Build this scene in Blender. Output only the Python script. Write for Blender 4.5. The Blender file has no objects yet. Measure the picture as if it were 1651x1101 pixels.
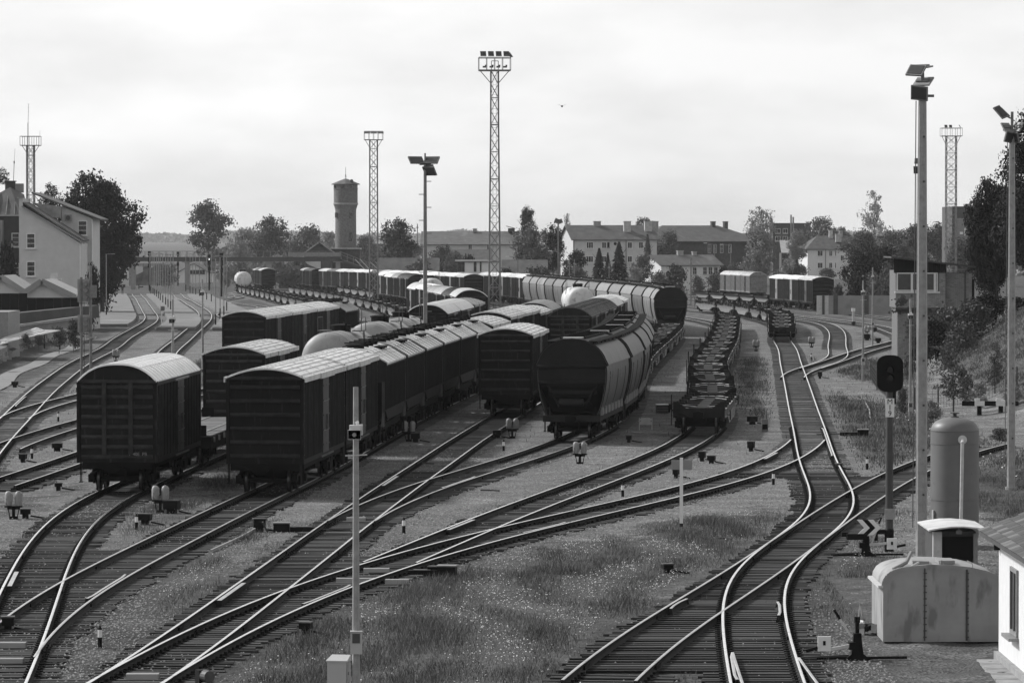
import bpy, math, random
import numpy as np
from mathutils import Vector, Matrix

R = random.Random(7)
SC = bpy.context.scene
COL = SC.collection

# ------------------------------------------------------------------ camera, sky, sun, exposure
FOC, CX, CY, HOR, EYE = 6800.0, 825.5, 550.5, 380.0, 9.82      # focal length and horizon in pixels of the 1651 px wide frame
PITCH = math.atan((CY - HOR) / FOC)
cam_d = bpy.data.cameras.new('camera')
cam_d.sensor_width = 36.0
cam_d.lens = 36.0 * FOC / 1651.0
cam_d.clip_start, cam_d.clip_end = 1.0, 20000.0
cam = bpy.data.objects.new('camera', cam_d)
COL.objects.link(cam)
cam.location = (0, 0, EYE)
cam.rotation_euler = (math.pi / 2 - PITCH, 0, 0)
SC.camera = cam

SUN_EL, SUN_AZ = math.radians(37), math.radians(-62)     # azimuth from the viewing direction, negative = to the left
W = bpy.data.worlds.new('World')
SC.world = W
W.use_nodes = True
nt = W.node_tree
nt.nodes.clear()
def wn(t, **k):
    n = nt.nodes.new(t)
    for a, b in k.items():
        setattr(n, a, b)
    return n
out = wn('ShaderNodeOutputWorld'); bg = wn('ShaderNodeBackground'); bg.inputs['Strength'].default_value = 0.1
sky = wn('ShaderNodeTexSky', sky_type='NISHITA', sun_disc=False, sun_elevation=SUN_EL, sun_rotation=SUN_AZ)
sky.altitude = 100; sky.dust_density = 2.0
bw = wn('ShaderNodeRGBToBW')
tc = wn('ShaderNodeTexCoord'); sep = wn('ShaderNodeSeparateXYZ')
nt.links.new(tc.outputs['Generated'], sep.inputs[0])
# a flat cloud deck: the direction is projected on a plane overhead, so clouds crowd together towards the horizon
zadd = wn('ShaderNodeMath', operation='MAXIMUM'); zadd.inputs[1].default_value = 0.0
zz = wn('ShaderNodeMath', operation='ADD'); zz.inputs[1].default_value = 0.30
nt.links.new(sep.outputs['Z'], zadd.inputs[0]); nt.links.new(zadd.outputs[0], zz.inputs[0])
dx = wn('ShaderNodeMath', operation='DIVIDE'); dy = wn('ShaderNodeMath', operation='DIVIDE')
nt.links.new(sep.outputs['X'], dx.inputs[0]); nt.links.new(zz.outputs[0], dx.inputs[1])
nt.links.new(sep.outputs['Y'], dy.inputs[0]); nt.links.new(zz.outputs[0], dy.inputs[1])
comb = wn('ShaderNodeCombineXYZ')
nt.links.new(dx.outputs[0], comb.inputs[0]); nt.links.new(dy.outputs[0], comb.inputs[1])
n1 = wn('ShaderNodeTexNoise'); n1.inputs['Scale'].default_value = 4.2; n1.inputs['Detail'].default_value = 9; n1.inputs['Roughness'].default_value = 0.55
nt.links.new(comb.outputs[0], n1.inputs['Vector'])
cr = wn('ShaderNodeMapRange'); cr.inputs['From Min'].default_value = 0.40; cr.inputs['From Max'].default_value = 0.66
cr.inputs['To Min'].default_value = 8.0; cr.inputs['To Max'].default_value = 6.4
nt.links.new(n1.outputs['Fac'], cr.inputs['Value'])
n2 = wn('ShaderNodeTexNoise'); n2.inputs['Scale'].default_value = 0.35; n2.inputs['Detail'].default_value = 4
nt.links.new(comb.outputs[0], n2.inputs['Vector'])
cov = wn('ShaderNodeMapRange'); cov.inputs['From Min'].default_value = 0.30; cov.inputs['From Max'].default_value = 0.55
cov.inputs['To Min'].default_value = 1.0; cov.inputs['To Max'].default_value = 0.55
nt.links.new(n2.outputs['Fac'], cov.inputs['Value'])
# the lower the line of sight, the more cloud and haze it meets
lowc = wn('ShaderNodeMapRange'); lowc.inputs['From Min'].default_value = 0.05; lowc.inputs['From Max'].default_value = 0.5
lowc.inputs['To Min'].default_value = 0.92; lowc.inputs['To Max'].default_value = 0.35
nt.links.new(zadd.outputs[0], lowc.inputs['Value'])
mx = wn('ShaderNodeMath', operation='MULTIPLY'); nt.links.new(cov.outputs[0], mx.inputs[0]); nt.links.new(lowc.outputs[0], mx.inputs[1])
mix = wn('ShaderNodeMix', data_type='FLOAT')
nt.links.new(sky.outputs['Color'], bw.inputs[0])
nt.links.new(mx.outputs[0], mix.inputs[0]); nt.links.new(bw.outputs[0], mix.inputs[2]); nt.links.new(cr.outputs[0], mix.inputs[3])
nt.links.new(mix.outputs[0], bg.inputs['Color'])
nt.links.new(bg.outputs[0], out.inputs['Surface'])

sun_d = bpy.data.lights.new('sun', 'SUN')
sun_d.energy = 2.4; sun_d.angle = math.radians(4.0); sun_d.color = (1, 1, 1)
sun = bpy.data.objects.new('sun', sun_d); COL.objects.link(sun)
to_sun = Vector((math.sin(SUN_AZ) * math.cos(SUN_EL), math.cos(SUN_AZ) * math.cos(SUN_EL), math.sin(SUN_EL)))
sun.rotation_euler = to_sun.to_track_quat('Z', 'Y').to_euler()
sun.location = (-60, 60, 80)

SC.view_settings.view_transform = 'Standard'
SC.view_settings.look = 'None'
SC.view_settings.exposure = 0.62
SC.view_settings.gamma = 1.0
SC.view_settings.use_curve_mapping = False
SC.render.engine = 'CYCLES'
SC.cycles.use_denoising = True
SC.cycles.denoising_prefilter = 'ACCURATE'
SC.cycles.max_bounces = 6
SC.cycles.diffuse_bounces = 3
SC.cycles.volume_bounces = 1
SC.cycles.transparent_max_bounces = 8

# ------------------------------------------------------------------ measuring the ground
def drop(Y):
    Y = np.minimum(np.asarray(Y, float), 1150.0)
    return 2.0 * (np.maximum(0.0, Y - 150.0) / 750.0) ** 2
def sstep(a, b, x):
    t = np.clip((np.asarray(x, float) - a) / (b - a), 0, 1)
    return t * t * (3 - 2 * t)
def bank(X, Y):
    """the grassed bank on the right of the yard and the low one on the left"""
    X = np.asarray(X, float); Y = np.asarray(Y, float)
    toe = np.interp(Y, [150, 205, 250, 300, 335, 352, 400, 450, 520], [27, 25.5, 26, 28, 31.0, 38.5, 45, 49, 52])
    h = 7.5 * sstep(0, 17, X - toe) * sstep(150, 235, Y) * (1 - 0.75 * sstep(420, 560, Y))
    lt = np.interp(Y, [220, 300, 420], [-35.5, -37.6, -43.5])
    hl = 1.3 * sstep(0, 4.5, lt - X) * sstep(180, 240, Y) * (1 - sstep(400, 470, Y))
    return h + hl
def gz(X, Y):
    return float(bank(X, Y) - drop(Y))
def ray(px, py):
    x = (px - CX) / FOC; y = -(py - CY) / FOC
    c, s = math.cos(PITCH), math.sin(PITCH)
    return x, c + y * s, -s + y * c
def G(px, py, z=0.0):
    """the point z above the (sinking) yard floor seen at this pixel"""
    x, dy_, dz_ = ray(px, py)
    zz_ = z
    for _ in range(30):
        t = (EYE - zz_) / max(-dz_, 1e-6)
        zz_ = z - float(drop(t * dy_))
    return x * t, dy_ * t
def P(px, py, Y):
    x, dy_, dz_ = ray(px, py)
    t = Y / dy_
    return x * t, EYE + dz_ * t
def XatP(px, Y):
    return (px - CX) / FOC * Y
def SZ(Y):
    return FOC / Y

# ------------------------------------------------------------------ materials (all grey: the photograph is black and white)
MATS = {}
def mat(name, v, rough=0.7, var=0.25, scale=3.0, metal=0.0, bump=0.0, objvar=0.0, detail=4, streak=None, spec=0.5, dark=None, stretch=None):
    if name in MATS:
        return MATS[name]
    m = bpy.data.materials.new(name); m.use_nodes = True
    t = m.node_tree; N = t.nodes; L = t.links
    b = N['Principled BSDF']
    b.inputs['Roughness'].default_value = rough; b.inputs['Metallic'].default_value = metal
    b.inputs['Specular IOR Level'].default_value = spec
    tc = N.new('ShaderNodeTexCoord')
    vec = tc.outputs['Object']
    if stretch:
        mp = N.new('ShaderNodeMapping'); mp.inputs['Scale'].default_value = stretch
        L.new(vec, mp.inputs[0]); vec = mp.outputs[0]
    no = N.new('ShaderNodeTexNoise'); no.inputs['Scale'].default_value = scale; no.inputs['Detail'].default_value = detail
    no.inputs['Roughness'].default_value = 0.62
    L.new(vec, no.inputs['Vector'])
    mr = N.new('ShaderNodeMapRange'); mr.inputs['From Min'].default_value = 0.3; mr.inputs['From Max'].default_value = 0.7
    mr.inputs['To Min'].default_value = v * (1 - var); mr.inputs['To Max'].default_value = v * (1 + var)
    L.new(no.outputs['Fac'], mr.inputs['Value'])
    col = mr.outputs[0]
    if dark:                                   # rust and dirt patches with a shape of their own: (value, threshold, scale)
        n3 = N.new('ShaderNodeTexNoise'); n3.inputs['Scale'].default_value = dark[2]; n3.inputs['Detail'].default_value = 6
        if streak:
            mp2 = N.new('ShaderNodeMapping'); mp2.inputs['Scale'].default_value = streak
            L.new(tc.outputs['Object'], mp2.inputs[0]); L.new(mp2.outputs[0], n3.inputs['Vector'])
        else:
            L.new(tc.outputs['Object'], n3.inputs['Vector'])
        m3 = N.new('ShaderNodeMapRange'); m3.inputs['From Min'].default_value = dark[1]; m3.inputs['From Max'].default_value = dark[1] + 0.1
        L.new(n3.outputs['Fac'], m3.inputs['Value'])
        mm = N.new('ShaderNodeMix'); mm.data_type = 'FLOAT'; mm.inputs[3].default_value = dark[0]
        L.new(m3.outputs[0], mm.inputs[0]); L.new(col, mm.inputs[2]); col = mm.outputs[0]
    if objvar:
        oi = N.new('ShaderNodeObjectInfo'); m2 = N.new('ShaderNodeMapRange')
        m2.inputs['To Min'].default_value = 1 - objvar; m2.inputs['To Max'].default_value = 1 + objvar
        L.new(oi.outputs['Random'], m2.inputs['Value'])
        ml = N.new('ShaderNodeMath'); ml.operation = 'MULTIPLY'
        L.new(col, ml.inputs[0]); L.new(m2.outputs[0], ml.inputs[1]); col = ml.outputs[0]
    L.new(col, b.inputs['Base Color'])
    if bump:
        bp = N.new('ShaderNodeBump'); bp.inputs['Strength'].default_value = bump; bp.inputs['Distance'].default_value = 0.03
        L.new(no.outputs['Fac'], bp.inputs['Height']); L.new(bp.outputs[0], b.inputs['Normal'])
    MATS[name] = m
    return m

M = dict(
    rail_top=mat('rail_top', 0.92, 0.24, 0.12, 2.0, metal=1.0),
    rail_top_dull=mat('rail_top_dull', 0.58, 0.36, 0.2, 2.0, metal=1.0),
    rail_side=mat('rail_side', 0.022, 0.85, 0.35, 4.0, spec=0.2),
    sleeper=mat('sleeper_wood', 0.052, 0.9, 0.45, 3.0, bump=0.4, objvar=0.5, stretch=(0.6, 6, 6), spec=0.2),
    chair=mat('rail_chair', 0.012, 0.85, 0.3, 5.0, spec=0.15),
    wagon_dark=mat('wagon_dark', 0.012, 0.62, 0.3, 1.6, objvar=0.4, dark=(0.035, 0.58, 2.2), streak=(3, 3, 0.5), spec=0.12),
    wagon_rib=mat('wagon_rib_skylit', 0.036, 0.8, 0.4, 2.5, objvar=0.3, spec=0.12),  # paler than the walls: sky light on the ribs put into the colour
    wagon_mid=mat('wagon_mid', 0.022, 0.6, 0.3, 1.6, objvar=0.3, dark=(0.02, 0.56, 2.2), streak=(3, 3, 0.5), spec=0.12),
    wagon_edge=mat('wagon_edge', 0.06, 0.55, 0.5, 4.0, dark=(0.02, 0.5, 3.0), spec=0.4),
    wagon_door=mat('wagon_door', 0.045, 0.6, 0.35, 2.0, objvar=0.3, dark=(0.03, 0.55, 2.0), streak=(3, 3, 0.6), spec=0.35),
    wagon_pale=mat('wagon_pale', 0.20, 0.6, 0.3, 2.0, objvar=0.3, dark=(0.06, 0.6, 2.0), streak=(3, 3, 0.5)),
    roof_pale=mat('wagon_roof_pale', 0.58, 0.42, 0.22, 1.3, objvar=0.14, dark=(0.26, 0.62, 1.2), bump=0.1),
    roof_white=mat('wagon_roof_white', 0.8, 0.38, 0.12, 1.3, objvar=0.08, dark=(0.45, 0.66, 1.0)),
    roof_mid=mat('wagon_roof_mid', 0.25, 0.5, 0.3, 1.3, objvar=0.2, dark=(0.10, 0.6, 1.5)),
    roof_dark=mat('wagon_roof_dark', 0.075, 0.5, 0.5, 1.0, objvar=0.3, dark=(0.13, 0.62, 1.0)),
    under=mat('underframe', 0.006, 0.8, 0.4, 3.0, spec=0.12),
    wheel=mat('wheel_tread', 0.1, 0.35, 0.3, 3.0, metal=1.0),
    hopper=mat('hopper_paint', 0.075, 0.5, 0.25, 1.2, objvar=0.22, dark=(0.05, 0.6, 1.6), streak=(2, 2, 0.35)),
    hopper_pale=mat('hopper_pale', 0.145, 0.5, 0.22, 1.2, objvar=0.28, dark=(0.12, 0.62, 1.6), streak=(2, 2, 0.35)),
    hopper_end_shade=mat('hopper_end_shade', 0.016, 0.6, 0.2, 1.5, spec=0.12),  # darker than the sides: shade between coupled wagons put into the colour
    tank=mat('tank_paint', 0.30, 0.5, 0.2, 1.2, objvar=0.1, dark=(0.12, 0.62, 1.4), streak=(1.5, 1.5, 0.35)),
    tank_white=mat('tank_white', 0.60, 0.5, 0.15, 1.5, objvar=0.06, dark=(0.28, 0.64, 1.2)),
    flat=mat('flat_frame', 0.018, 0.7, 0.4, 2.0, objvar=0.2, spec=0.15),
    flat_pale=mat('flat_pale_glint', 0.34, 0.5, 0.4, 2.5, dark=(0.12, 0.55, 2.5)),  # pale fittings; on container flats the sun's glint put into the colour
    flat_side=mat('flat_side_plate', 0.19, 0.6, 0.35, 2.0, objvar=0.2, dark=(0.08, 0.56, 2.0)),
    plank=mat('wagon_plank', 0.17, 0.85, 0.4, 2.0, stretch=(0.6, 7, 7)),
    galv=mat('galvanised', 0.265, 0.5, 0.2, 5.0, dark=(0.22, 0.6, 6.0)),
    galv_dark=mat('galvanised_dark', 0.16, 0.5, 0.25, 5.0),
    lamp_body=mat('lamp_body', 0.1, 0.5, 0.2, 3.0),
    lamp_glass=mat('lamp_glass', 0.05, 0.12, 0.1, 2.0),
    steel_dark=mat('steel_dark', 0.055, 0.6, 0.3, 4.0),
    mast=mat('mast_steel', 0.17, 0.55, 0.25, 4.0),
    black=mat('black_paint', 0.005, 0.6, 0.2, 3.0, spec=0.15),
    white=mat('white_paint', 0.74, 0.5, 0.06, 4.0),
    offwhite=mat('offwhite_paint', 0.50, 0.55, 0.15, 4.0, dark=(0.25, 0.66, 3.0)),
    grey=mat('grey_paint', 0.22, 0.55, 0.15, 3.0),
    paving=mat('platform_paving', 0.15, 0.9, 0.3, 0.25, dark=(0.26, 0.6, 0.1)),
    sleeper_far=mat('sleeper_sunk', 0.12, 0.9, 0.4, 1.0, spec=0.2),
    signal=mat('signal_paint', 0.045, 0.5, 0.2, 4.0),
    concrete=mat('concrete', 0.26, 0.85, 0.2, 3.0, bump=0.2, dark=(0.14, 0.6, 1.0)),
    cabinet=mat('cabinet_paint', 0.42, 0.45, 0.04, 2.0),
    vessel=mat('vessel_paint', 0.125, 0.48, 0.12, 1.5, dark=(0.07, 0.66, 1.4)),
    rusty=mat('rusty_sheet', 0.29, 0.55, 0.18, 0.9, bump=0.15, dark=(0.17, 0.54, 1.7), streak=(1.6, 1.6, 0.55)),
    wallwhite=mat('white_render', 0.66, 0.8, 0.06, 3.0),
    wallpale=mat('pale_render', 0.54, 0.85, 0.07, 1.2, dark=(0.36, 0.66, 0.6)),
    wallgrey=mat('grey_render', 0.26, 0.85, 0.12, 0.8, dark=(0.20, 0.62, 0.4)),
    walldark=mat('dark_render', 0.075, 0.85, 0.2, 1.0),
    brick=mat('tower_brick', 0.14, 0.9, 0.35, 2.6, detail=6),
    brick_dark=mat('dark_brick', 0.060, 0.9, 0.3, 1.5),
    brick_pale=mat('pale_brick', 0.36, 0.85, 0.25, 1.5, objvar=0.22),
    mortar=mat('mortar', 0.14, 0.9, 0.2, 5.0),
    roof_sheet=mat('roof_sheet', 0.085, 0.7, 0.3, 0.7, dark=(0.14, 0.6, 0.4), streak=(1, 0.4, 1)),
    roof_tile=mat('roof_tile', 0.075, 0.85, 0.35, 1.2),
    roof_metal=mat('roof_metal', 0.32, 0.5, 0.15, 1.0, dark=(0.18, 0.62, 0.8)),
    glass=mat('window_glass', 0.014, 0.12, 0.3, 0.7),
    glass_pale=mat('window_glass_pale', 0.07, 0.10, 0.8, 0.35),
    wood_dark=mat('dark_boards', 0.010, 0.8, 0.2, 2.0, spec=0.12),
    bark=mat('bark', 0.045, 0.95, 0.4, 4.0),
    leaf=mat('leaf', 0.125, 0.75, 0.7, 0.35, objvar=0.3, spec=0.25),
    leaf_pale=mat('leaf_pale', 0.30, 0.75, 0.65, 0.35, objvar=0.2, spec=0.25),
    leaf_dark=mat('leaf_dark', 0.028, 0.75, 0.5, 0.35, objvar=0.25, spec=0.25),
    needle=mat('needle', 0.032, 0.8, 0.5, 0.5, objvar=0.2, spec=0.2),
    blade=mat('grass_blade', 0.085, 0.8, 0.5, 0.25, spec=0.2),
    blade_dry=mat('grass_dry', 0.20, 0.8, 0.4, 0.5, spec=0.2),
    flower=mat('flower', 0.62, 0.8, 0.2, 2.0),
    stone=mat('ballast_stone', 0.19, 0.9, 0.6, 9.0, detail=1),
    skin=mat('skin', 0.3, 0.6, 0.05), cloth_dark=mat('cloth_dark', 0.03, 0.9, 0.2), cloth_pale=mat('cloth_pale', 0.5, 0.9, 0.1),
    carpaint=mat('car_paint', 0.55, 0.25, 0.05),
)

# ------------------------------------------------------------------ mesh building
class MB:
    def __init__(s):
        s.v = []; s.f = []; s.m = []; s.mats = []
    def mi(s, m):
        if m not in s.mats:
            s.mats.append(m)
        return s.mats.index(m)
    def add(s, vs, fs, m):
        o = len(s.v); k = s.mi(m)
        s.v += [tuple(p) for p in vs]
        s.f += [tuple(i + o for i in q) for q in fs]
        s.m += [k] * len(fs)
    def box(s, c, d, m, rz=0.0, rx=0.0, ry=0.0):
        hx, hy, hz = d[0] / 2, d[1] / 2, d[2] / 2
        vs = [(x, y, z) for x in (-hx, hx) for y in (-hy, hy) for z in (-hz, hz)]
        if rz or rx or ry:
            Q = Matrix.Rotation(rz, 3, 'Z') @ Matrix.Rotation(ry, 3, 'Y') @ Matrix.Rotation(rx, 3, 'X')
            vs = [tuple(Q @ Vector(p)) for p in vs]
        vs = [(p[0] + c[0], p[1] + c[1], p[2] + c[2]) for p in vs]
        s.add(vs, [(0, 1, 3, 2), (4, 6, 7, 5), (0, 4, 5, 1), (2, 3, 7, 6), (0, 2, 6, 4), (1, 5, 7, 3)], m)
    def b2(s, lo, hi, m):
        s.box([(a + b) / 2 for a, b in zip(lo, hi)], [b - a for a, b in zip(lo, hi)], m)
    def bar(s, p, q, w, m, h=None, up=(0, 0, 1)):
        p = Vector(p); q = Vector(q); d = q - p
        if d.length < 1e-6:
            return
        d.normalize(); u = Vector(up)
        if abs(d.dot(u)) > 0.98:
            u = Vector((0, 1, 0)) if abs(d.y) < 0.9 else Vector((1, 0, 0))
        a = d.cross(u).normalized(); b = a.cross(d).normalized()
        h = w if h is None else h
        vs = []
        for c in (p, q):
            for i, j in ((-1, -1), (1, -1), (1, 1), (-1, 1)):
                vs.append(c + a * (i * w / 2) + b * (j * h / 2))
        s.add(vs, [(0, 1, 2, 3), (7, 6, 5, 4), (0, 4, 5, 1), (1, 5, 6, 2), (2, 6, 7, 3), (3, 7, 4, 0)], m)
    def tube(s, p, q, r, m, n=8, r2=None, caps=True):
        p = Vector(p); q = Vector(q); d = (q - p).normalized()
        u = Vector((0, 0, 1)) if abs(d.z) < 0.9 else Vector((1, 0, 0))
        a = d.cross(u).normalized(); b = a.cross(d)
        r2 = r if r2 is None else r2
        vs = []
        for c, rr in ((p, r), (q, r2)):
            for i in range(n):
                t = 2 * math.pi * i / n
                vs.append(c + a * (rr * math.cos(t)) + b * (rr * math.sin(t)))
        fs = [(i, (i + 1) % n, n + (i + 1) % n, n + i) for i in range(n)]
        if caps:
            fs += [tuple(range(n - 1, -1, -1)), tuple(range(n, 2 * n))]
        s.add(vs, fs, m)
    def path(s, pts, r, m, n=6):
        for a, b in zip(pts[:-1], pts[1:]):
            s.tube(a, b, r, m, n)
    def lathe(s, prof, m, n=16, c=(0, 0, 0), axis='z'):
        """prof: (radius, height) from the bottom up"""
        vs = []; fs = []
        for r_, h_ in prof:
            for i in range(n):
                t = 2 * math.pi * i / n
                x, y = r_ * math.cos(t), r_ * math.sin(t)
                if axis == 'z': vs.append((c[0] + x, c[1] + y, c[2] + h_))
                elif axis == 'y': vs.append((c[0] + x, c[1] + h_, c[2] - y))
                else: vs.append((c[0] + h_, c[1] + x, c[2] + y))
        k = len(prof)
        for j in range(k - 1):
            for i in range(n):
                fs.append((j * n + i, j * n + (i + 1) % n, (j + 1) * n + (i + 1) % n, (j + 1) * n + i))
        fs.append(tuple(range(n - 1, -1, -1))); fs.append(tuple(range((k - 1) * n, k * n)))
        s.add(vs, fs, m)
    def prism(s, poly, a, b, m, axis='y'):
        """poly: closed outline in the two other axes, pushed from a to b along axis"""
        def pt(p, t):
            if axis == 'y': return (p[0], t, p[1])
            if axis == 'x': return (t, p[0], p[1])
            return (p[0], p[1], t)
        n = len(poly)
        vs = [pt(p, a) for p in poly] + [pt(p, b) for p in poly]
        fs = [(i, (i + 1) % n, n + (i + 1) % n, n + i) for i in range(n)]
        fs += [tuple(range(n - 1, -1, -1)), tuple(range(n, 2 * n))]
        s.add(vs, fs, m)
    def quad(s, a, b, c, d, m):
        s.add([a, b, c, d], [(0, 1, 2, 3)], m)
    def mesh(s, name, smooth=False):
        me = bpy.data.meshes.new(name)
        me.from_pydata([tuple(p) for p in s.v], [], s.f)
        for m in s.mats:
            me.materials.append(m)
        me.polygons.foreach_set('material_index', s.m)
        if smooth:
            me.polygons.foreach_set('use_smooth', [True] * len(s.f))
            try:
                me.set_sharp_from_angle(angle=math.radians(smooth if smooth is not True else 35))
            except Exception:
                pass
        me.update()
        import bmesh as _b
        bm = _b.new(); bm.from_mesh(me); _b.ops.recalc_face_normals(bm, faces=bm.faces); bm.to_mesh(me); bm.free()
        return me

def link(name, data, parent=None, loc=None, rz=None):
    o = bpy.data.objects.new(name, data); COL.objects.link(o)
    if parent is not None: o.parent = parent
    if loc is not None: o.location = loc
    if rz is not None: o.rotation_euler = (0, 0, rz)
    return o
def tag(o, label, cat, group=None):
    o['label'] = label; o['category'] = cat
    if group: o['group'] = group
    return o
def thing(name, label, cat, loc=(0, 0, 0), rz=0.0, group=None):
    return tag(link(name, None, None, loc, rz), label, cat, group)
def structure(name, mesh, loc=(0, 0, 0)):
    o = link(name, mesh, None, loc); o['kind'] = 'structure'; return o
def stuff(name, mesh, parent=None):
    o = link(name, mesh, parent); o['kind'] = 'stuff'; return o
def part(root, name, mb, loc=None, rz=None, smooth=False):
    me = mb if isinstance(mb, bpy.types.Mesh) else mb.mesh(name, smooth)
    return link(name, me, root, loc, rz)
def fastmesh(name, V, F, mats, MI=None, smooth=False):
    """V (n,3), F (m,k) numpy arrays"""
    me = bpy.data.meshes.new(name)
    V = np.asarray(V, np.float32); F = np.asarray(F, np.int32)
    k = F.shape[1]
    me.vertices.add(len(V)); me.vertices.foreach_set('co', V.ravel())
    me.loops.add(F.size); me.loops.foreach_set('vertex_index', F.ravel())
    me.polygons.add(len(F))
    me.polygons.foreach_set('loop_start', np.arange(0, F.size, k, dtype=np.int32))
    for m in mats: me.materials.append(m)
    if MI is not None: me.polygons.foreach_set('material_index', np.asarray(MI, np.int32))
    if smooth: me.polygons.foreach_set('use_smooth', np.ones(len(F), bool))
    me.update(calc_edges=True); me.validate()
    return me
ORD = ['first', 'second', 'third', 'fourth', 'fifth', 'sixth', 'seventh', 'eighth', 'ninth', 'tenth', 'eleventh', 'twelfth', 'thirteenth', 'fourteenth', 'fifteenth',
       'sixteenth', 'seventeenth', 'eighteenth', 'nineteenth', 'twentieth']
# ------------------------------------------------------------------ where the tracks run
GA = 0.795                      # half the distance between rail-head centres
RAILZ = 0.20
def fit_track(L=(), Rr=(), Wp=(), y0=None, y1=None, sig=0.035, lam_d=0.0022, C=()):
    """centre line x(y) of a track from points seen on its rails and points known on the ground"""
    obs = []
    for pts, sd in ((L, -1), (Rr, 1), (C, 0)):
        for p in pts:
            x, y = G(p[0], p[1], RAILZ)
            obs.append((y, x, sd, (y / 6800.0) * 1.3 + sig))
    for x, y in Wp:
        obs.append((y, x, 0, 0.11))
    ys = [o[0] for o in obs]
    y0 = min(ys) if y0 is None else y0; y1 = max(ys) if y1 is None else y1
    h = 2.0
    n = int((y1 - y0) / h) + 2
    X = np.zeros(n)
    D = np.zeros((n - 3, n))
    for i in range(n - 3):
        D[i, i:i + 4] = (-1, 3, -3, 1)
    D2 = np.zeros((n - 2, n))
    for i in range(n - 2):
        D2[i, i:i + 3] = (1, -2, 1)
    K = D.T @ D / lam_d ** 2 + D2.T @ D2 / 0.03 ** 2
    sl = np.zeros(len(obs))
    for _ in range(4):
        A = K.copy(); b = np.zeros(n)
        for j, (y, x, sd, sg) in enumerate(obs):
            t = (y - y0) / h; i = int(min(max(math.floor(t), 0), n - 2)); fr = t - i
            xo = x - sd * GA * math.sqrt(1 + sl[j] ** 2)
            w = 1.0 / sg ** 2
            A[i, i] += w * (1 - fr) ** 2; A[i, i + 1] += w * fr * (1 - fr); A[i + 1, i] += w * fr * (1 - fr); A[i + 1, i + 1] += w * fr * fr
            b[i] += w * (1 - fr) * xo; b[i + 1] += w * fr * xo
        X = np.linalg.solve(A, b)
        g = np.gradient(X, h)
        sl = np.array([np.interp(o[0], y0 + h * np.arange(n), g) for o in obs])
    return y0 + h * np.arange(n), X

TR = {}
def deft(name, **k):
    TR[name] = fit_track(**k)
def tx(name, y):
    Y, X = TR[name]
    y = np.asarray(y, float)
    r = np.interp(y, Y, X)
    s0 = (X[1] - X[0]) / (Y[1] - Y[0]); s1 = (X[-1] - X[-2]) / (Y[-1] - Y[-2])
    r = np.where(y < Y[0], X[0] + (y - Y[0]) * s0, r)
    return np.where(y > Y[-1], X[-1] + (y - Y[-1]) * s1, r)
def tslope(name, y):
    return (tx(name, np.asarray(y) + 1.0) - tx(name, np.asarray(y) - 1.0)) / 2.0
def tang(name, y):
    """rotation about z that turns local +y along the track at y"""
    return -math.atan(float(tslope(name, y)))

deft('A', L=[(0,954.4),(23,912),(43.6,879),(72.7,845),(99,823.6),(125,807.6),(160,788.7)],
     Rr=[(42,1098),(70,1033),(87,983.5),(102,940),(116,902),(137,866),(163,836.7),(186,817.8),(209,800)],
     Wp=[(-14.45,159),(-13.75,172.5),(-13.2,198),(-12.0,212),(-10.45,235),(-8.4,252),(-7.2,267),(-6.2,300),(-4.9,320),(-3.8,342),(-3.3,366),(-3.75,392),(-5.2,415),(-8.3,455),(-11.0,485),(-14.6,530),(-20.4,597),(-29.2,688),(-41.8,806),(-53.4,915)], y0=86, y1=965)
deft('B', L=[(46.5,969),(96,938.4),(131,918),(163,903.5),(203.5,886),(262,855.6),(330,823.6),(358,809),(393,793)],
     Rr=[(55,1066),(87,1018),(125,982),(163,957),(221,925),(275,895),(330,864),(413,820.7),(451,803),(498,780)],
     Wp=[(-9.0,157.5),(-7.1,192),(-3.55,250),(-0.6,290),(2.5,337),(3.9,372),(4.0,410),(2.2,460),(-3.8,530),(-12.0,600),(-15.2,640),(-19.4,682),(-28.2,765),(-40.5,882),(-45.5,930)], y0=92, y1=960)
deft('C', L=[(145,1098),(203.5,1066),(262,1027),(343.6,966),(390,938),(463,886),(515,848),(570,812),(612.5,781.5),(672.7,747.6),(716,714),(760,689.4),(798,666)],
     Rr=[(300,1072),(367,1025.7),(422,980.6),(454,954.4),(486,934),(521,905),(570,861.4),(630,819),(690,771),(731,743),(774,712.7),(815,686.5),(844,666)],
     Wp=[(0.6,240),(4.0,292),(6.8,335),(8.2,358),(9.4,400),(8.9,440),(7.3,475),(3.4,530),(-1.3,590),(-5.8,640),(-14.5,710),(-24.0,780),(-38.0,870)], y0=88, y1=890)
deft('D', L=[(600,804),(643.6,787),(690,773),(748,756),(798,742),(847,727),(891,708)],
     Rr=[(600,843.5),(658,813),(716,788),(774,769),(833,749),(891,730),(952,708),(987,689),(1016,665)],
     Wp=[(7.5,272),(11.4,340),(15.2,405),(16.0,428),(15.5,450),(14.4,470),(11.8,506),(7.0,565),(1.6,640),(-4.4,697),(-14,778)], y0=140, y1=790)
deft('E', L=[(145,1098),(232.6,1054.7),(300,1018),(358,991),(407.6,970),(457,951.5),(503.5,937),(547,919.5),(591,906.5),(664,884),(731,866.7),(780,856.5),(847,840.6),(930,823),(987,807),(1097.6,782.4),(1161.6,763.5),(1208,749),(1229,737),(1258,721),(1277,707)],
     Rr=[(262,1098),(330,1059),(387,1028.5),(445,996.6),(503.5,969),(570,944),(630,925),(687,907.5),(745,887),(803.5,872.5),(861.6,855),(930,840.6),(987,824.6),(1100.6,800),(1161.6,784),(1230,765),(1287,740),(1316,723),(1331,708)], y0=88, y1=206)
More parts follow.
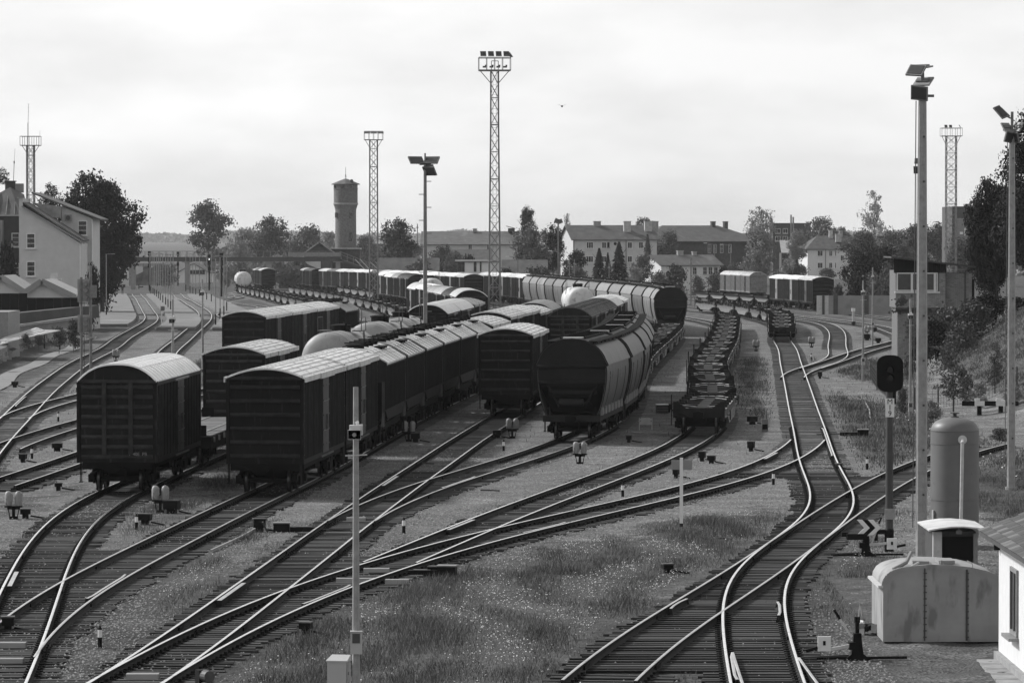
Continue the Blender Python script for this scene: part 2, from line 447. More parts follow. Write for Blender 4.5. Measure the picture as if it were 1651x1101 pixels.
deft('F', L=[(620,896),(658,877),(716,853.6),(763,835),(847,803),(930,772),(987,752),(1045,728.6),(1086,707),(1103.5,696.7)],
     Rr=[(643.6,917.6),(687,898.7),(745,875.5),(803.5,848),(876,820),(930,800),(987,778),(1045,755),(1103.5,730),(1138,711),(1156,698)],
     Wp=[(12.1,260),(15.6,320),(19.0,376),(22.0,430),(23.3,462),(23.0,489),(20.5,530)], y0=122, y1=545)
deft('G', L=[(1253,560),(1256.7,577.4),(1262,603.6),(1269.8,647),(1278.5,688),(1283,705),(1288.7,737),(1296,769),(1303,789.7),(1307,807),(1302,824.6),(1284,845),(1258,865),(1213,890),(1192,909),(1179,930),(1171,953),(1170,978),(1168,1010),(1172,1046),(1177,1100)],
     Rr=[(1283.4,560),(1300,608),(1312,641),(1325,679),(1336.6,711),(1348,740),(1363,775),(1371.5,789.7),(1377,807),(1374,821.6),(1363,840.5),(1342,862),(1316.7,878),(1297.5,893),(1281,911),(1270,931),(1267,953),(1269,980),(1273,1019),(1281,1051.5),(1295,1100)],
     Wp=[(25.4,397),(28.0,437),(29.6,465),(30.2,500),(29.6,525),(28.2,547),(25.4,575),(21,605)], y0=84, y1=615)
deft('H', L=[(1598.6,709),(1500,731.5),(1476,741.7),(1432.6,760.6),(1403.5,773.7),(1371.5,789.7),(1331,816),(1302,832),(1214,891.6),(1159.6,925.8),(1121,949),(1072,980),(1014.7,1016),(968,1044.7)],
     Rr=[(1500,759),(1476,771),(1444,787),(1403.5,816),(1374,836),(1300,887.5),(1281,906.6),(1262,924),(1221,950),(1180,976),(1121,1014.6),(1083,1043),(1056,1065),(1030,1100)], y0=88, y1=200)
deft('K', C=[(1338,523),(1347,532)], L=[(1262.7,603.5),(1270.9,598),(1292.7,590.8),(1310.8,586.3),(1325.4,580.8),(1331.7,576.3),(1334.5,565.4),(1336,551),(1336.6,538),(1332.6,530.8),(1321.7,525.4),(1307,520),(1286.3,515.4)],
     Rr=[(1299,610),(1303.6,601.7),(1314.5,597),(1334.5,590.8),(1358,581.7),(1364.4,576.3),(1365,565.4),(1364.4,551),(1362.6,538),(1357,530),(1343.5,523.6),(1325.4,519)], Wp=[(31.6,530),(28.5,580),(23,640)], y0=284, y1=650)
deft('L', L=[(1310.8,586.3),(1334.5,580),(1365,571.7),(1398,561.7),(1425,553.6),(1441.7,549),(1446,545.4),(1441.7,540),(1425,532.7),(1407,527),(1383.5,522.7),(1336,516)],
     Rr=[(1339,589),(1380,571),(1416,560),(1447,553.6),(1447,534.5),(1434.4,528),(1416,523.6),(1389,521),(1361.7,517.2),(1325.4,512.7)], Wp=[(35.2,540),(31.5,600),(25,670)], y0=306, y1=680)
deft('S', Wp=[(46.5,505),(42.5,576),(39.2,620),(32.4,685),(24,750)], y0=505, y1=760)
deft('T', Wp=[(50,560),(47,640),(41.7,715),(39.9,745),(34,800)], y0=560, y1=810)
deft('M', L=[(160,561.5),(129,576),(102,589),(58,621),(29,647),(0,675),(180,547.5),(210,529.3),(228.5,518.7),(233,512.7),(231.5,506.6),(224,491.5),(214.8,477.8),(207.3,468.7),(202,464.2)],
     Rr=[(192,561.5),(145,587.6),(116,608),(96,625),(70,650),(43.6,680.6),(20,705),(0,731.5),(204,550),(233,532.3),(249.7,521.7),(255.7,514),(254.2,508),(243.6,494.5),(231.5,479.3),(220.9,469.5)], y0=150, y1=815)
deft('N', L=[(129,634),(75.6,647),(29,659),(9,669),(252,571),(280,547.5),(295,535.4),(311.7,521.7),(319.3,512.7),(320,506.6),(313.3,499),(301,491.5),(286,482.4),(277,473.3)],
     Rr=[(129,645),(87,656),(55,669),(41,682),(283.7,571),(305.7,550),(326.9,529.3),(340.5,515.7),(342,509.6),(337.5,502),(323.9,493),(308.7,484.6),(295,477)], y0=212, y1=830)
deft('O', L=[(129,675),(70,692),(23,707)], Rr=[(129,689),(75.6,707),(35,720),(0,743)],
     Wp=[(-17.7,280),(-16.4,300),(-14.8,322),(-13.2,347),(-12.3,380),(-12.6,415),(-15.0,460),(-19.5,510),(-29.4,598),(-41.0,710),(-52.6,824),(-56,860)], y0=186, y1=870)
deft('Q', L=[(132,727),(72.7,744.6),(29,760.6),(0,771)], Rr=[(132,746),(72.7,766.4),(0,791)],
     Wp=[(-17.4,222),(-15.6,245),(-14.1,268)], y0=162, y1=272)
deft('U', L=[(331,471.8),(366,481.6),(392,491.5),(410,499)], Rr=[(367,487.7),(396.5,500.5)], Wp=[(-26.5,470),(-22.0,410)], y0=410, y1=800)
deft('V', C=[(1236,1062),(1246,1085),(1251,1099)], y0=84, y1=97)

# order matters: of two tracks that share sleepers the earlier one owns them
ORDER = ['G', 'E', 'C', 'A', 'H', 'M', 'L', 'F', 'B', 'D', 'O', 'K', 'N', 'Q', 'U', 'S', 'T']
# part of each track that has rails in view (y from, y to) and whether trains polish it
SPAN = dict(A=(88, 930), B=(96, 930), C=(89, 880), D=(142, 780), E=(89, 199), F=(124, 540), G=(86, 610), H=(91, 196), K=(288, 640), L=(309, 670), M=(170, 800), N=(222, 815),
            O=(190, 860), Q=(162, 272), U=(410, 790), S=(508, 755), T=(565, 805))
DULL = set('B Q O H S T D'.split())
ZOFF = {k: 0.0012 * i for i, k in enumerate(ORDER)}

def rail_mesh(name, xs, ys, top, bot=0.035):
    """an I-section rail swept along the points; its head is polished"""
    prof = [(-.07, 0), (-.07, .015), (-.012, .035), (-.012, .13), (-.036, .14), (-.036, .172), (-.028, .18), (.028, .18), (.036, .172), (.036, .14), (.012, .13), (.012, .035), (.07, .015), (.07, 0)]
    n = len(xs); k = len(prof)
    g = np.gradient(xs, ys)
    nx = 1 / np.sqrt(1 + g * g); ny = -g * nx
    V = np.zeros((n, k, 3))
    z0 = -drop(ys) + bot
    for j, (u, w) in enumerate(prof):
        V[:, j, 0] = xs + nx * u; V[:, j, 1] = ys + ny * u; V[:, j, 2] = z0 + w
    idx = np.arange(n * k).reshape(n, k)
    F = []; MI = []
    for j in range(k - 1):
        F.append(np.stack([idx[:-1, j], idx[:-1, j + 1], idx[1:, j + 1], idx[1:, j]], 1)); MI += [0 if 5 <= j <= 7 else 1] * (n - 1)
    F = np.concatenate(F)
    F2 = np.array([[idx[e, 0], idx[e, 4], idx[e, 9], idx[e, 13]] for e in (0, n - 1)])
    F3 = np.array([[idx[e, 4], idx[e, 5], idx[e, 8], idx[e, 9]] for e in (0, n - 1)])
    F = np.concatenate([F, F2, F3]); MI += [1] * 4
    return fastmesh(name, V.reshape(-1, 3), F, [top, M['rail_side']], MI)

def rail_curve(t, off, y0, y1, step):
    ys = np.arange(y0, y1 + step, step)
    xs = tx(t, ys); g = tslope(t, ys); q = np.sqrt(1 + g * g)
    X = xs + off / q; Yy = ys - off * g / q
    return X, Yy

SL_MESH = []
for i in range(4):
    mb = MB()
    hh = [R.uniform(-.012, .012) for _ in range(4)]
    l, w, zt = 0.5, .115 + R.uniform(-.012, .012), 0.045
    vs = [(-l, -w, -.06), (l, -w, -.06), (l, w, -.06), (-l, w, -.06), (-l, -w, zt + hh[0]), (l, -w, zt + hh[1]), (l, w, zt + hh[2]), (-l, w, zt + hh[3]), (0.1, -w * 1.04, zt + R.uniform(-.01, .012)), (0.1, w * 0.96, zt + R.uniform(-.01, .012))]
    mb.add(vs, [(0, 1, 5, 8, 4), (2, 3, 7, 9, 6), (0, 4, 7, 3), (1, 2, 6, 5), (4, 8, 9, 7), (8, 5, 6, 9)], M['sleeper'])
    SL_MESH.append(mb.mesh('sleeper'))
def in_frame(x, y, z=0, mx=60, my=40):
    px = CX + x / y * FOC; py = HOR + (EYE - z + float(drop(y))) / y * FOC
    return -mx < px < 1651 + mx and py < 1101 + my

TRACK = {}
for t in ORDER:
    r = link('railway_track', None); r['kind'] = 'structure'; TRACK[t] = r
    a, b = SPAN[t]
    top = M['rail_top_dull'] if t in DULL else M['rail_top']
    for off in (-GA, GA):
        ys1 = min(b, 330.0)
        segs = []
        X, Yy = rail_curve(t, off, a, ys1, 1.0)
        if b > 330:
            X2, Y2 = rail_curve(t, off, 331.5 if a < 330 else a, b, 3.0)
            if a < 330: X = np.concatenate([X, X2]); Yy = np.concatenate([Yy, Y2])
            else: X, Yy = X2, Y2
        me = rail_mesh('rail', X, Yy, top, 0.035 + ZOFF[t])
        link('rail', me, r)
    # sleepers
    sl = []
    y = a
    lim = 175.0
    while y < b:
        g = float(tslope(t, y)); x = float(tx(t, y)); skip = False; lo, hi = x - 1.375, x + 1.375
        for u in ORDER:
            if u == t: continue
            c, d = SPAN[u]
            if not (c - 2 < y < d + 2): continue
            xu = float(tx(u, y)); dd = abs(xu - x)
            if dd < 3.3:
                if ORDER.index(u) < ORDER.index(t): skip = True; break
                if y < 260: lo = min(lo, xu - 1.375); hi = max(hi, xu + 1.375)
        if not skip and in_frame(x, y):
            sl.append((y, (lo + hi) / 2, hi - lo, g))
        y += 0.55 + R.uniform(-.03, .03)
    near = [s for s in sl if s[0] < lim][:300]
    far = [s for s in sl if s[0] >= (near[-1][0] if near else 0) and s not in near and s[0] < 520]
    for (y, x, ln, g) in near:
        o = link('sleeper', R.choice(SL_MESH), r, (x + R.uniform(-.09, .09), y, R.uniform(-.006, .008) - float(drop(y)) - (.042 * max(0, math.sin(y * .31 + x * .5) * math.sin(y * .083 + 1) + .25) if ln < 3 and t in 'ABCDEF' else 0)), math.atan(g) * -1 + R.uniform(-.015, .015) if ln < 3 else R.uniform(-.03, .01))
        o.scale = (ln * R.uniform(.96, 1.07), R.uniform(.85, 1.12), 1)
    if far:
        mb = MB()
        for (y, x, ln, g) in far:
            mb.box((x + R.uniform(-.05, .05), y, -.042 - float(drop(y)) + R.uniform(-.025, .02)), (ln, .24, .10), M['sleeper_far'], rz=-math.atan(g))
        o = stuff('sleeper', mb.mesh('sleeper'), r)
    # chairs and bolts that hold the rails down
    mb = MB()
    for (y, x, ln, g) in sl:
        if y > 215: break
        for off in (-GA, GA):
            q = math.sqrt(1 + g * g); xr = float(tx(t, y)) + off * q
            z = -float(drop(y))
            mb.box((xr, y, z + .048), (.40, .17, .03), M['chair'], rz=-math.atan(g))
            for e in (-.11, .11):
                mb.box((xr + e, y, z + .085), (.07, .10, .06), M['chair'], rz=-math.atan(g))
    y = a + R.uniform(2, 10)
    while y < min(b, 240):
        for off in (-GA, GA):
            g = float(tslope(t, y)); xr = float(tx(t, y)) + off * math.sqrt(1 + g * g)
            for e in (-.045, .045):
                mb.box((xr + e, y, .105 - float(drop(y))), (.035, .85, .09), M['chair'], rz=-math.atan(g))
            mb.box((xr, y, .2152 + ZOFF[t] - float(drop(y))), (.072, .02, .002), M['chair'], rz=-math.atan(g))
        y += 12.5
    if mb.f:
        stuff('rail_fastening', mb.mesh('rail_fastening'), r)

def short_rail(t, off, y0, y1, flare=0.0, name='guard_rail', top=None):
    X, Yy = rail_curve(t, off, y0, y1, 0.5)
    n = len(X)
    if flare:
        e = np.zeros(n); e[:2] = flare; e[-2:] = flare; e[1] = flare / 2; e[-2] = flare / 2
        X = X + e
    link(name, rail_mesh(name, X, Yy, top or M['rail_top_dull'], 0.036), TRACK[t])
def yat(px, py):
    return G(px, py, RAILZ)[1]
# check rails beside the frogs
short_rail('B', GA - .13, yat(170, 965), yat(205, 926), -.05)
short_rail('E', GA - .13, yat(500, 973), yat(568, 943), -.05)
short_rail('D', GA - .13, yat(720, 786), yat(768, 768), -.05)
short_rail('E', GA - .13, yat(838, 858), yat(910, 842), -.05)
short_rail('H', -GA + .13, yat(1072, 982), yat(1098, 966), .05)
short_rail('G', GA - .13, yat(1274, 992), yat(1272, 972), -.05)
short_rail('G', -GA + .12, yat(1182, 1096), yat(1180, 1052), .04)
short_rail('G', GA - .10, yat(1330, 735), yat(1318, 690), -.05)
short_rail('M', -GA + .13, yat(30, 655), yat(40, 640), .05)
# points: tapering blades that begin a turnout at the lower edge
X, Yy = rail_curve('G', GA, 86.5, yat(1289, 1062), 0.5)
link('switch_blade', rail_mesh('switch_blade', X + np.linspace(.42, .06, len(X)), Yy, M['rail_top_dull'], 0.037), TRACK['G'])
X, Yy = rail_curve('G', -GA, 86.5, yat(1184, 1054), 0.5)
link('switch_blade', rail_mesh('switch_blade', X + np.linspace(.30, .16, len(X)), Yy, M['rail_top_dull'], 0.037), TRACK['G'])
# ribbed rail braces beside the frogs (dark blocks)
def brace(t, off, y0, y1):
    mb = MB()
    y = y0
    while y < y1:
        g = float(tslope(t, y)); xr = float(tx(t, y)) + off
        mb.box((xr, y, .13 - float(drop(y))), (.16, .14, .16), M['rail_side'], rz=-math.atan(g))
        y += .24
    g = float(tslope(t, (y0 + y1) / 2)); q = [(float(tx(t, v)) + off * 1.0, v) for v in (y0, y1)]
    mb.bar((q[0][0], y0, .205), (q[1][0], y1, .205), .12, M['rail_top_dull'], .02)
    o = part(TRACK[t], 'rail_brace', mb); o['kind'] = 'stuff'
brace('A', -GA + .16, yat(18, 945), yat(32, 922))
brace('C', -GA + .16, yat(345, 968), yat(390, 940))
brace('F', -GA + .16, yat(720, 854), yat(763, 838))
brace('C', -GA + .16, yat(617, 783), yat(640, 768))
brace('E', -GA + .16, yat(1228, 740), yat(1252, 730))

# ------------------------------------------------------------------ the ground
def ground():
    xs = np.concatenate([np.linspace(-9000, -400, 14), np.linspace(-360, -70, 30), np.arange(-66, 66.1, 1.0), np.linspace(70, 360, 30), np.linspace(400, 9000, 14)])
    ys = np.concatenate([np.linspace(-400, 60, 8), np.arange(66, 84, 3), np.arange(84, 260, 0.8), np.arange(260, 420, 2), np.arange(420, 1000, 6), np.linspace(1010, 2000, 40), np.linspace(2200, 16000, 30)])
    XX, YY = np.meshgrid(xs, ys)
    Z = bank(XX, YY) - drop(YY)
    rng = np.random.default_rng(3)
    dt = np.full(XX.shape, 99.0)
    near = (YY < 700)
    for t in ORDER:
        a, b = SPAN[t]
        d = np.abs(XX - tx(t, YY)); d = np.where((YY > a - 3) & (YY < b + 3), d, 99)
        dt = np.minimum(dt, d)
    wob = 0.05 * np.sin(XX * 1.7 + YY * .31) * np.sin(YY * .9 - XX * .6) + rng.normal(0, .02, XX.shape)
    Z = Z + wob * np.clip((dt - 1.9) / 1.5, 0, 1) * (YY < 1200) - 0.015
    # how grassy each spot is: along the bank, the meadow below the crossing, between the tracks far off
    gr = np.zeros(XX.shape)
    gr = np.maximum(gr, 1.0 * sstep(0.2, 0.9, bank(XX, YY)))
    for (cx, cy, rx, ry, w) in PATCH:
        d = ((XX - cx) / rx) ** 2 + ((YY - cy) / ry) ** 2
        gr = np.maximum(gr, w * np.clip(1.6 - d, 0, 1))
    gr = np.maximum(gr, 0.75 * sstep(380, 620, YY)); gr = np.maximum(gr, sstep(30, 45, np.abs(XX)) * .85)
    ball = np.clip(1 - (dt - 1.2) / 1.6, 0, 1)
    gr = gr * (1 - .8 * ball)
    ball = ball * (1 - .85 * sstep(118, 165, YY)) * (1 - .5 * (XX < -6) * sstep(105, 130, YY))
    V = np.stack([XX, YY, Z], -1).reshape(-1, 3)
    ny, nx = XX.shape
    idx = np.arange(nx * ny).reshape(ny, nx)
    F = np.stack([idx[:-1, :-1], idx[:-1, 1:], idx[1:, 1:], idx[1:, :-1]], -1).reshape(-1, 4)
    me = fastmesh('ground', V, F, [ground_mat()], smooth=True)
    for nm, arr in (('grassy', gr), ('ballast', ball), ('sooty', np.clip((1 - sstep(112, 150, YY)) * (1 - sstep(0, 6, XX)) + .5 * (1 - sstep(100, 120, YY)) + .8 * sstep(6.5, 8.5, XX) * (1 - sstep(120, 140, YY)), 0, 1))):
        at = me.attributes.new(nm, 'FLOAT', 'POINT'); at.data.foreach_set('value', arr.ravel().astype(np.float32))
    return structure('ground', me)

# grassy patches in metres: x, y, half-width, half-depth, weight
PATCH = [(-1.5, 100, 7.5, 14, 1.0), (2.0, 112, 7.0, 14, 1.0), (5.5, 126, 6.0, 11, 1.0), (8.5, 140, 4.2, 9, .9), (3.2, 96, 4, 8, 1), (11.5, 150, 3, 8, .7),
         (-10.2, 128, 1.6, 10, 1), (-8.0, 116, 1.6, 9, 1), (-9.5, 140, 1.5, 9, 1), (-11.2, 146, 2.0, 10, 1), (-12.9, 150, 1.4, 8, .9), (-6.6, 128, 1.3, 9, .9), (-5.5, 140, 1.5, 9, .8), (-13.2, 138, .8, 9, .8), (-8.6, 152, .7, 12, .8), (-17.5, 158, 1.6, 12, .7), (-4.6, 150, 1.6, 8, .5), (0.6, 150, 1.7, 8, .55),
         (-10.8, 185, 2.5, 26, .9), (17.5, 320, 2.6, 90, .9), (14, 255, 1.8, 30, .5), (18.5, 210, 4.2, 55, .9), (21, 170, 4, 26, .9), (21, 150, 4.5, 22, .95), (23, 130, 4, 20, .9), (-37, 320, 5, 80, 1), (13.5, 104, 3.5, 10, .5),
         (14.5, 118, 4.5, 10, .45), (-28, 290, 2, 40, .5), (-21, 330, 3.5, 55, 1.0), (26, 330, 3.4, 50, .8), (33, 430, 4, 30, .8), (-33.0, 245, 3.0, 40, .55)]
def ground_mat():
    m = bpy.data.materials.new('yard_ground'); m.use_nodes = True
    t = m.node_tree; N = t.nodes; L = t.links
    b = N['Principled BSDF']; b.inputs['Roughness'].default_value = .95; b.inputs['Specular IOR Level'].default_value = 0.15
    tc = N.new('ShaderNodeTexCoord')
    def noise(s, d=3, r=.6):
        n = N.new('ShaderNodeTexNoise'); n.inputs['Scale'].default_value = s; n.inputs['Detail'].default_value = d; n.inputs['Roughness'].default_value = r
        L.new(tc.outputs['Object'], n.inputs['Vector']); return n.outputs['Fac']
    def rng(v, a, b_, c, d):
        n = N.new('ShaderNodeMapRange'); n.inputs['From Min'].default_value = a; n.inputs['From Max'].default_value = b_; n.inputs['To Min'].default_value = c; n.inputs['To Max'].default_value = d
        L.new(v, n.inputs['Value']); return n.outputs[0]
    def math_(op, a, b_=None):
        n = N.new('ShaderNodeMath'); n.operation = op
        for i, q in enumerate((a, b_)):
            if q is None: continue
            if isinstance(q, (int, float)): n.inputs[i].default_value = q
            else: L.new(q, n.inputs[i])
        return n.outputs[0]
    def mixf(f, a, b_):
        n = N.new('ShaderNodeMix'); n.data_type = 'FLOAT'
        for i, q in ((0, f), (2, a), (3, b_)):
            if isinstance(q, (int, float)): n.inputs[i].default_value = q
            else: L.new(q, n.inputs[i])
        return n.outputs[0]
    vo = N.new('ShaderNodeTexVoronoi'); vo.inputs['Scale'].default_value = 13.0; L.new(tc.outputs['Object'], vo.inputs['Vector'])
    bwn = N.new('ShaderNodeRGBToBW'); L.new(vo.outputs['Color'], bwn.inputs[0])
    stones = math_('MULTIPLY', rng(bwn.outputs[0], .1, .9, 0.08, .50), rng(vo.outputs['Distance'], 0, .06, 1.25, .75))
    stones = math_('MULTIPLY', stones, rng(noise(.35, 6, .7), .3, .7, .45, 1.45))
    soil = math_('MULTIPLY', rng(noise(1.1, 8, .7), .3, .7, .07, .22), 1.0)
    stones = mixf(rng(noise(.55, 6, .65), .46, .60, 0, .8), stones, soil)
    grass = math_('MULTIPLY', rng(noise(3.5, 8, .75), .3, .7, .035, .12), rng(noise(.22, 3), .3, .7, .7, 1.3))
    a1 = N.new('ShaderNodeAttribute'); a1.attribute_name = 'grassy'
    f = math_('ADD', a1.outputs['Fac'], rng(noise(.5, 7, .7), .25, .75, -.55, .55))
    f = rng(f, .38, .62, 0, 1)
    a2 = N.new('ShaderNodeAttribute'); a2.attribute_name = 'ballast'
    oil_shade = rng(noise(.8, 5), .3, .7, .22, .62)  # oily bed, darkened further to paint the shade between sleepers
    stones = math_('MULTIPLY', stones, mixf(a2.outputs['Fac'], 1.0, oil_shade))
    a3 = N.new('ShaderNodeAttribute'); a3.attribute_name = 'sooty'
    stones = math_('MULTIPLY', stones, mixf(a3.outputs['Fac'], .86, .50))
    col = mixf(f, stones, grass)
    L.new(col, b.inputs['Base Color'])
    bp = N.new('ShaderNodeBump'); bp.inputs['Strength'].default_value = .8; bp.inputs['Distance'].default_value = .05
    L.new(math_('ADD', vo.outputs['Distance'], noise(6, 5)), bp.inputs['Height']); L.new(bp.outputs[0], b.inputs['Normal'])
    return m
GROUND = ground()
# ------------------------------------------------------------------ wagons. local: x across, y along (the near end at -y), z above the rail head
RT = 0.035 + 0.18               # rail head above the ground
def arc_pts(hw, z0, z1, n, flat=2.0):
    """points of a roof curve from left eave to right eave"""
    return [(hw * u, z0 + (z1 - z0) * (1 - abs(u) ** flat)) for u in np.linspace(-1, 1, n)]
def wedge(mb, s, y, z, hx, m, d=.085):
    """a pressed rib on an end wall: top sloped so that it picks up sky light"""
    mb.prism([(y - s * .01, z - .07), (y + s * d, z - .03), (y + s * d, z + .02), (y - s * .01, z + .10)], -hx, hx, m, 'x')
class Kit:
    def __init__(s): s.parts = []
    def add(s, name, mb, subs=(), smooth=False, loc=None):
        s.parts.append((name, mb.mesh(name, smooth), [(n_, m_.mesh(n_, sm_)) for n_, m_, sm_ in subs], loc))
        return s
    def share(s, name, me, subs, loc, rz=0):
        s.parts.append((name, me, subs, loc)); return s
    def put(s, name, label, cat, loc, rz, group=None, swap=None):
        r = thing(name, label, cat, loc, rz, group)
        for pn, me, subs, l in s.parts:
            o = link(pn, me, r, l)
            for sn, sm in subs:
                link(sn, sm, o)
        return r

def wheelset_mesh():
    mb = MB()
    for sx in (-GA, GA):
        mb.lathe([(.10, -.09), (.44, -.065), (.46, -.02), (.46, .05), (.49, .06), (.49, .085), (.10, .09)] if sx > 0 else [(.10, -.09), (.49, -.085), (.49, -.06), (.46, -.05), (.46, .02), (.44, .065), (.10, .09)], M['under'], 20, (sx, 0, .46), 'x')
        mb.lathe([(.462, -.045), (.468, -.02), (.468, .02), (.462, .045)], M['wheel'], 20, (sx, 0, .46), 'x')
    mb.tube((-1.05, 0, .46), (1.05, 0, .46), .085, M['under'], 8)
    return mb.mesh('wheelset', True)
def bogie_mesh():
    mb = MB()
    for sx in (-1.04, 1.04):
        for a, b in ((-1.28, -.55), (.55, 1.28)):
            pass
        poly = [(-1.3, .40), (-1.3, .66), (-.75, .70), (-.45, .86), (.45, .86), (.75, .70), (1.3, .66), (1.3, .40), (.72, .40), (.5, .24), (-.5, .24), (-.72, .40)]
        mb.prism(poly, sx - .09, sx + .09, M['under'], 'x')
        for yy in (-.925, .925):
            mb.box((sx + (.10 if sx > 0 else -.10), yy, .46), (.16, .30, .30), M['under'])
        for yy in (-.22, 0, .22):
            mb.tube((sx, yy, .28), (sx, yy, .62), .09, M['under'], 6)
    mb.box((0, 0, .70), (2.3, .42, .24), M['under'])
    mb.box((0, -1.15, .42), (1.9, .10, .14), M['under']); mb.box((0, 1.15, .42), (1.9, .10, .14), M['under'])
    return mb.mesh('bogie')
WHEELSET = wheelset_mesh(); BOGIE = bogie_mesh()
WS = {}
for s_ in (-.925, .925):
    me = WHEELSET.copy(); me.transform(Matrix.Translation((0, s_, 0))); me.name = 'wheelset'; WS[s_] = me
def coupler_mesh(s):
    mb = MB()
    mb.box((0, s * .25, .98), (.22, .5, .24), M['under'])
    mb.prism([(-.26, .82), (.10, .80), (.24, .92), (.24, 1.10), (.02, 1.16), (-.26, 1.12)], s * .42, s * .66, M['under'])
    mb.path([(.35, s * .1, .9), (.38, s * .45, .62), (.30, s * .55, .45), (.22, s * .5, .5)], .03, M['under'], 5)
    mb.path([(-.35, s * .05, .75), (-.8, s * .12, 1.0), (-1.25, s * .12, 1.06)], .018, M['under'], 4)
    return mb.mesh('coupler')
CPL = {-1: coupler_mesh(-1), 1: coupler_mesh(1)}
def running_gear(k, base, half):
    for s in (-1, 1):
        k.share('bogie', BOGIE, [('wheelset', WS[-.925]), ('wheelset', WS[.925])], (0, s * base / 2, 0))
        k.share('coupler', CPL[s], [], (0, s * half, 0))
def underframe(half, hw=1.3, z0=.85, z1=1.1):
    mb = MB()
    mb.box((0, 0, .98), (.5, 2 * half - .1, .3), M['under'])
    for s in (-1, 1):
        mb.box((s * (hw - .06), 0, (z0 + z1) / 2), (.12, 2 * half - .04, z1 - z0), M['under'])
        mb.box((0, s * (half - .08), (z0 + z1) / 2), (2 * hw, .16, z1 - z0), M['under'])
        mb.box((s * .75, s * 1.2, .72), (.5, 1.1, .35), M['under'])
    mb.tube((-.5, -.6, .62), (-.5, .7, .62), .2, M['under'], 10)
    mb.tube((.6, .2, .7), (.6, 1.5, .7), .14, M['under'], 8)
    for s in (-1, 1):                           # steps that hang at the corners
        x = s * (hw + .1)
        for y in (-half + .25, half - .25):
            mb.bar((x, y - .16, .35), (x, y - .16, 1.1), .03, M['under']); mb.bar((x, y + .16, .35), (x, y + .16, 1.1), .03, M['under'])
            mb.bar((x, y - .2, .36), (x, y + .2, .36), .12, M['under'], .03)
    return mb

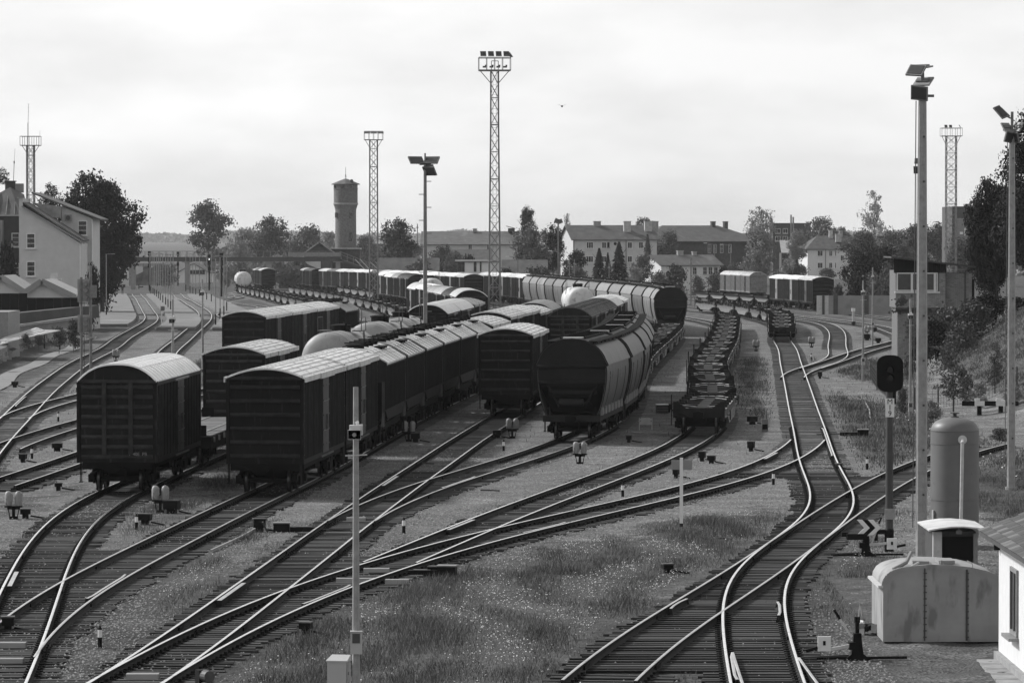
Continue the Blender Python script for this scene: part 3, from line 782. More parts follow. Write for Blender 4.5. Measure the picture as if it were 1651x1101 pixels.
def boxcar_kit(roof='flat', eave=4.30, peak=4.66, half=6.95, hw=1.40, endstyle='hribs', wall='wagon_dark', door='wagon_door', roofm='roof_pale', doorw=2.0, ribs=.62):
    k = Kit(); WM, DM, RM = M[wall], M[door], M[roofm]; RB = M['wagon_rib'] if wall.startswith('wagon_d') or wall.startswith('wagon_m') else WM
    z0 = 1.08
    mb = MB()
    rh = hw + (.10 if roof == 'flat' else .04)
    fl = 2.0 if roof == 'flat' else 2.6
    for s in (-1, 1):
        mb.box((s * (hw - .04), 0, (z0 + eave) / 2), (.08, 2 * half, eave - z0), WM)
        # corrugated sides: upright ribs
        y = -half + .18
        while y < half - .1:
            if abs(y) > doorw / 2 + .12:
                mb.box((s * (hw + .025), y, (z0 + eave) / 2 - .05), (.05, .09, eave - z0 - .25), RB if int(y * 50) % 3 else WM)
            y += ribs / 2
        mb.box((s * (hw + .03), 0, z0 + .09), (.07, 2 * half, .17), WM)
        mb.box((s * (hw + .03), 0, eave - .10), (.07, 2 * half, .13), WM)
        # end walls with their pressings, filled up to the roof curve
        pts = arc_pts(hw - .002, eave, peak - .05, 9, fl)
        poly = [(-hw + .002, z0 + .02)] + pts + [(hw - .002, z0 + .02)]
        a, b = (s * half, s * (half - .06))
        mb.prism(poly, min(a, b), max(a, b), WM)
        ye = s * (half + .035)
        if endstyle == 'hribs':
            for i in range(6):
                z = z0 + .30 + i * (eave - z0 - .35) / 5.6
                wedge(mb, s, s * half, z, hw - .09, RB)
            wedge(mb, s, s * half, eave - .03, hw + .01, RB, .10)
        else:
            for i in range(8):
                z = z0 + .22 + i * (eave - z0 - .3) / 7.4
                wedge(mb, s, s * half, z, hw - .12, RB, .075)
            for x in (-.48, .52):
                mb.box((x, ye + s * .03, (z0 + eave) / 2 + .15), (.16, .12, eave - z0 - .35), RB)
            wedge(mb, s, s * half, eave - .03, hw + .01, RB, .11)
    k.add('body', mb)
    # corner posts, where bare metal and old lettering catch the light
    for sx in (-1, 1):
        for sy in (-1, 1):
            c = MB()
            c.box((sx * (hw + .01), sy * (half - .04), (z0 + eave) / 2), (.10, .17, eave - z0 - .02), WM)
            for i in range(9):
                c.box((sx * (hw + .065), sy * (half - .04), z0 + .35 + i * .32), (.012, .09, .03), M['wagon_edge'])
            k.add('corner_post', c)
    # doors
    for s in (-1, 1):
        for j, yy in enumerate((-doorw / 4, doorw / 4)):
            d = MB()
            x = s * (hw + .07)
            d.box((x, yy, (z0 + eave) / 2 - .02), (.06, doorw / 2 - .05, eave - z0 - .3), DM)
            for i in range(5):
                d.box((x + s * .04, yy, z0 + .45 + i * (eave - z0 - .6) / 4.6), (.03, doorw / 2 - .12, .05), DM)
            h = MB()
            h.bar((x + s * .07, yy + (.3 if j == 0 else -.3), z0 + 1.0), (x + s * .07, yy + (.3 if j == 0 else -.3), z0 + 1.6), .04, M['wagon_edge'])
            for i in (1, 3):
                h.box((x + s * .045, yy, z0 + .42 + i * (eave - z0 - .6) / 4.6), (.02, doorw / 2 - .1, .022), M['wagon_pale'])
            k.add('door', d, [('door_handle', h, False)])
        r_ = MB()
        r_.box((s * (hw + .12), .2, eave - .12), (.06, doorw * 2.1, .08), M['wagon_edge'] if roof == 'flat' else M['wagon_pale'])
        k.add('door_rail', r_); r_ = MB()
        r_.box((s * (hw + .12), .2, z0 + .03), (.06, doorw * 2.1, .06), M['wagon_edge'])
        k.add('door_rail', r_)
    # roof
    rf = MB()
    n = 15
    pts = arc_pts(rh, eave, peak, n, fl)
    low = arc_pts(rh, eave - .05, peak - .05, n, fl)
    L_ = half + .07
    vs = [(x, y, z) for y in (-L_, L_) for x, z in pts] + [(x, y, z) for y in (-L_, L_) for x, z in low]
    fs = [(i, i + 1, n + i + 1, n + i) for i in range(n - 1)] + [(2 * n + i, 3 * n + i, 3 * n + i + 1, 2 * n + i + 1) for i in range(n - 1)]
    fs += [(i + 1, i, 2 * n + i, 2 * n + i + 1) for i in range(n - 1)] + [(n + i, n + i + 1, 3 * n + i + 1, 3 * n + i) for i in range(n - 1)]
    fs += [(0, n, 3 * n, 2 * n), (n - 1, 3 * n - 1, 4 * n - 1, 2 * n - 1)]
    rf.add(vs, fs, RM)
    if roof == 'flat':
        for s in (-1, 1):                       # the deep edge, stepped out over the doors
            rf.box((s * (rh + .02), 0, eave - .06), (.05, 2 * L_, .20), RM)
            rf.box((s * (rh + .06), 0, eave - .07), (.07, doorw * 2.3, .22), RM)
        for u in (-.86, -.66, -.46, -.26, -.06, .06, .26, .46, .66, .86):
            z = eave + (peak - eave) * (1 - abs(u) ** fl)
            rf.box((rh * u, 0, z + .012), (.055, 2 * L_ - .1, .035), RM, ry=math.atan(2 * u * (peak - eave) / rh))
        tr = [-half * .97, -half * .5, 0, half * .5, half * .97]
    else:
        tr = list(np.linspace(-half, half, 16))
        for u in (-.55, -.2, .2, .55):
            z = eave + (peak - eave) * (1 - abs(u) ** fl)
            rf.box((rh * u, 0, z + .008), (.035, 2 * L_ - .1, .022), RM, ry=math.atan(fl * u * abs(u) ** (fl - 2) * (peak - eave) / rh))
    for y in tr:
        for (x1, za), (x2, zb) in zip(pts[:-1], pts[1:]):
            rf.bar((x1, y, za + .012), (x2, y, zb + .012), .07, RM, .03)
    k.add('roof', rf, smooth=30)
    k.add('underframe', underframe(half))
    lad = MB()
    for sx in (-.2, .2):
        lad.bar((hw * .82 + sx * .8, half + .12, 1.2), (hw * .82 + sx * .8, half + .12, eave - .3), .03, M['under'])
    for i in range(8):
        lad.bar((hw * .82 - .16, half + .12, 1.4 + i * .34), (hw * .82 + .16, half + .12, 1.4 + i * .34), .025, M['under'])
    k.add('ladder', lad)
    running_gear(k, 10.0, half)
    return k

def grain_kit(pm='hopper', half=6.40):
    k = Kit(); PM, EM = M[pm], M['hopper_end_shade']
    prof = [(1.20, 1.12), (1.33, 1.40), (1.46, 1.80), (1.56, 2.25), (1.62, 2.70), (1.635, 3.05), (1.60, 3.36), (1.70, 3.375), (1.69, 3.42), (1.575, 3.64), (1.50, 3.80), (1.38, 3.98), (1.20, 4.16), (.98, 4.31), (.70, 4.43), (.36, 4.51), (0, 4.54)]
    prof = [(x, 1.12 + (z - 1.12) * 1.055) for x, z in prof]
    full = [(-x, z) for x, z in prof] + [(x, z) for x, z in prof[-2::-1]]
    n = len(full)
    mb = MB()
    ysec = [-half, -half + .02, half - .02, half]
    vs = [(x, y, z) for y in (-half, half) for x, z in full] + [(x * .985, y, z - .03 if z > 3.9 else z) for y in (-half, half) for x, z in full]
    fs = [(i, i + 1, n + i + 1, n + i) for i in range(n - 1)] + [(2 * n + i, 3 * n + i, 3 * n + i + 1, 2 * n + i + 1) for i in range(n - 1)]
    fs += [(i + 1, i, 2 * n + i, 2 * n + i + 1) for i in range(n - 1)] + [(n + i, n + i + 1, 3 * n + i + 1, 3 * n + i) for i in range(n - 1)]
    mb.add(vs, fs, PM)
    for s in (-1, 1):                            # end stiffening hoop, dark to paint the shade of the gap
        for (x1, za), (x2, zb) in zip(full[:-1], full[1:]):
            mb.bar((x1 * 1.005, s * (half - .03), za + .004), (x2 * 1.005, s * (half - .03), zb + .004), .07, EM, .04, up=(0, 1, 0))
        for j in (-.33, .0, .33):
            for (x1, za), (x2, zb) in zip(full[:5], full[1:6]):
                for q in (-1, 1):
                    mb.bar((q * abs(x1) * 1.004, j * 2 * half, za), (q * abs(x2) * 1.004, j * 2 * half, zb), .035, PM, .03, up=(0, 1, 0))
    k.add('body', mb, smooth=32)
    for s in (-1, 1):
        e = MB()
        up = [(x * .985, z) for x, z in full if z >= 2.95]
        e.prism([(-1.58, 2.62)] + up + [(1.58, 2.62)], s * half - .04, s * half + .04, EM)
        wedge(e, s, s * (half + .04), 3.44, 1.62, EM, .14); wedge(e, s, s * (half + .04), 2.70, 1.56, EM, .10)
        e.box((0, s * (half + .045), 3.75), (3.0, .03, .03), EM)
        a, b = s * half, s * (half - 2.1)
        e.add([(-1.50, a, 2.62), (1.50, a, 2.62), (1.1, b, 1.2), (-1.1, b, 1.2), (-1.50, a - s * .05, 2.5), (1.5, a - s * .05, 2.5), (1.1, b, 1.1), (-1.1, b, 1.1)],
              [(0, 1, 2, 3), (7, 6, 5, 4), (0, 4, 5, 1), (0, 3, 7, 4), (1, 5, 6, 2), (3, 2, 6, 7)], EM)
        e.box((0, s * (half - .35), 2.28), (2.3, .06, .30), M['wagon_mid'])
        e.box((0, s * (half - .75), 1.98), (1.7, .06, .08), M['wagon_mid'])
        br = MB()
        for q in (-1, 1):
            br.bar((q * 1.18, s * (half - .02), 2.6), (q * .62, s * (half - .15), 1.55), .13, EM, .08)
        cy = MB()
        cy.tube((-.62, s * (half - .1), 1.74), (.55, s * (half - .1), 1.74), .17, M['wagon_mid'], 12)
        cy.path([(.55, s * (half - .1), 1.74), (.85, s * (half - .1), 1.74), (.98, s * (half - .1), 1.60)], .02, M['wagon_mid'], 5)
        k.add('end_wall', e, [('end_brace', br, False), ('air_reservoir', cy, True)])
        bm_ = MB(); bm_.box((0, s * (half + .02), .98), (2.72, .22, .30), M['wagon_mid'])
        bm_.box((0, s * (half - .25), 1.15), (2.4, .5, .04), M['under'])
        for q in (-1, 1):
            bm_.box((q * 1.1, s * (half - .1), 1.3), (.14, .1, .4), M['under']); bm_.bar((q * .3, s * (half + .05), 1.3), (q * 1.0, s * (half + .05), 1.3), .03, M['under'])
        k.add('end_beam', bm_)
    sd = MB()
    for s in (-1, 1):
        sd.box((s * 1.27, 0, .99), (.12, 2 * half - .1, .26), M['wagon_mid'])
        y = -half + .9
        while y < half - .5:
            sd.prism([(y - .32, 1.12), (y - .24, 1.48), (y + .24, 1.48), (y + .32, 1.12)], s * 1.36 - .05, s * 1.36 + .05, M['wagon_pale'] if pm == 'hopper_pale' else M['grey'], 'x')
            y += 1.75
    k.add('side_sill', sd)
    hp = MB()
    for y in (-3.4, -1.1, 1.1, 3.4):
        for q in (-1, 1):
            hp.add([(q * .1, y - .95, 1.25), (q * 1.2, y - .95, 1.25), (q * 1.2, y + .95, 1.25), (q * .1, y + .95, 1.25), (q * .45, y - .35, .45), (q * .85, y - .35, .45), (q * .85, y + .35, .45), (q * .45, y + .35, .45)],
                   [(0, 1, 2, 3), (4, 5, 6, 7), (0, 1, 5, 4), (1, 2, 6, 5), (2, 3, 7, 6), (3, 0, 4, 7)], M['under'])
    k.add('discharge_hopper', hp)
    wk = MB()
    for s in (-1, 1):
        wk.box((s * .98, 0, 4.60), (.42, 2 * half - .3, .05), M['under'])
        for i in range(28):
            wk.box((s * .98, -half + .4 + i * .47, 4.64), (.44, .05, .05), M['steel_dark'])
        for y in np.linspace(-half + .3, half - .3, 7):
            wk.bar((s * 1.0, y, 4.35), (s * 1.0, y, 4.58), .06, M['under'])
    k.add('roof_walkway', wk)
    ht = MB()
    for i in range(12):
        y = -half + .75 + i * (2 * half - 1.5) / 11
        ht.box((0, y, 4.78), (.95, .62, .07), M['roof_mid'] if i % 3 == 1 else M['offwhite'])
        ht.box((0, y + .36, 4.80), (1.1, .05, .10), M['under'])
    for s in (-1, 1):
        ht.bar((s * .58, -half + .4, 4.78), (s * .58, half - .4, 4.78), .06, M['under'], .10)
    k.add('roof_hatch', ht)
    k.add('underframe', underframe(half, 1.2))
    running_gear(k, 9.6, half)
    return k

def cement_kit(wall='wagon_mid', roofm='roof_pale', half=5.35):
    k = Kit(); WM, RM = M[wall], M[roofm]
    mb = MB(); z0, ev, pk, hw = 1.30, 3.86, 4.52, 1.52
    for s in (-1, 1):
        mb.prism([(-half, z0 + .5), (-half, ev), (half, ev), (half, z0 + .5), (half - 1.3, z0), (-half + 1.3, z0)], s * (hw - .05) - .04, s * (hw - .05) + .04, WM, 'x')
        for i in range(15):
            y = -half + .12 + i * (2 * half - .24) / 14
            mb.box((s * (hw + .02), y, (z0 + .5 + ev) / 2), (.06, .09 if 0 < i < 14 else .16, ev - z0 - .5), WM)
        mb.box((s * (hw + .02), 0, ev - .06), (.07, 2 * half, .12), WM)
        a, b = s * (half - .03), s * (half - 1.7)
        mb.add([(-hw + .1, a, 3.0), (hw - .1, a, 3.0), (hw - .3, b, z0), (-hw + .3, b, z0), (-hw + .1, a - s * .06, 3.0), (hw - .1, a - s * .06, 3.0), (hw - .3, b - s * .06, z0), (-hw + .3, b - s * .06, z0)],
               [(0, 1, 2, 3), (7, 6, 5, 4), (0, 4, 5, 1), (0, 3, 7, 4), (1, 5, 6, 2), (3, 2, 6, 7)], WM)
        mb.box((0, a, (3.0 + ev) / 2), (2 * hw - .12, .06, ev - 3.0), WM)
        for q in (-1, 1):                        # uprights at the corners, and their foot
            mb.box((q * (hw - .10), s * (half + .02), (1.1 + 3.0) / 2), (.13, .12, 2.0), M['wagon_door'])
            mb.add([(q * (hw - .05), s * half, 1.05), (q * (hw - .05), s * (half + .7), 1.05), (q * (hw - .05), s * half, 1.75), (q * (hw - .15), s * half, 1.05), (q * (hw - .15), s * (half + .7), 1.05), (q * (hw - .15), s * half, 1.75)],
                   [(0, 1, 2), (5, 4, 3), (0, 3, 4, 1), (1, 4, 5, 2), (2, 5, 3, 0)], M['wagon_door'])
    k.add('body', mb)
    rf = MB()
    prof = [(-hw - .08, ev - .05), (-hw - .08, ev + .03), (-1.05, 4.22), (-.7, 4.42), (-.35, 4.50), (0, pk), (.35, 4.50), (.7, 4.42), (1.05, 4.22), (hw + .08, ev + .03), (hw + .08, ev - .05)]
    rf.prism(prof, -half - .05, half + .05, RM)
    for s in (-1, 1):
        rf.prism([(x * .99, z - .015) for x, z in prof], s * half + (.052 if s > 0 else -.085), s * half + (.085 if s > 0 else -.052), WM)
        for i in range(7):
            y = -half + .1 + i * (2 * half - .2) / 6
            for (x1, za), (x2, zb) in zip(prof[1:-1], prof[2:-1]):
                rf.bar((x1, y, za + .012), (x2, y, zb + .012), .06, RM, .03)
        for x, z in ((1.35, 4.0), (1.12, 4.16), (.9, 4.31)):
            rf.bar((s * x, -half, z + .02), (s * x, half, z + .02), .03, RM, .025)
    k.add('roof', rf)
    for y in (-3.6, -1.2, 1.2, 3.6):
        h = MB()
        h.lathe([(.40, 0), (.40, .12), (.46, .13), (.46, .18), (.2, .24), (.05, .25)], M['under'], 12, (0, y, pk - .03))
        h.bar((-.5, y, pk + .22), (.5, y, pk + .22), .07, M['under'], .05); h.tube((.42, y - .1, pk + .1), (.42, y - .1, pk + .36), .03, M['under'], 5)
        k.add('roof_hatch', h)
    wk = MB(); wk.box((.75, 1.5, 4.47), (.4, 3.2, .05), M['under']); wk.box((-.75, 1.5, 4.47), (.4, 3.2, .05), M['under'])
    for y in (0.1, 1.5, 2.9):
        wk.box((.75, y, 4.42), (.3, .08, .1), M['under']); wk.box((-.75, y, 4.42), (.3, .08, .1), M['under'])
    k.add('roof_walkway', wk)
    k.add('underframe', underframe(half + .45, 1.3))
    hp = MB()
    for y in (-1.9, 1.9):
        hp.add([(-1.1, y - 1.5, 1.3), (1.1, y - 1.5, 1.3), (1.1, y + 1.5, 1.3), (-1.1, y + 1.5, 1.3), (-.5, y - .5, .5), (.5, y - .5, .5), (.5, y + .5, .5), (-.5, y + .5, .5)],
               [(0, 1, 2, 3), (4, 5, 6, 7), (0, 1, 5, 4), (1, 2, 6, 5), (2, 3, 7, 6), (3, 0, 4, 7)], M['under'])
    k.add('discharge_hopper', hp)
    running_gear(k, 7.8, half + .45)
    return k

def tank_kit(tm='tank', r=1.5, half=5.4, zc=None):
    k = Kit(); TM = M[tm]; zc = zc or 1.25 + r
    mb = MB()
    prof = [(.05, -half - .42), (r * .45, -half - .36), (r * .75, -half - .22), (r * .93, -half - .06), (r, -half + .12), (r, half - .12), (r * .93, half + .06), (r * .75, half + .22), (r * .45, half + .36), (.05, half + .42)]
    mb.lathe(prof, TM, 36, (0, 0, zc), 'y')
    k.add('barrel', mb, smooth=40)
    for y in (-half + .25, -half * .55, half * .55, half - .25):
        b = MB(); b.lathe([(r + .004, -.06), (r + .03, -.05), (r + .03, .05), (r + .004, .06)], TM, 36, (0, y, zc), 'y')
        k.add('strap', b, smooth=40)
    d = MB(); d.lathe([(.55, -.1), (.55, .22), (.62, .23), (.62, .30), (.3, .36), (.05, .37)], M['under'], 14, (0, 0, zc + r)); d.box((.0, .8, zc + r + .12), (.2, .3, .3), M['under'])
    d.tube((.35, -.55, zc + r - .05), (.35, -.55, zc + r + .4), .07, M['under'], 6)
    k.add('dome', d)
    for s in (-1, 1):
        pf = MB()
        pf.box((s * 1.0, .2, zc + r - .02), (.55, 1.9, .05), M['steel_dark'])
        for y in (-.7, 1.1):
            pf.bar((s * 1.25, y, zc + r), (s * 1.25, y, zc + r + .75), .04, M['steel_dark'])
        pf.bar((s * 1.25, -.7, zc + r + .75), (s * 1.25, 1.1, zc + r + .75), .04, M['steel_dark'])
        for q in (-.22, .22):
            pf.bar((s * 1.25, .2 + q, zc + r), (s * 1.55, .2 + q, 1.1), .045, M['steel_dark'])
        for i in range(9):
            t = i / 8.5; x = s * (1.25 + .3 * t); z = zc + r - (zc + r - 1.1) * t
            pf.bar((x, -.02, z), (x, .42, z), .03, M['steel_dark'])
        k.add('ladder_platform', pf)
    fr = underframe(half + .45, 1.3)
    for y in (-half * .72, half * .72):
        fr.prism([(-1.2, 1.1), (-1.35, zc - .6), (-1.0, zc - 1.05), (0, zc - r - .02), (1.0, zc - 1.05), (1.35, zc - .6), (1.2, 1.1)], y - .18, y + .18, M['under'])
    k.add('underframe', fr)
    running_gear(k, 7.8, half + .6)
    return k

def flat_kit(half=9.2):
    """long container wagon: no floor, fishbelly side plates, cross members, flanges pale with painted sun glint"""
    k = Kit()
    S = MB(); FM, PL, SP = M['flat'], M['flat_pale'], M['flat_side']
    zt = 1.18
    for s in (-1, 1):
        out = [(-half, zt), (half, zt), (half, zt - .34), (half - 2.6, zt - .36), (half - 5.2, zt - .80), (-half + 5.2, zt - .80), (-half + 2.6, zt - .36), (-half, zt - .34)]
        S.prism(out, s * 1.2 - .012, s * 1.2 + .012, SP, 'x')
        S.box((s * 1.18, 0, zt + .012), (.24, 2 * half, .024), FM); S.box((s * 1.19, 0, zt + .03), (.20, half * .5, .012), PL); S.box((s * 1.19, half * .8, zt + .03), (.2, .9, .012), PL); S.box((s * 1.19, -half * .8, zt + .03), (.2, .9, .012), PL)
        for a, b in ((( -half, zt - .34), (-half + 2.6, zt - .36)), ((-half + 2.6, zt - .36), (-half + 5.2, zt - .80)), ((-half + 5.2, zt - .8), (half - 5.2, zt - .8)), ((half - 5.2, zt - .8), (half - 2.6, zt - .36)), ((half - 2.6, zt - .36), (half, zt - .34))):
            S.bar((s * 1.2, a[0], a[1]), (s * 1.2, b[0], b[1]), .22, SP, .03)
        for y in np.linspace(-half + .6, half - .6, 13):
            S.box((s * 1.22, y, zt - .2), (.05, .05, .38), SP)
    k.add('side_sill', S)
    C_ = MB()
    C_.box((-.2, 0, zt - .2), (.05, 2 * half, .40), FM); C_.box((.2, 0, zt - .2), (.05, 2 * half, .40), FM)
    C_.box((0, 0, zt + .005), (.56, 2 * half - 6.4, .03), FM)
    k.add('centre_sill', C_)
    for y in np.linspace(-half + 2.2, half - 2.2, 7):
        X = MB()
        X.box((0, y, zt - .12), (2.36, .5, .30), FM)
        k.add('cross_member', X)
    for s in (-1, 1):
        D_ = MB()
        for q in (-1, 1):
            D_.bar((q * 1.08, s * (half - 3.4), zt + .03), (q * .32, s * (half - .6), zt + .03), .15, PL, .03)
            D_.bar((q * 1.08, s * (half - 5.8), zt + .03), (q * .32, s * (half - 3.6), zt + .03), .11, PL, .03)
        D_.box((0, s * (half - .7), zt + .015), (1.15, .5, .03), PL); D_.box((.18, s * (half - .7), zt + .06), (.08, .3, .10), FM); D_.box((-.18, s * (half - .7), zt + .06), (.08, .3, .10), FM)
        D_.box((0, s * (half - 2.2), zt + .02), (2.3, .30, .06), FM)
        k.add('end_brace', D_)
        E = MB()
        E.box((0, s * half, zt - .12), (2.50, .14, .46), FM)
        E.prism([(-1.25, zt + .1), (-1.25, zt + .42), (-1.05, zt + .42), (-.62, zt + .1)], s * half - .05, s * half + .05, FM)
        E.prism([(1.25, zt + .1), (1.25, zt + .42), (1.05, zt + .42), (.62, zt + .1)], s * half - .05, s * half + .05, FM)
        E.bar((-1.33, s * (half - .1), .45), (-1.33, s * (half - .1), zt + .75), .05, FM)
        k.add('end_beam', E)
        for q in (-1, 1):
            for yy in (half - .35, half - 3.5, half - 6.2, .25):
                st = MB()
                st.box((q * 1.10, s * yy, zt + .09), (.32, .36, .14), FM); st.box((q * 1.18, s * yy + .12, zt + .22), (.10, .12, .16), FM)
                k.add('container_stop', st)
    hw = MB(); hw.lathe([(.24, 0), (.27, .02), (.27, .04), (.24, .05)], M['under'], 12, (1.36, -half * .55, .8), 'x'); hw.bar((1.15, -half * .55, .8), (1.4, -half * .55, .8), .04, M['under'])
    k.add('handbrake_wheel', hw)
    U = MB()
    U.tube((-.6, -1, .62), (-.6, .3, .62), .2, M['under'], 10); U.box((.6, .4, .7), (.5, 1.2, .3), M['under'])
    U.box((0, 0, .95), (.34, 2 * half, .2), M['under'])
    k.add('brake_gear', U)
    running_gear(k, 2 * half - 4.6, half)
    return k

def plank_flat_kit(half=9.2):
    k = Kit(); zt = 1.20
    U = MB()
    for s in (-1, 1):
        U.box((s * 1.34, 0, zt - .28), (.09, 2 * half, .50), M['under'])
        U.box((0, s * half, zt - .25), (2.8, .14, .46), M['under'])
        for y in np.linspace(-half + .8, half - .8, 10):
            U.box((s * 1.42, y, zt - .14), (.07, .18, .22), M['flat_pale'])
    U.box((0, 0, .98), (.4, 2 * half, .34), M['under'])
    k.add('underframe', U)
    dk = MB()
    y = -half + .1
    while y < half - .1:
        w = R.uniform(.16, .2)
        dk.box((R.uniform(-.02, .02), y + w / 2, zt + .02 + R.uniform(-.008, .01)), (2.74, w - .018, .05), M['plank'])
        y += w
    for x in (-.8, .75):
        dk.box((x, 0, zt + .06), (.07, 2 * half - .6, .03), M['flat_pale'])
    k.add('deck_planking', dk)
    for s in (-1, 1):
        e = MB(); e.box((-.9, s * (half - .1), zt + .25), (.55, .06, .45), M['under']); k.add('end_stanchion', e); e = MB(); e.box((.9, s * (half - .1), zt + .25), (.55, .06, .45), M['under']); e.bar((.35, s * half, .8), (.35, s * half, zt + 1.0), .04, M['under'])
        k.add('end_stanchion', e)
    running_gear(k, 2 * half - 4.6, half)
    return k
def low_flat_kit(half=6.7):
    """open flat with a dark folded-down side and a trussed fishbelly frame"""
    k = Kit(); zt = 1.3
    a = MB(); a.box((0, 0, zt - .03), (2.7, 2 * half, .08), M['plank'])
    for s in (-1, 1):
        a.box((s * 1.36, 0, zt - .02), (.08, 2 * half, .30), M['under']); a.box((0, s * half, zt + .05), (2.7, .08, .36), M['under'])
    k.add('deck', a)
    b = MB()
    for s in (-1, 1):
        b.prism([(-half + .4, zt - .12), (half - .4, zt - .12), (half - .4, zt - .35), (half - 3.4, zt - .75), (-half + 3.4, zt - .75), (-half + .4, zt - .35)], s * 1.2 - .02, s * 1.2 + .02, M['flat_side'], 'x')
    b.box((0, 0, .95), (.4, 2 * half, .3), M['under'])
    k.add('underframe', b)
    running_gear(k, 9.3, half)
    return k

KITS = dict(
    box=boxcar_kit(), boxd=boxcar_kit(wall='wagon_mid', door='wagon_pale', roofm='roof_white'), boxlow=boxcar_kit(eave=4.05, peak=4.42),
    boxold=boxcar_kit(wall='wagon_mid', door='wagon_mid', roofm='roof_dark'), boxmid=boxcar_kit(roofm='roof_mid'),
    round=boxcar_kit('round', 4.15, 4.80, hw=1.46, endstyle='vposts', roofm='roof_white', ribs=.9),
    roundd=boxcar_kit('round', 4.10, 4.72, hw=1.46, endstyle='vposts', roofm='roof_dark', ribs=.9),
    roundl=boxcar_kit('round', 4.05, 4.70, hw=1.44, endstyle='vposts', wall='wagon_mid', door='wagon_pale', roofm='roof_white', ribs=.9),
    roundm=boxcar_kit('round', 4.05, 4.62, hw=1.44, endstyle='vposts', wall='wagon_mid', door='wagon_mid', roofm='roof_pale', ribs=.9),
    roundpale=boxcar_kit('round', 4.0, 4.62, hw=1.40, endstyle='vposts', wall='wagon_pale', door='wagon_mid', roofm='roof_pale', ribs=1.4),
    grain=grain_kit('hopper'), grainp=grain_kit('hopper_pale'),
    cement=cement_kit(), cementd=cement_kit('wagon_dark', 'roof_mid'),
    tank=tank_kit('tank', 1.5, 5.2), tankbig=tank_kit('tank', 1.6, 5.6), tankw=tank_kit('tank_white', 1.5, 5.0), tankw2=tank_kit('tank_white', 1.55, 5.2),
    flat=flat_kit(), plank=plank_flat_kit(), lowflat=low_flat_kit())
LEN = dict(box=14.73, boxd=14.73, boxlow=14.73, boxold=14.73, boxmid=14.73, round=15.0, roundd=14.9, roundl=14.73, roundm=14.73, roundpale=14.73, grain=14.3, grainp=14.3, cement=12.02, cementd=12.02,
           tank=12.02, tankbig=13.4, tankw=12.02, tankw2=12.02, flat=19.62, plank=19.62, lowflat=14.6)
NAMES = dict(box='boxcar', round='boxcar', grain='grain_hopper_wagon', cement='hopper_wagon', tank='tank_wagon', flat='container_flat_wagon', plank='flat_wagon', lowflat='flat_wagon')
CATS = dict(boxcar='boxcar', grain_hopper_wagon='hopper wagon', hopper_wagon='hopper wagon', tank_wagon='tank wagon', container_flat_wagon='flat wagon', flat_wagon='flat wagon')
def train(track, yfront, kinds, labels, group=None, name=None):
    """couples the wagons one behind the other along the track; yfront is the near end of the first body"""
    y = yfront
    res = []
    for k, lab in zip(kinds, labels):
        kit = KITS[k]; L_ = LEN[k]
        g = float(tslope(track, y + L_ / 2)); dyl = L_ / math.sqrt(1 + g * g)
        yc = y + (dyl - .8) / 2
        b = 4.6
        ya, yb = yc - b / math.sqrt(1 + g * g), yc + b / math.sqrt(1 + g * g)
        xa, xb = float(tx(track, ya)), float(tx(track, yb))
        rz = -math.atan2(xb - xa, yb - ya)
        base = next(v for p_, v in NAMES.items() if k.startswith(p_))
        res.append(kit.put(base, lab, CATS[base], ((xa + xb) / 2, yc, RT - float(drop(yc))), rz, group))
        y += dyl
    return res, y

# the string whose round-roofed boxcar stands nearest on the left
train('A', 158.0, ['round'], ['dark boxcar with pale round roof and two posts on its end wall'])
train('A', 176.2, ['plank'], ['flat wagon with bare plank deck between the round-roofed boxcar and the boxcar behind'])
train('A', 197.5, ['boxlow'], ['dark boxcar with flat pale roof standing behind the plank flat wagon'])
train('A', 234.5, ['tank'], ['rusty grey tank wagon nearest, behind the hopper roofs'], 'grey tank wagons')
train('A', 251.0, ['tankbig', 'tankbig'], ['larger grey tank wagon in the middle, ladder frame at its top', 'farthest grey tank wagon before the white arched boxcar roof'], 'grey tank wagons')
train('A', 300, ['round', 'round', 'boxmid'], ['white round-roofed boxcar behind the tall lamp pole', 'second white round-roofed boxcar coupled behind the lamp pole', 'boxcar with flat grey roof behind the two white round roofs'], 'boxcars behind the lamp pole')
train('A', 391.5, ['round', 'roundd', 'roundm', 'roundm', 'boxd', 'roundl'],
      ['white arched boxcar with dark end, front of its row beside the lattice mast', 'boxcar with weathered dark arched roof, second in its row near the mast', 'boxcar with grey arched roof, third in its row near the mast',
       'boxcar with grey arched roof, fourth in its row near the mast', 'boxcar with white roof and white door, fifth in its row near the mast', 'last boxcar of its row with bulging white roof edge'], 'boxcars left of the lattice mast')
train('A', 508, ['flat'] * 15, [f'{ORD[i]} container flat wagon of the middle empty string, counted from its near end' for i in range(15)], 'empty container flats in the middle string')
train('A', 903, ['box', 'boxold', 'box'], ['boxcar with pale door strip next to the white tank under the footbridge', 'second far boxcar under the footbridge beside the white tank', 'last far boxcar under the footbridge beside the white tank'], 'far boxcars under the footbridge')
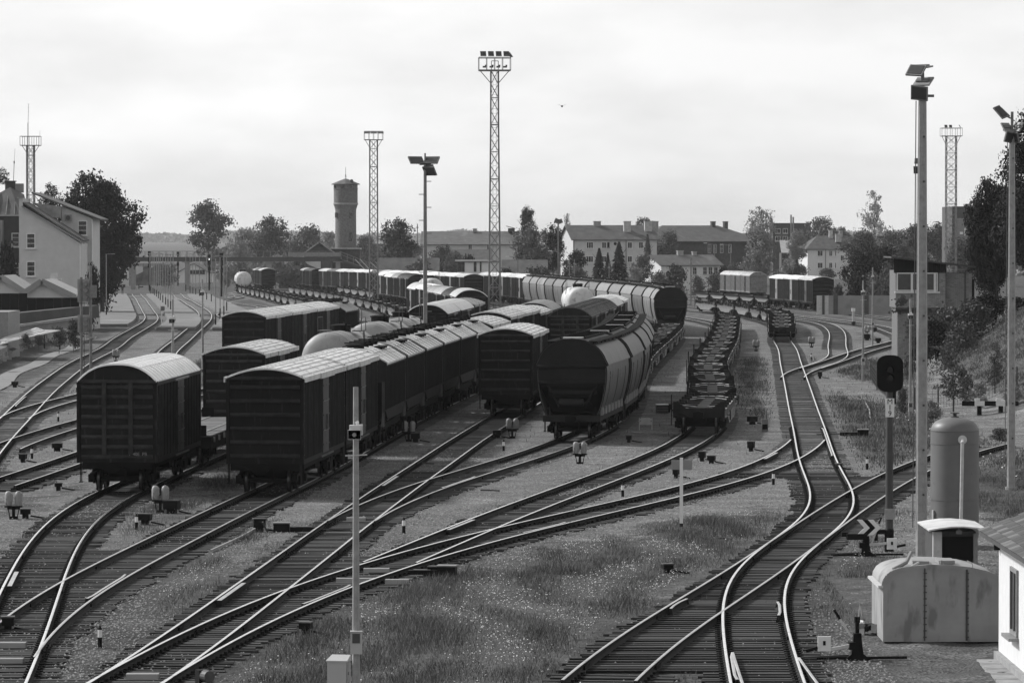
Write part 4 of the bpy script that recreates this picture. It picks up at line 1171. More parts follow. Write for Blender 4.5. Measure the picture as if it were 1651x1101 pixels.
# the long string beginning with two boxcars, then cement hoppers
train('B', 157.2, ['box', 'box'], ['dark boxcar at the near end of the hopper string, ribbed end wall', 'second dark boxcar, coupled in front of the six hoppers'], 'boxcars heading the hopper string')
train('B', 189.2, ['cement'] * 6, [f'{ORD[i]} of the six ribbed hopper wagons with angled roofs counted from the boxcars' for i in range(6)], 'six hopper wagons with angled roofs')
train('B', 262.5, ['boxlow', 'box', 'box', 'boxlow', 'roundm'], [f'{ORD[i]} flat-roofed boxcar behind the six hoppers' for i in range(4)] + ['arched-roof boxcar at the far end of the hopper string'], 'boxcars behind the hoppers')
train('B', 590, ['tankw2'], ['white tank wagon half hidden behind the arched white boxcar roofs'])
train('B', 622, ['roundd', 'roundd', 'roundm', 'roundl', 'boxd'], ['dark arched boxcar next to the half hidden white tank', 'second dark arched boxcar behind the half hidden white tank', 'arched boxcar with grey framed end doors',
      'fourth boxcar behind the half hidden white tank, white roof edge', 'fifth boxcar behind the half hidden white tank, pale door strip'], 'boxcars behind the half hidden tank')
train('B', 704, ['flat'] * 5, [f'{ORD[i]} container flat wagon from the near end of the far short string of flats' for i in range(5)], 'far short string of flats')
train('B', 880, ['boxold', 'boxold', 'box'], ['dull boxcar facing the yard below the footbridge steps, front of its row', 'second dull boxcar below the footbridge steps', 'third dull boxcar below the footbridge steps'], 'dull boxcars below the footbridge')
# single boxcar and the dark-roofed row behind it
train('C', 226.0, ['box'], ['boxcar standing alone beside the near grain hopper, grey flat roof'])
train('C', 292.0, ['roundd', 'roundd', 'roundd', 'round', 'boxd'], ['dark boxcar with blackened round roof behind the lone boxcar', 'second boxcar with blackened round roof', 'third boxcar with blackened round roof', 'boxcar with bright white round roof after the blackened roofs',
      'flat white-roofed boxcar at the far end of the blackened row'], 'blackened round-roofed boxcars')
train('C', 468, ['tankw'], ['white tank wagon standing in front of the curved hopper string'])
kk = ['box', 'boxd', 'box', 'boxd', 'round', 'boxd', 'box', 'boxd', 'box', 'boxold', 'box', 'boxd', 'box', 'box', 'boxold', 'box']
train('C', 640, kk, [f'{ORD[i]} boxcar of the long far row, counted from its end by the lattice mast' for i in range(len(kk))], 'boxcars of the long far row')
# grain hoppers, container flats, then the curved string of grain hoppers
train('D', 198.8, ['grain'] * 5, [f'{ORD[i]} grain hopper from the near end of the barrel-shaped string by the empty flats' for i in range(5)], 'near string of grain hoppers')
train('D', 278.5, ['flat'] * 7, [f'{ORD[i]} empty container flat wagon behind the near grain hoppers' for i in range(7)], 'empty flats behind the near grain hoppers')
gk = ['grainp', 'grainp', 'grain', 'grainp', 'grainp', 'grainp', 'grain', 'grainp', 'grainp', 'grainp', 'grain', 'grainp', 'grainp', 'grainp']
_, y_ = train('D', 421.5, gk, [f'{ORD[i]} grain hopper of the long curved string, counted from its dark open end' for i in range(len(gk))], 'curved string of grain hoppers')
train('D', y_, ['boxd', 'box', 'boxd', 'box', 'box'], [f'{ORD[i]} boxcar coupled beyond the curved grain hoppers' for i in range(5)], 'boxcars beyond the curved grain hoppers')
# three boxcars at the left, a hopper, and a far string of flats with a white tank
train('O', 279.5, ['box', 'box', 'box'], [f'{ORD[i]} dark boxcar of the three standing behind the tank wagons' for i in range(3)], 'three boxcars behind the tank wagons')
train('O', 326.5, ['cementd'], ['dark hopper wagon with angled roof coupled behind three boxcars'])
train('O', 540, ['flat'] * 14, [f'{ORD[i]} container flat wagon from the near end of the leftmost string of flats' for i in range(14)], 'leftmost string of empty flats')
train('O', 818, ['tankw'], ['white tank wagon seen end-on at the far left of the sidings'])
# the two strings of empty flats on the right
train('F', 203.6, ['flat'] * 13, [f'{ORD[i]} container flat wagon from the near end of the long empty string' for i in range(13)], 'long empty string of flats')
train('G', 395.0, ['flat'] * 9, [f'{ORD[i]} flat wagon from the near end of the string on the running line' for i in range(9)], 'flats on the running line')
# boxcars on the far right
train('S', 576, ['box', 'boxd', 'boxd'], [f'{ORD[i]} boxcar from the concrete wall in the white-roofed row of three' for i in range(3)], 'boxcars by the concrete wall')
train('S', 622, ['lowflat'] * 5, [f'{ORD[i]} low flat wagon beyond the boxcars by the concrete wall' for i in range(5)], 'low flat wagons in front of the pale boxcars')
train('T', 715, ['roundpale', 'roundpale', 'roundpale'], ['boxcar with grey arched end behind the low flat wagons', 'second arched boxcar behind the low flat wagons', 'pale ribbed boxcar at the far end behind the low flat wagons'], 'pale arched boxcars at the far right')

def text_mesh(body, size, m, depth=.004):
    cu = bpy.data.curves.new('lettering', 'FONT'); cu.body = body; cu.size = size; cu.align_x = 'CENTER'; cu.align_y = 'CENTER'; cu.extrude = depth
    cu.resolution_u = 3
    o = bpy.data.objects.new('lettering', cu); COL.objects.link(o)
    dg = bpy.context.evaluated_depsgraph_get(); dg.update()
    me = bpy.data.meshes.new_from_object(o.evaluated_get(dg))
    bpy.data.objects.remove(o); bpy.data.curves.remove(cu)
    me.materials.clear(); me.materials.append(m)
    return me
# worn numerals on the wagons near enough to show them
a0 = next(o for o in bpy.data.objects if o.get('label', '').startswith('dark boxcar with pale round roof and'))
o = link('lettering', text_mesh('P 40E  PB', .17, M['wagon_pale']), a0, (.80, -6.95 - .10, 1.42)); o.rotation_euler = (math.pi / 2, 0, 0)
gr_ = [o for o in bpy.data.objects if o.get('group') == 'near string of grain hoppers']
for i, g in enumerate(gr_):
    for (s, y, z) in (('13', -2.9, 2.95), ('12', 1.6, 2.9)):
        o = link('lettering', text_mesh(s, .55, M['wagon_pale']), g, (1.635, y, z)); o.rotation_euler = (math.pi / 2, 0, math.pi / 2)
    mb = MB()
    for j in range(9):
        mb.box((1.632 - .0, -5.9 + R.uniform(0, 2.2), 1.9 + R.uniform(0, 1.3)), (.012, R.uniform(.1, .35), R.uniform(.03, .10)), M['wagon_pale'])
    part(g, 'stencil_mark', mb)
# ------------------------------------------------------------------ buildings
def zat(py, Y): return EYE - (py - HOR) * Y / FOC
def window(root, x, z, w, h, y=0.0, side='f', bars=(1, 1), fm='white', gm='glass', sill=True, xs=0.0, deep=.10):
    """a framed window on the front (y=const, facing -y), left (x=const, facing -x) or right side"""
    f = MB(); t = .09
    def bx(cx, cz, dx_, dz_, dep, out):
        if side == 'f': f.box((x + cx, y - out, z + cz), (dx_, dep, dz_), M[fm])
        elif side == 'l': f.box((xs - out, y + cx, z + cz), (dep, dx_, dz_), M[fm])
        else: f.box((xs + out, y + cx, z + cz), (dep, dx_, dz_), M[fm])
    for q in (-1, 1):
        bx(q * (w / 2 - t / 2), 0, t, h, deep, .03); bx(0, q * (h / 2 - t / 2), w - 2 * t, t, deep, .03)
    for i in range(1, bars[0] + 1): bx(-w / 2 + w * i / (bars[0] + 1), 0, .06, h - 2 * t, deep * .8, .03)
    for i in range(1, bars[1] + 1): bx(0, -h / 2 + h * i / (bars[1] + 1), w - 2 * t, .05, deep * .7, .03)
    o = part(root, 'window', f)
    g = MB()
    if side == 'f': g.box((x, y - .012, z), (w - .1, .02, h - .1), M[gm])
    elif side == 'l': g.box((xs - .012, y, z), (.02, w - .1, h - .1), M[gm])
    else: g.box((xs + .012, y, z), (.02, w - .1, h - .1), M[gm])
    link('pane', g.mesh('pane'), o)
    if sill:
        s = MB()
        if side == 'f': s.box((x, y - .12, z - h / 2 - .05), (w + .2, .22, .07), M[fm])
        elif side == 'l': s.box((xs - .12, y, z - h / 2 - .05), (.22, w + .2, .07), M[fm])
        else: s.box((xs + .12, y, z - h / 2 - .05), (.22, w + .2, .07), M[fm])
        link('sill', s.mesh('sill'), o)
    return o
def gable_roof(root, x0, x1, y0, y1, ze, zr, m, ridge='x', over=.5, hip=0.0, thick=.16):
    mb = MB()
    if ridge == 'x':
        ym = (y0 + y1) / 2; a, b = x0 - over, x1 + over
        sl = (zr - ze) / (ym - y0); e = ze - over * sl
        for q in (-1, 1):
            ye = y0 - over if q < 0 else y1 + over
            vs = [(a, ye, e), (b, ye, e), (b - hip, ym, zr), (a + hip, ym, zr)]
            mb.add(vs + [(x, y, z - thick) for x, y, z in vs], [(0, 1, 2, 3), (7, 6, 5, 4), (0, 4, 5, 1), (1, 5, 6, 2), (2, 6, 7, 3), (3, 7, 4, 0)], m)
        if hip:
            for xx, xr in ((a, a + hip), (b, b - hip)):
                vs = [(xx, y0 - over, e), (xx, y1 + over, e), (xr, ym, zr)]
                mb.add(vs + [(x, y, z - thick) for x, y, z in vs], [(0, 1, 2), (5, 4, 3), (0, 3, 4, 1), (1, 4, 5, 2), (2, 5, 3, 0)], m)
    else:
        xm = (x0 + x1) / 2; a, b = y0 - over, y1 + over
        sl = (zr - ze) / (xm - x0); e = ze - over * sl
        for q in (-1, 1):
            xe = x0 - over if q < 0 else x1 + over
            vs = [(xe, a, e), (xe, b, e), (xm, b, zr), (xm, a, zr)]
            mb.add(vs + [(x, y, z - thick) for x, y, z in vs], [(0, 1, 2, 3), (7, 6, 5, 4), (0, 4, 5, 1), (1, 5, 6, 2), (2, 6, 7, 3), (3, 7, 4, 0)], m)
    return part(root, 'roof', mb)
def walls(root, x0, x1, y0, y1, z0, ze, zr, m, ridge='x', gable=True):
    mb = MB()
    mb.b2((x0, y0, z0), (x1, y1, ze), m)
    if gable:
        if ridge == 'x':
            ym = (y0 + y1) / 2
            for a, b in ((x0, x0 + .2), (x1 - .2, x1)):
                mb.prism([(y0, ze), (y1, ze), (ym, zr - .16)], a, b, m, 'x')
        else:
            xm = (x0 + x1) / 2
            for a, b in ((y0, y0 + .2), (y1 - .2, y1)):
                mb.prism([(x0, ze), (x1, ze), (xm, zr - .16)], a, b, m, 'y')
    return part(root, 'wall', mb)
def chimney(root, roofo, x, y, z0, z1, w=.7, d=.7, m='brick_pale'):
    mb = MB(); mb.b2((x - w / 2, y - d / 2, z0), (x + w / 2, y + d / 2, z1), M[m]); mb.b2((x - w / 2 - .08, y - d / 2 - .08, z1 + .002), (x + w / 2 + .08, y + d / 2 + .08, z1 + .14), M[m])
    return link('chimney', mb.mesh('chimney'), roofo)
def bld(name, label, px, Y, rz=0.0, cat='house', group=None):
    return thing(name, label, cat, (XatP(px, Y), Y, 0), rz, group)

# --- pale house with the stepped roof at the left edge
Y = 450.0; s = SZ(Y)
r = bld('house', 'pale rendered house with half-gable wing and barred windows beside the station tracks', 31, Y)
z0 = -1.5
w_ = 100 / s
mb = MB()
mb.prism([(0, z0), (w_, z0), (w_, zat(393, Y)), (6 / s, zat(334, Y)), (6 / s, zat(320, Y)), (0, zat(320, Y))], 0, 7, M['wallpale'])
part(r, 'wing_wall', mb)
mb = MB()                                              # the parapet slope and its sheet cover
mb.bar((5 / s, -.15, zat(333, Y)), (w_ + .35, -.15, zat(392.5, Y)), .5, M['wallgrey'], .14)
mb.bar((5 / s, 3.4, zat(326, Y)), (w_ + .2, 3.4, zat(388, Y)), 6.6, M['roof_sheet'], .10)
mb.box((3 / s, 0, zat(319, Y)), (.75, .6, .12), M['wallgrey'])
part(r, 'roof', mb)
mb = MB()
x1 = 57 / s; x2 = 108 / s
mb.prism([(x1, z0), (x2, z0), (x2, zat(352, Y)), (x1, zat(332, Y))], 7.05, 15, M['wallpale'])
part(r, 'rear_wall', mb)
mb = MB(); mb.bar((9 / s, 11, zat(310, Y)), (x2 + .9, 11, zat(354, Y)), 9.0, M['roof_sheet'], .16)
mb.prism([(11 / s, zat(326, Y)), (58 / s, zat(333, Y)), (58 / s, zat(352, Y)), (40 / s, zat(350, Y))], 6.0, 6.9, M['roof_mid'])
part(r, 'rear_roof', mb)
mb = MB(); mb.box((69 / s, 6.5, zat(351, Y)), (.75, .4, .7), M['grey']); mb.lathe([(.26, 0), (.26, .05)], M['steel_dark'], 14, (69 / s, 6.27, zat(351, Y)), 'y')
part(r, 'air_conditioner', mb)
for py in (388.5, 433.5):
    window(r, 19 / s, zat(py, Y), .95, 1.62, 0, 'f', (0, 2))
window(r, 91.5 / s, zat(367.5, Y), 1.0, 1.6, 7.05, 'f', (0, 2))
mb = MB()
mb.b2((-11, 3.0, z0), (-.02, 12, zat(347, Y)), M['walldark'])
part(r, 'recessed_wall', mb)
mb = MB()                                                   # sheet-metal mansard above the recess, with standing seams
mb.add([(-3.6, 2.4, zat(347, Y)), (-.02, 2.4, zat(347, Y)), (-.02, 5, zat(313, Y)), (-1.6, 5.5, zat(301, Y)), (-3.0, 5, zat(313, Y)), (-3.6, 9, zat(347, Y)), (-.02, 9, zat(347, Y)), (-1.6, 9, zat(301, Y))],
       [(0, 1, 2, 3, 4), (0, 4, 3, 7, 5), (1, 6, 7, 3, 2), (0, 5, 6, 1)], M['roof_sheet'])
for x in (-2.7, -1.7, -.8):
    mb.bar((x, 2.36, zat(346, Y)), (x * .9 - .2, 5.1, zat(310, Y)), .08, M['roof_mid'])
mb.box((-1.9, 2.5, zat(347.5, Y)), (3.9, .3, .15), M['galv'])
part(r, 'mansard', mb)
mb = MB(); mb.b2((-14, 1.2, z0), (-2.0, 8, zat(355, Y)), M['wallgrey']); mb.b2((-14, 1.0, zat(400, Y)), (-2.2, 1.15, zat(358, Y)), M['grey'])
part(r, 'side_block', mb)
for py in (387, 436):
    window(r, -11 / s, zat(py, Y), .85, 1.5, 3.0, 'f', (0, 2))
mb = MB(); mb.b2((-2.2, 6, zat(310, Y)), (-1.2, 7.2, zat(292, Y)), M['brick_dark']); mb.b2((-1.1, 6.4, zat(310, Y)), (-.3, 7.2, zat(295, Y)), M['wallgrey']); mb.b2((-2.3, 5.9, zat(292, Y) + .003), (-1.1, 7.3, zat(290.5, Y)), M['steel_dark'])
part(r, 'chimney', mb)
mb = MB(); mb.tube((w_ - .1, -.1, z0), (w_ - .1, -.1, zat(393, Y)),   .06, M['white'], 6); part(r, 'downpipe', mb); mb = MB(); mb.tube((x2 - .05, 6.95, z0), (x2 - .05, 6.95, zat(353, Y)), .07, M['white'], 6)
part(r, 'downpipe', mb)

# --- low sheds in front of it
Y = 395.0; s = SZ(Y)
r = bld('shed', 'low shed with two pale gables behind the long black fence', 0, Y, cat='shed')
for xa, xb, xm, pe, pr, yy in ((-60, 33, -10, 476, 446, 6), (33, 119, 68, 478, 452, 0)):
    mb = MB(); mb.prism([(xa / s, -2), (xb / s, -2), (xb / s, zat(pe, Y)), (xm / s, zat(pr + 2, Y)), (xa / s, zat(pe, Y))], yy, yy + 11, M['wallpale'])
    part(r, 'wall', mb)
    mb = MB()
    for q, (xe, ze) in enumerate(((xa - 4, pe), (xb + 4, pe))):
        mb.bar((xe / s, yy + 5.2, zat(ze, Y)), (xm / s, yy + 5.2, zat(pr, Y)), 11.4, M['roof_metal'], .12)
        mb.bar((xe / s, yy - .55, zat(ze + 1, Y)), (xm / s, yy - .55, zat(pr + 1, Y)), .08, M['wallgrey'], .5)
    part(r, 'roof', mb)
r2 = thing('chimney_stack', 'white stepped chimney block rising behind the pale shed gable', 'chimney', (XatP(87, 432), 432, 0))
mb = MB(); mb.b2((-.75, -.6, -2), (.75, .6, zat(450, 432)), M['wallpale']); mb.b2((-.3, -.4, zat(450, 432) + .002), (.35, .4, zat(441, 432)), M['wallpale']); part(r2, 'stack', mb)
mb = MB(); mb.b2((-.85, -.7, zat(451, 432)), (.85, -.6, zat(449.5, 432)), M['white']); part(r2, 'cap', mb)
Y = 372.0; s = SZ(Y)
r = thing('fence', 'long black solid fence in front of the pale shed gables', 'fence', (XatP(0, Y), Y, 0))
for i in range(12):                                        # wide dark boards
    xa = (-40 + i * 14) / s; top = 473 if i < 6 else 480; bot = 503 if i < 6 else 507
    mb = MB(); mb.b2((xa, 0, zat(bot, Y)), (xa + 13.8 / s, .08, zat(top, Y)), M['wood_dark']); part(r, 'panel', mb)
mb = MB()
for i in range(7):
    mb.b2(((-30 + i * 25) / s, .10, -2), ((-28 + i * 25) / s, .22, zat(480, Y)), M['wood_dark'])
part(r, 'post', mb)
Y = 362.0; s = SZ(Y)
r = bld('wall', 'low concrete wall with sheet capping under the black fence', 14, Y, cat='wall')
mb = MB(); mb.bar((0, 2, zat(516, Y)), (116 / s, 12, zat(506, Y)), 1.0, M['walldark'], 1.1); part(r, 'upper_wall', mb)
mb = MB(); mb.bar((-2 / s, 0, zat(534, Y)), (112 / s, 6, zat(519, Y)), .6, M['grey'], .9); mb.bar((-2 / s, -.1, zat(528, Y)), (112 / s, 5.9, zat(514, Y)), .9, M['concrete'], .10); part(r, 'lower_wall', mb)
Y = 338.0; s = SZ(Y)
r = bld('shed', 'small shed with white plank roof and light wall at the left edge', 0, Y, cat='shed')
mb = MB(); mb.b2((-60 / s, 0, -1), (13 / s, 8, zat(503, Y)), M['grey']); part(r, 'wall', mb)
mb = MB()
mb.bar((8 / s, -2.2, zat(549, Y)), (80 / s, 1.0, zat(533, Y)), 2.6, M['roof_metal'], .08)
part(r, 'roof', mb)
for i in range(5):
    mb = MB(); mb.bar((8 / s, -3.2 + i * .55, zat(553, Y) + i * .10), (80 / s - i * .3, -.2 + i * .55, zat(536, Y) + i * .08), .42, M['offwhite'], .05); part(r, 'plank', mb)
# broken stone retaining wall along the path
r = thing('retaining_wall', 'old stone retaining wall with plants above the cinder path', 'wall', (0, 0, 0))
pts = [(-14, 601), (12, 590), (40, 573), (70, 560), (100, 549), (124, 541)]
cnt = 0
for (a, b), (c, d) in zip(pts[:-1], pts[1:]):
    for i in range(6):
        for row in range(3):
            t = (i + .5 * (row % 2) + R.uniform(0, .1)) / 6
            gx, gy = G(a + (c - a) * t, b + (d - b) * t)
            mb = MB(); hh = .42
            mb.box((gx - 1.1, gy, gz(gx, gy) + .2 + row * hh), (1.0 * R.uniform(.8, 1.1), 2.2, hh * R.uniform(.85, 1)), M['concrete'], rz=R.uniform(-.1, .1))
            part(r, 'stone', mb)
# platforms with pale edges
def platform(t, off0, off1, y0, y1, h, lab=None):
    mb = MB(); ys = np.arange(y0, y1 + 5, 5.0)
    for a, b in zip(ys[:-1], ys[1:]):
        va = [(float(tx(t, y)) + o, y, -float(drop(y)) + z) for y in (a, b) for o, z in ((off0, -.2), (off1, -.2), (off1, h), (off0, h))]
        mb.add(va, [(3, 2, 6, 7), (0, 3, 7, 4), (1, 5, 6, 2)] + ([(0, 1, 2, 3)] if a == ys[0] else []) + ([(4, 7, 6, 5)] if b == ys[-1] else []), M['paving'])
    return structure('platform', mb.mesh('platform'))
platform('M', -9.5, -1.9, 470, 800, .35)
platform('M', 1.9, 6.0, 452, 800, .3)
platform('N', 1.9, 6.2, 450, 800, .3)

# --- water tower
Y = 985.0; s = SZ(Y)
r = bld('water_tower', 'round brick water tower with low conical roof rising over the footbridge', 557.5, Y, cat='water tower')
k = 1 / s
g0 = -3.0
mb = MB(); mb.lathe([(17.8 * k, g0), (16.8 * k, zat(345, Y)), (17.0 * k, zat(338, Y))], M['brick'], 28)
part(r, 'shaft', mb, smooth=30)
mb = MB(); mb.lathe([(17.0 * k, zat(338, Y)), (19.4 * k, zat(330, Y)), (19.7 * k, zat(329, Y)), (19.7 * k, zat(328, Y)), (19.3 * k, zat(327.5, Y)), (19.3 * k, zat(306, Y)), (19.8 * k, zat(305.5, Y)), (19.8 * k, zat(304.5, Y)), (19.3 * k, zat(304, Y)), (19.3 * k, zat(298, Y))], M['brick'], 28)
part(r, 'tank_drum', mb, smooth=30)
mb = MB(); mb.lathe([(19.75 * k, zat(330.5, Y)), (20.1 * k, zat(330, Y)), (20.1 * k, zat(328, Y)), (19.75 * k, zat(327.5, Y))], M['concrete'], 28); part(r, 'string_course', mb)
mb = MB(); mb.lathe([(22.8 * k, zat(298.2, Y)), (23 * k, zat(297, Y)), (10 * k, zat(291.5, Y)), (.2 * k, zat(288, Y))], M['roof_sheet'], 8)
ro = part(r, 'roof', mb)
mb = MB(); mb.tube((0, 0, zat(288, Y)), (0, 0, zat(270, Y)), .05, M['steel_dark'], 5); mb.bar((0, 0, zat(280, Y)), (1.2 * k, 0, zat(287, Y)), .06, M['steel_dark']); mb.bar((0, 0, zat(280, Y)), (-1.2 * k, 0, zat(287, Y)), .06, M['steel_dark']); link('spike', mb.mesh('spike'), ro)
mb = MB(); mb.lathe([(2.5 * k, -1), (2.5 * k, 1)], M['steel_dark'], 12, (10 * k, -8 * k, zat(292, Y)), 'y'); link('dormer', mb.mesh('dormer'), ro)
for px, py, wd, ht in ((543, 347, 3.6, 8), (566.5, 347, 4.4, 8.5), (566, 382, 4.4, 13.5), (541, 301.5, 4, 4), (554, 301.5, 4, 4), (568, 301.5, 4.5, 4)):
    x = (px - 557.5) * k; rr = (19.35 if py < 305 else 17.7) * k
    y = -math.sqrt(max(rr * rr - x * x, .1))
    mb = MB(); mb.box((x, y, zat(py, Y)), (wd * k, .5, ht * k), M['glass'], rz=-math.atan2(x, -y)); f = part(r, 'window', mb)
    mb = MB(); mb.box((x, y - .26, zat(py, Y)), (.12, .08, ht * k), M['steel_dark']); link('window_bar', mb.mesh('window_bar'), f)
r = bld('house', 'dark gabled house with pale roof edge in front of the water tower', 481, 960, cat='house')
s = SZ(960)
mb = MB(); mb.prism([(8 / s, -3), (52 / s, -3), (52 / s, zat(406, 960)), (33 / s, zat(393, 960)), (10 / s, zat(406, 960))], 0, 12, M['walldark']); part(r, 'wall', mb)
mb = MB(); mb.bar((33 / s, 5.5, zat(391, 960)), (4 / s, 5.5, zat(412, 960)), 13.5, M['roof_mid'], .25); mb.bar((33 / s, 5.5, zat(391, 960)), (56 / s, 5.5, zat(408, 960)), 13.5, M['roof_tile'], .25); part(r, 'roof', mb)
r = bld('shed', 'flat-roofed shed at the foot of the water tower', 548, 970, cat='shed'); s = SZ(970)
mb = MB(); mb.b2((-16 / s, 0, -3), (32 / s, 9, zat(402, 970)), M['brick_dark']); part(r, 'wall', mb)
mb = MB(); mb.b2((-17 / s, -.5, zat(402, 970) + .002), (33 / s, 9.4, zat(400, 970)), M['roof_metal']); part(r, 'roof', mb)

# --- long warehouse and the houses behind the yard
Y = 930.0; s = SZ(Y)
r = bld('warehouse', 'long pale warehouse with broad dark roof behind the lattice mast', 682, Y, cat='warehouse')
L_ = 150 / s
walls(r, 0, L_, 0, 22, -3, zat(393, Y), zat(373, Y), M['wallpale'])
ro = gable_roof(r, 0, L_, 0, 22, zat(393, Y), zat(373, Y), M['roof_sheet'], over=.6)
for px in (758, 788): window(r, (px - 682) / s, zat(398.5, Y), .9, 1.3, 0, 'f', (1, 0))
mb = MB(); mb.b2((137 / s, 8, zat(374, Y)), (148 / s, 12, zat(368, Y)), M['walldark']); mb.bar((134 / s, 10, zat(364.5, Y)), (149 / s, 10, zat(368.5, Y)), 5, M['roof_sheet'], .15); link('roof_vent', mb.mesh('roof_vent'), ro)
mb = MB(); mb.tube((40 / s, -.12, -3), (40 / s, -.12, zat(394, Y)), .08, M['steel_dark'], 5); part(r, 'downpipe', mb)
chimney(r, ro, 83 / s, 10, zat(374, Y), zat(369.5, Y), .9, .9, 'wallgrey')

Y = 880.0; s = SZ(Y)
r = bld('apartment_house', 'two-storey pale house with long grey roof and brick chimneys behind the spruces', 924, Y, math.radians(13), 'apartment house')
L_ = 136 / s / math.cos(math.radians(13)); d_ = 11.0
ze, zr = zat(384.5, Y), zat(363, Y)
walls(r, 0, L_, 0, d_, -3, ze, zr, M['wallpale'])
ro = gable_roof(r, 0, L_, 0, d_, ze, zr, M['roof_sheet'], over=.5)
for px in (951, 974, 1016, 1034):
    for py in (395.5, 418):
        window(r, (px - 924) / s / .974, zat(py, Y), 1.5 if px < 960 else 1.0, 1.35, 0, 'f', (2 if px < 960 else 1, 0))
for px in (981,):
    window(r, (px - 924) / s / .974, zat(395, Y), .5, 1.1, 0, 'f', (0, 0), 'steel_dark')
mb = MB(); mb.lathe([(.35, 0), (.35, .1)], M['glass'], 12, ((994 - 924) / s, -.02, zat(393, Y)), 'y'); part(r, 'round_window', mb)
for x, y in ((2.5, 5.4), (4.9 + 3.5, 3.0), (9 + 4.0, 3.2), (L_ - 3.0, 5.6)):
    chimney(r, ro, x + 4.0, y, zr - 1.5, zr + .7, 1.5, .7)
mb = MB(); mb.tube((1.2 / s, -.1, -3), (1.2 / s, -.1, ze), .07, M['steel_dark'], 5); part(r, 'downpipe', mb); mb = MB(); mb.tube((88 / s, -.1, -3), (88 / s, -.1, ze), .07, M['steel_dark'], 5); part(r, 'downpipe', mb)

Y = 830.0; s = SZ(Y)
r = bld('house', 'low white house with broad weathered roof and pale window bays', 1066, Y, math.radians(22))
ze, zr = zat(426, Y), zat(411, Y)
L_ = 98 / s / .93; walls(r, 0, L_, 0, 9.5, -3, ze, zr, M['wallwhite'])
ro = gable_roof(r, 0, L_, 0, 9.5, ze, zr, M['roof_sheet'], over=.5)
for px in (1121, 1138, 1147, 1156): window(r, (px - 1066) / s / .93, zat(437, Y), .9, 1.5, 0, 'f', (1, 1), 'offwhite')
chimney(r, ro, L_ * .48, 4.7, zr - .6, zr + .7, 1.2, .7); chimney(r, ro, L_ * .72, 4.7, zr - .6, zr + .5, .8, .7)

Y = 960.0; s = SZ(Y)
r = bld('hospital_building', 'dark brick building with hipped metal roof and arched windows', 1148, Y, math.radians(24), 'building')
ze, zr = zat(387, Y), zat(363.5, Y)
L_ = 90 / s
walls(r, -16, L_, 0, 16, -3, ze, zr, M['brick_dark'], gable=False)
ro = gable_roof(r, -16, L_, 0, 16, ze, zr, M['roof_sheet'], over=.7, hip=8.0)
for px in (1139, 1149, 1161, 1176):
    window(r, (px - 1148) / s + .6, zat(401, Y), .8, 2.0, 0, 'f', (1, 1), 'offwhite', sill=False)
chimney(r, ro, 4, 7.5, zr - 1, zr + .8, .9, .9, 'brick_dark'); chimney(r, ro, 7.2, 7.5, zr - 1, zr + .8, .9, .9, 'brick_dark')

Y = 1040.0; s = SZ(Y)
r = bld('apartment_house', 'white two-storey house with steep tiled roof beside the dark trees', 1302, Y, math.radians(8), 'house')
ze, zr = zat(399.5, Y), zat(380, Y)
L_ = 95 / s; walls(r, 0, L_, 0, 11, -3.2, ze, zr, M['wallwhite'], gable=False)
ro = gable_roof(r, 0, L_, 0, 11, ze, zr, M['roof_tile'], over=.6, hip=4.2)
for px in (1322.5, 1340, 1348): 
    for py in (408.5, 428): window(r, (px - 1302) / s, zat(py, Y), 1.35 if px < 1330 else (.9 if px < 1345 else .4), 1.45, 0, 'f', (1 if px < 1345 else 0, 0), 'white')
window(r, (1359 - 1302) / s, zat(416, Y), .9, 1.45, 0, 'f', (1, 0), 'white')
chimney(r, ro, 6.8, 4.6, zr - 1, zr + 1.2, .9, .7); chimney(r, ro, 8.2, 2.2, zr - 1.6, zr + .3, 1.4, .7); chimney(r, ro, 9.5, 5.2, zr - 1, zr + 1.2, .9, .7); chimney(r, ro, 13, 5, zr - 1, zr + .2, .9, .7)
mb = MB(); mb.tube((29.5 / s, -.1, -3), (29.5 / s, -.1, ze), .07, M['steel_dark'], 5); part(r, 'downpipe', mb)

Y = 1180.0; s = SZ(Y)
r = bld('boiler_house', 'dark brick block with flat roof and two tall pipes behind the chestnut', 1246, Y, cat='building')
mb = MB(); mb.b2((0, 0, -3.2), (61 / s, 14, zat(360.5, Y)), M['brick_dark']); part(r, 'wall', mb)
mb = MB(); mb.b2((-.2, -.2, zat(360.5, Y) + .002), (61.2 / s, 14.2, zat(359.8, Y)), M['steel_dark']); part(r, 'roof', mb)
for px in (1254, 1266):
    for py in (372.5, 385): window(r, (px - 1246) / s, zat(py, Y), 1.4, 1.4, 0, 'f', (1, 0), 'white')
for px, top in ((1275, 346.5), (1278.6, 350)):
    mb = MB(); mb.tube(((px - 1246) / s, -.4, -3.2), ((px - 1246) / s, -.4, zat(top, Y)), .24, M['galv'], 8); part(r, 'flue', mb)
r = bld('house', 'pale low house with broad window under a plain roof between the two chestnuts', 1260, 1080, cat='house'); s = SZ(1080)
mb = MB(); mb.b2((0, 0, -3), (17 / s, 9, zat(408, 1080)), M['brick_dark']); part(r, 'wall', mb)
mb = MB(); mb.bar((8.5 / s, -.6, zat(408, 1080)), (8.5 / s, 7, zat(388, 1080)), 18 / s, M['roof_metal'], .2); part(r, 'roof', mb)
window(r, 8 / s, zat(413.5, 1080), 2.2, 1.4, 0, 'f', (1, 0), 'steel_dark')
Y = 760.0; s = SZ(Y)
r = bld('factory_block', 'plain grey windowless block behind the right lattice mast', 1535, Y, cat='building')
mb = MB(); mb.b2((0, 0, -2), (58 / s, 18, zat(333, Y)), M['walldark']); part(r, 'wall', mb)
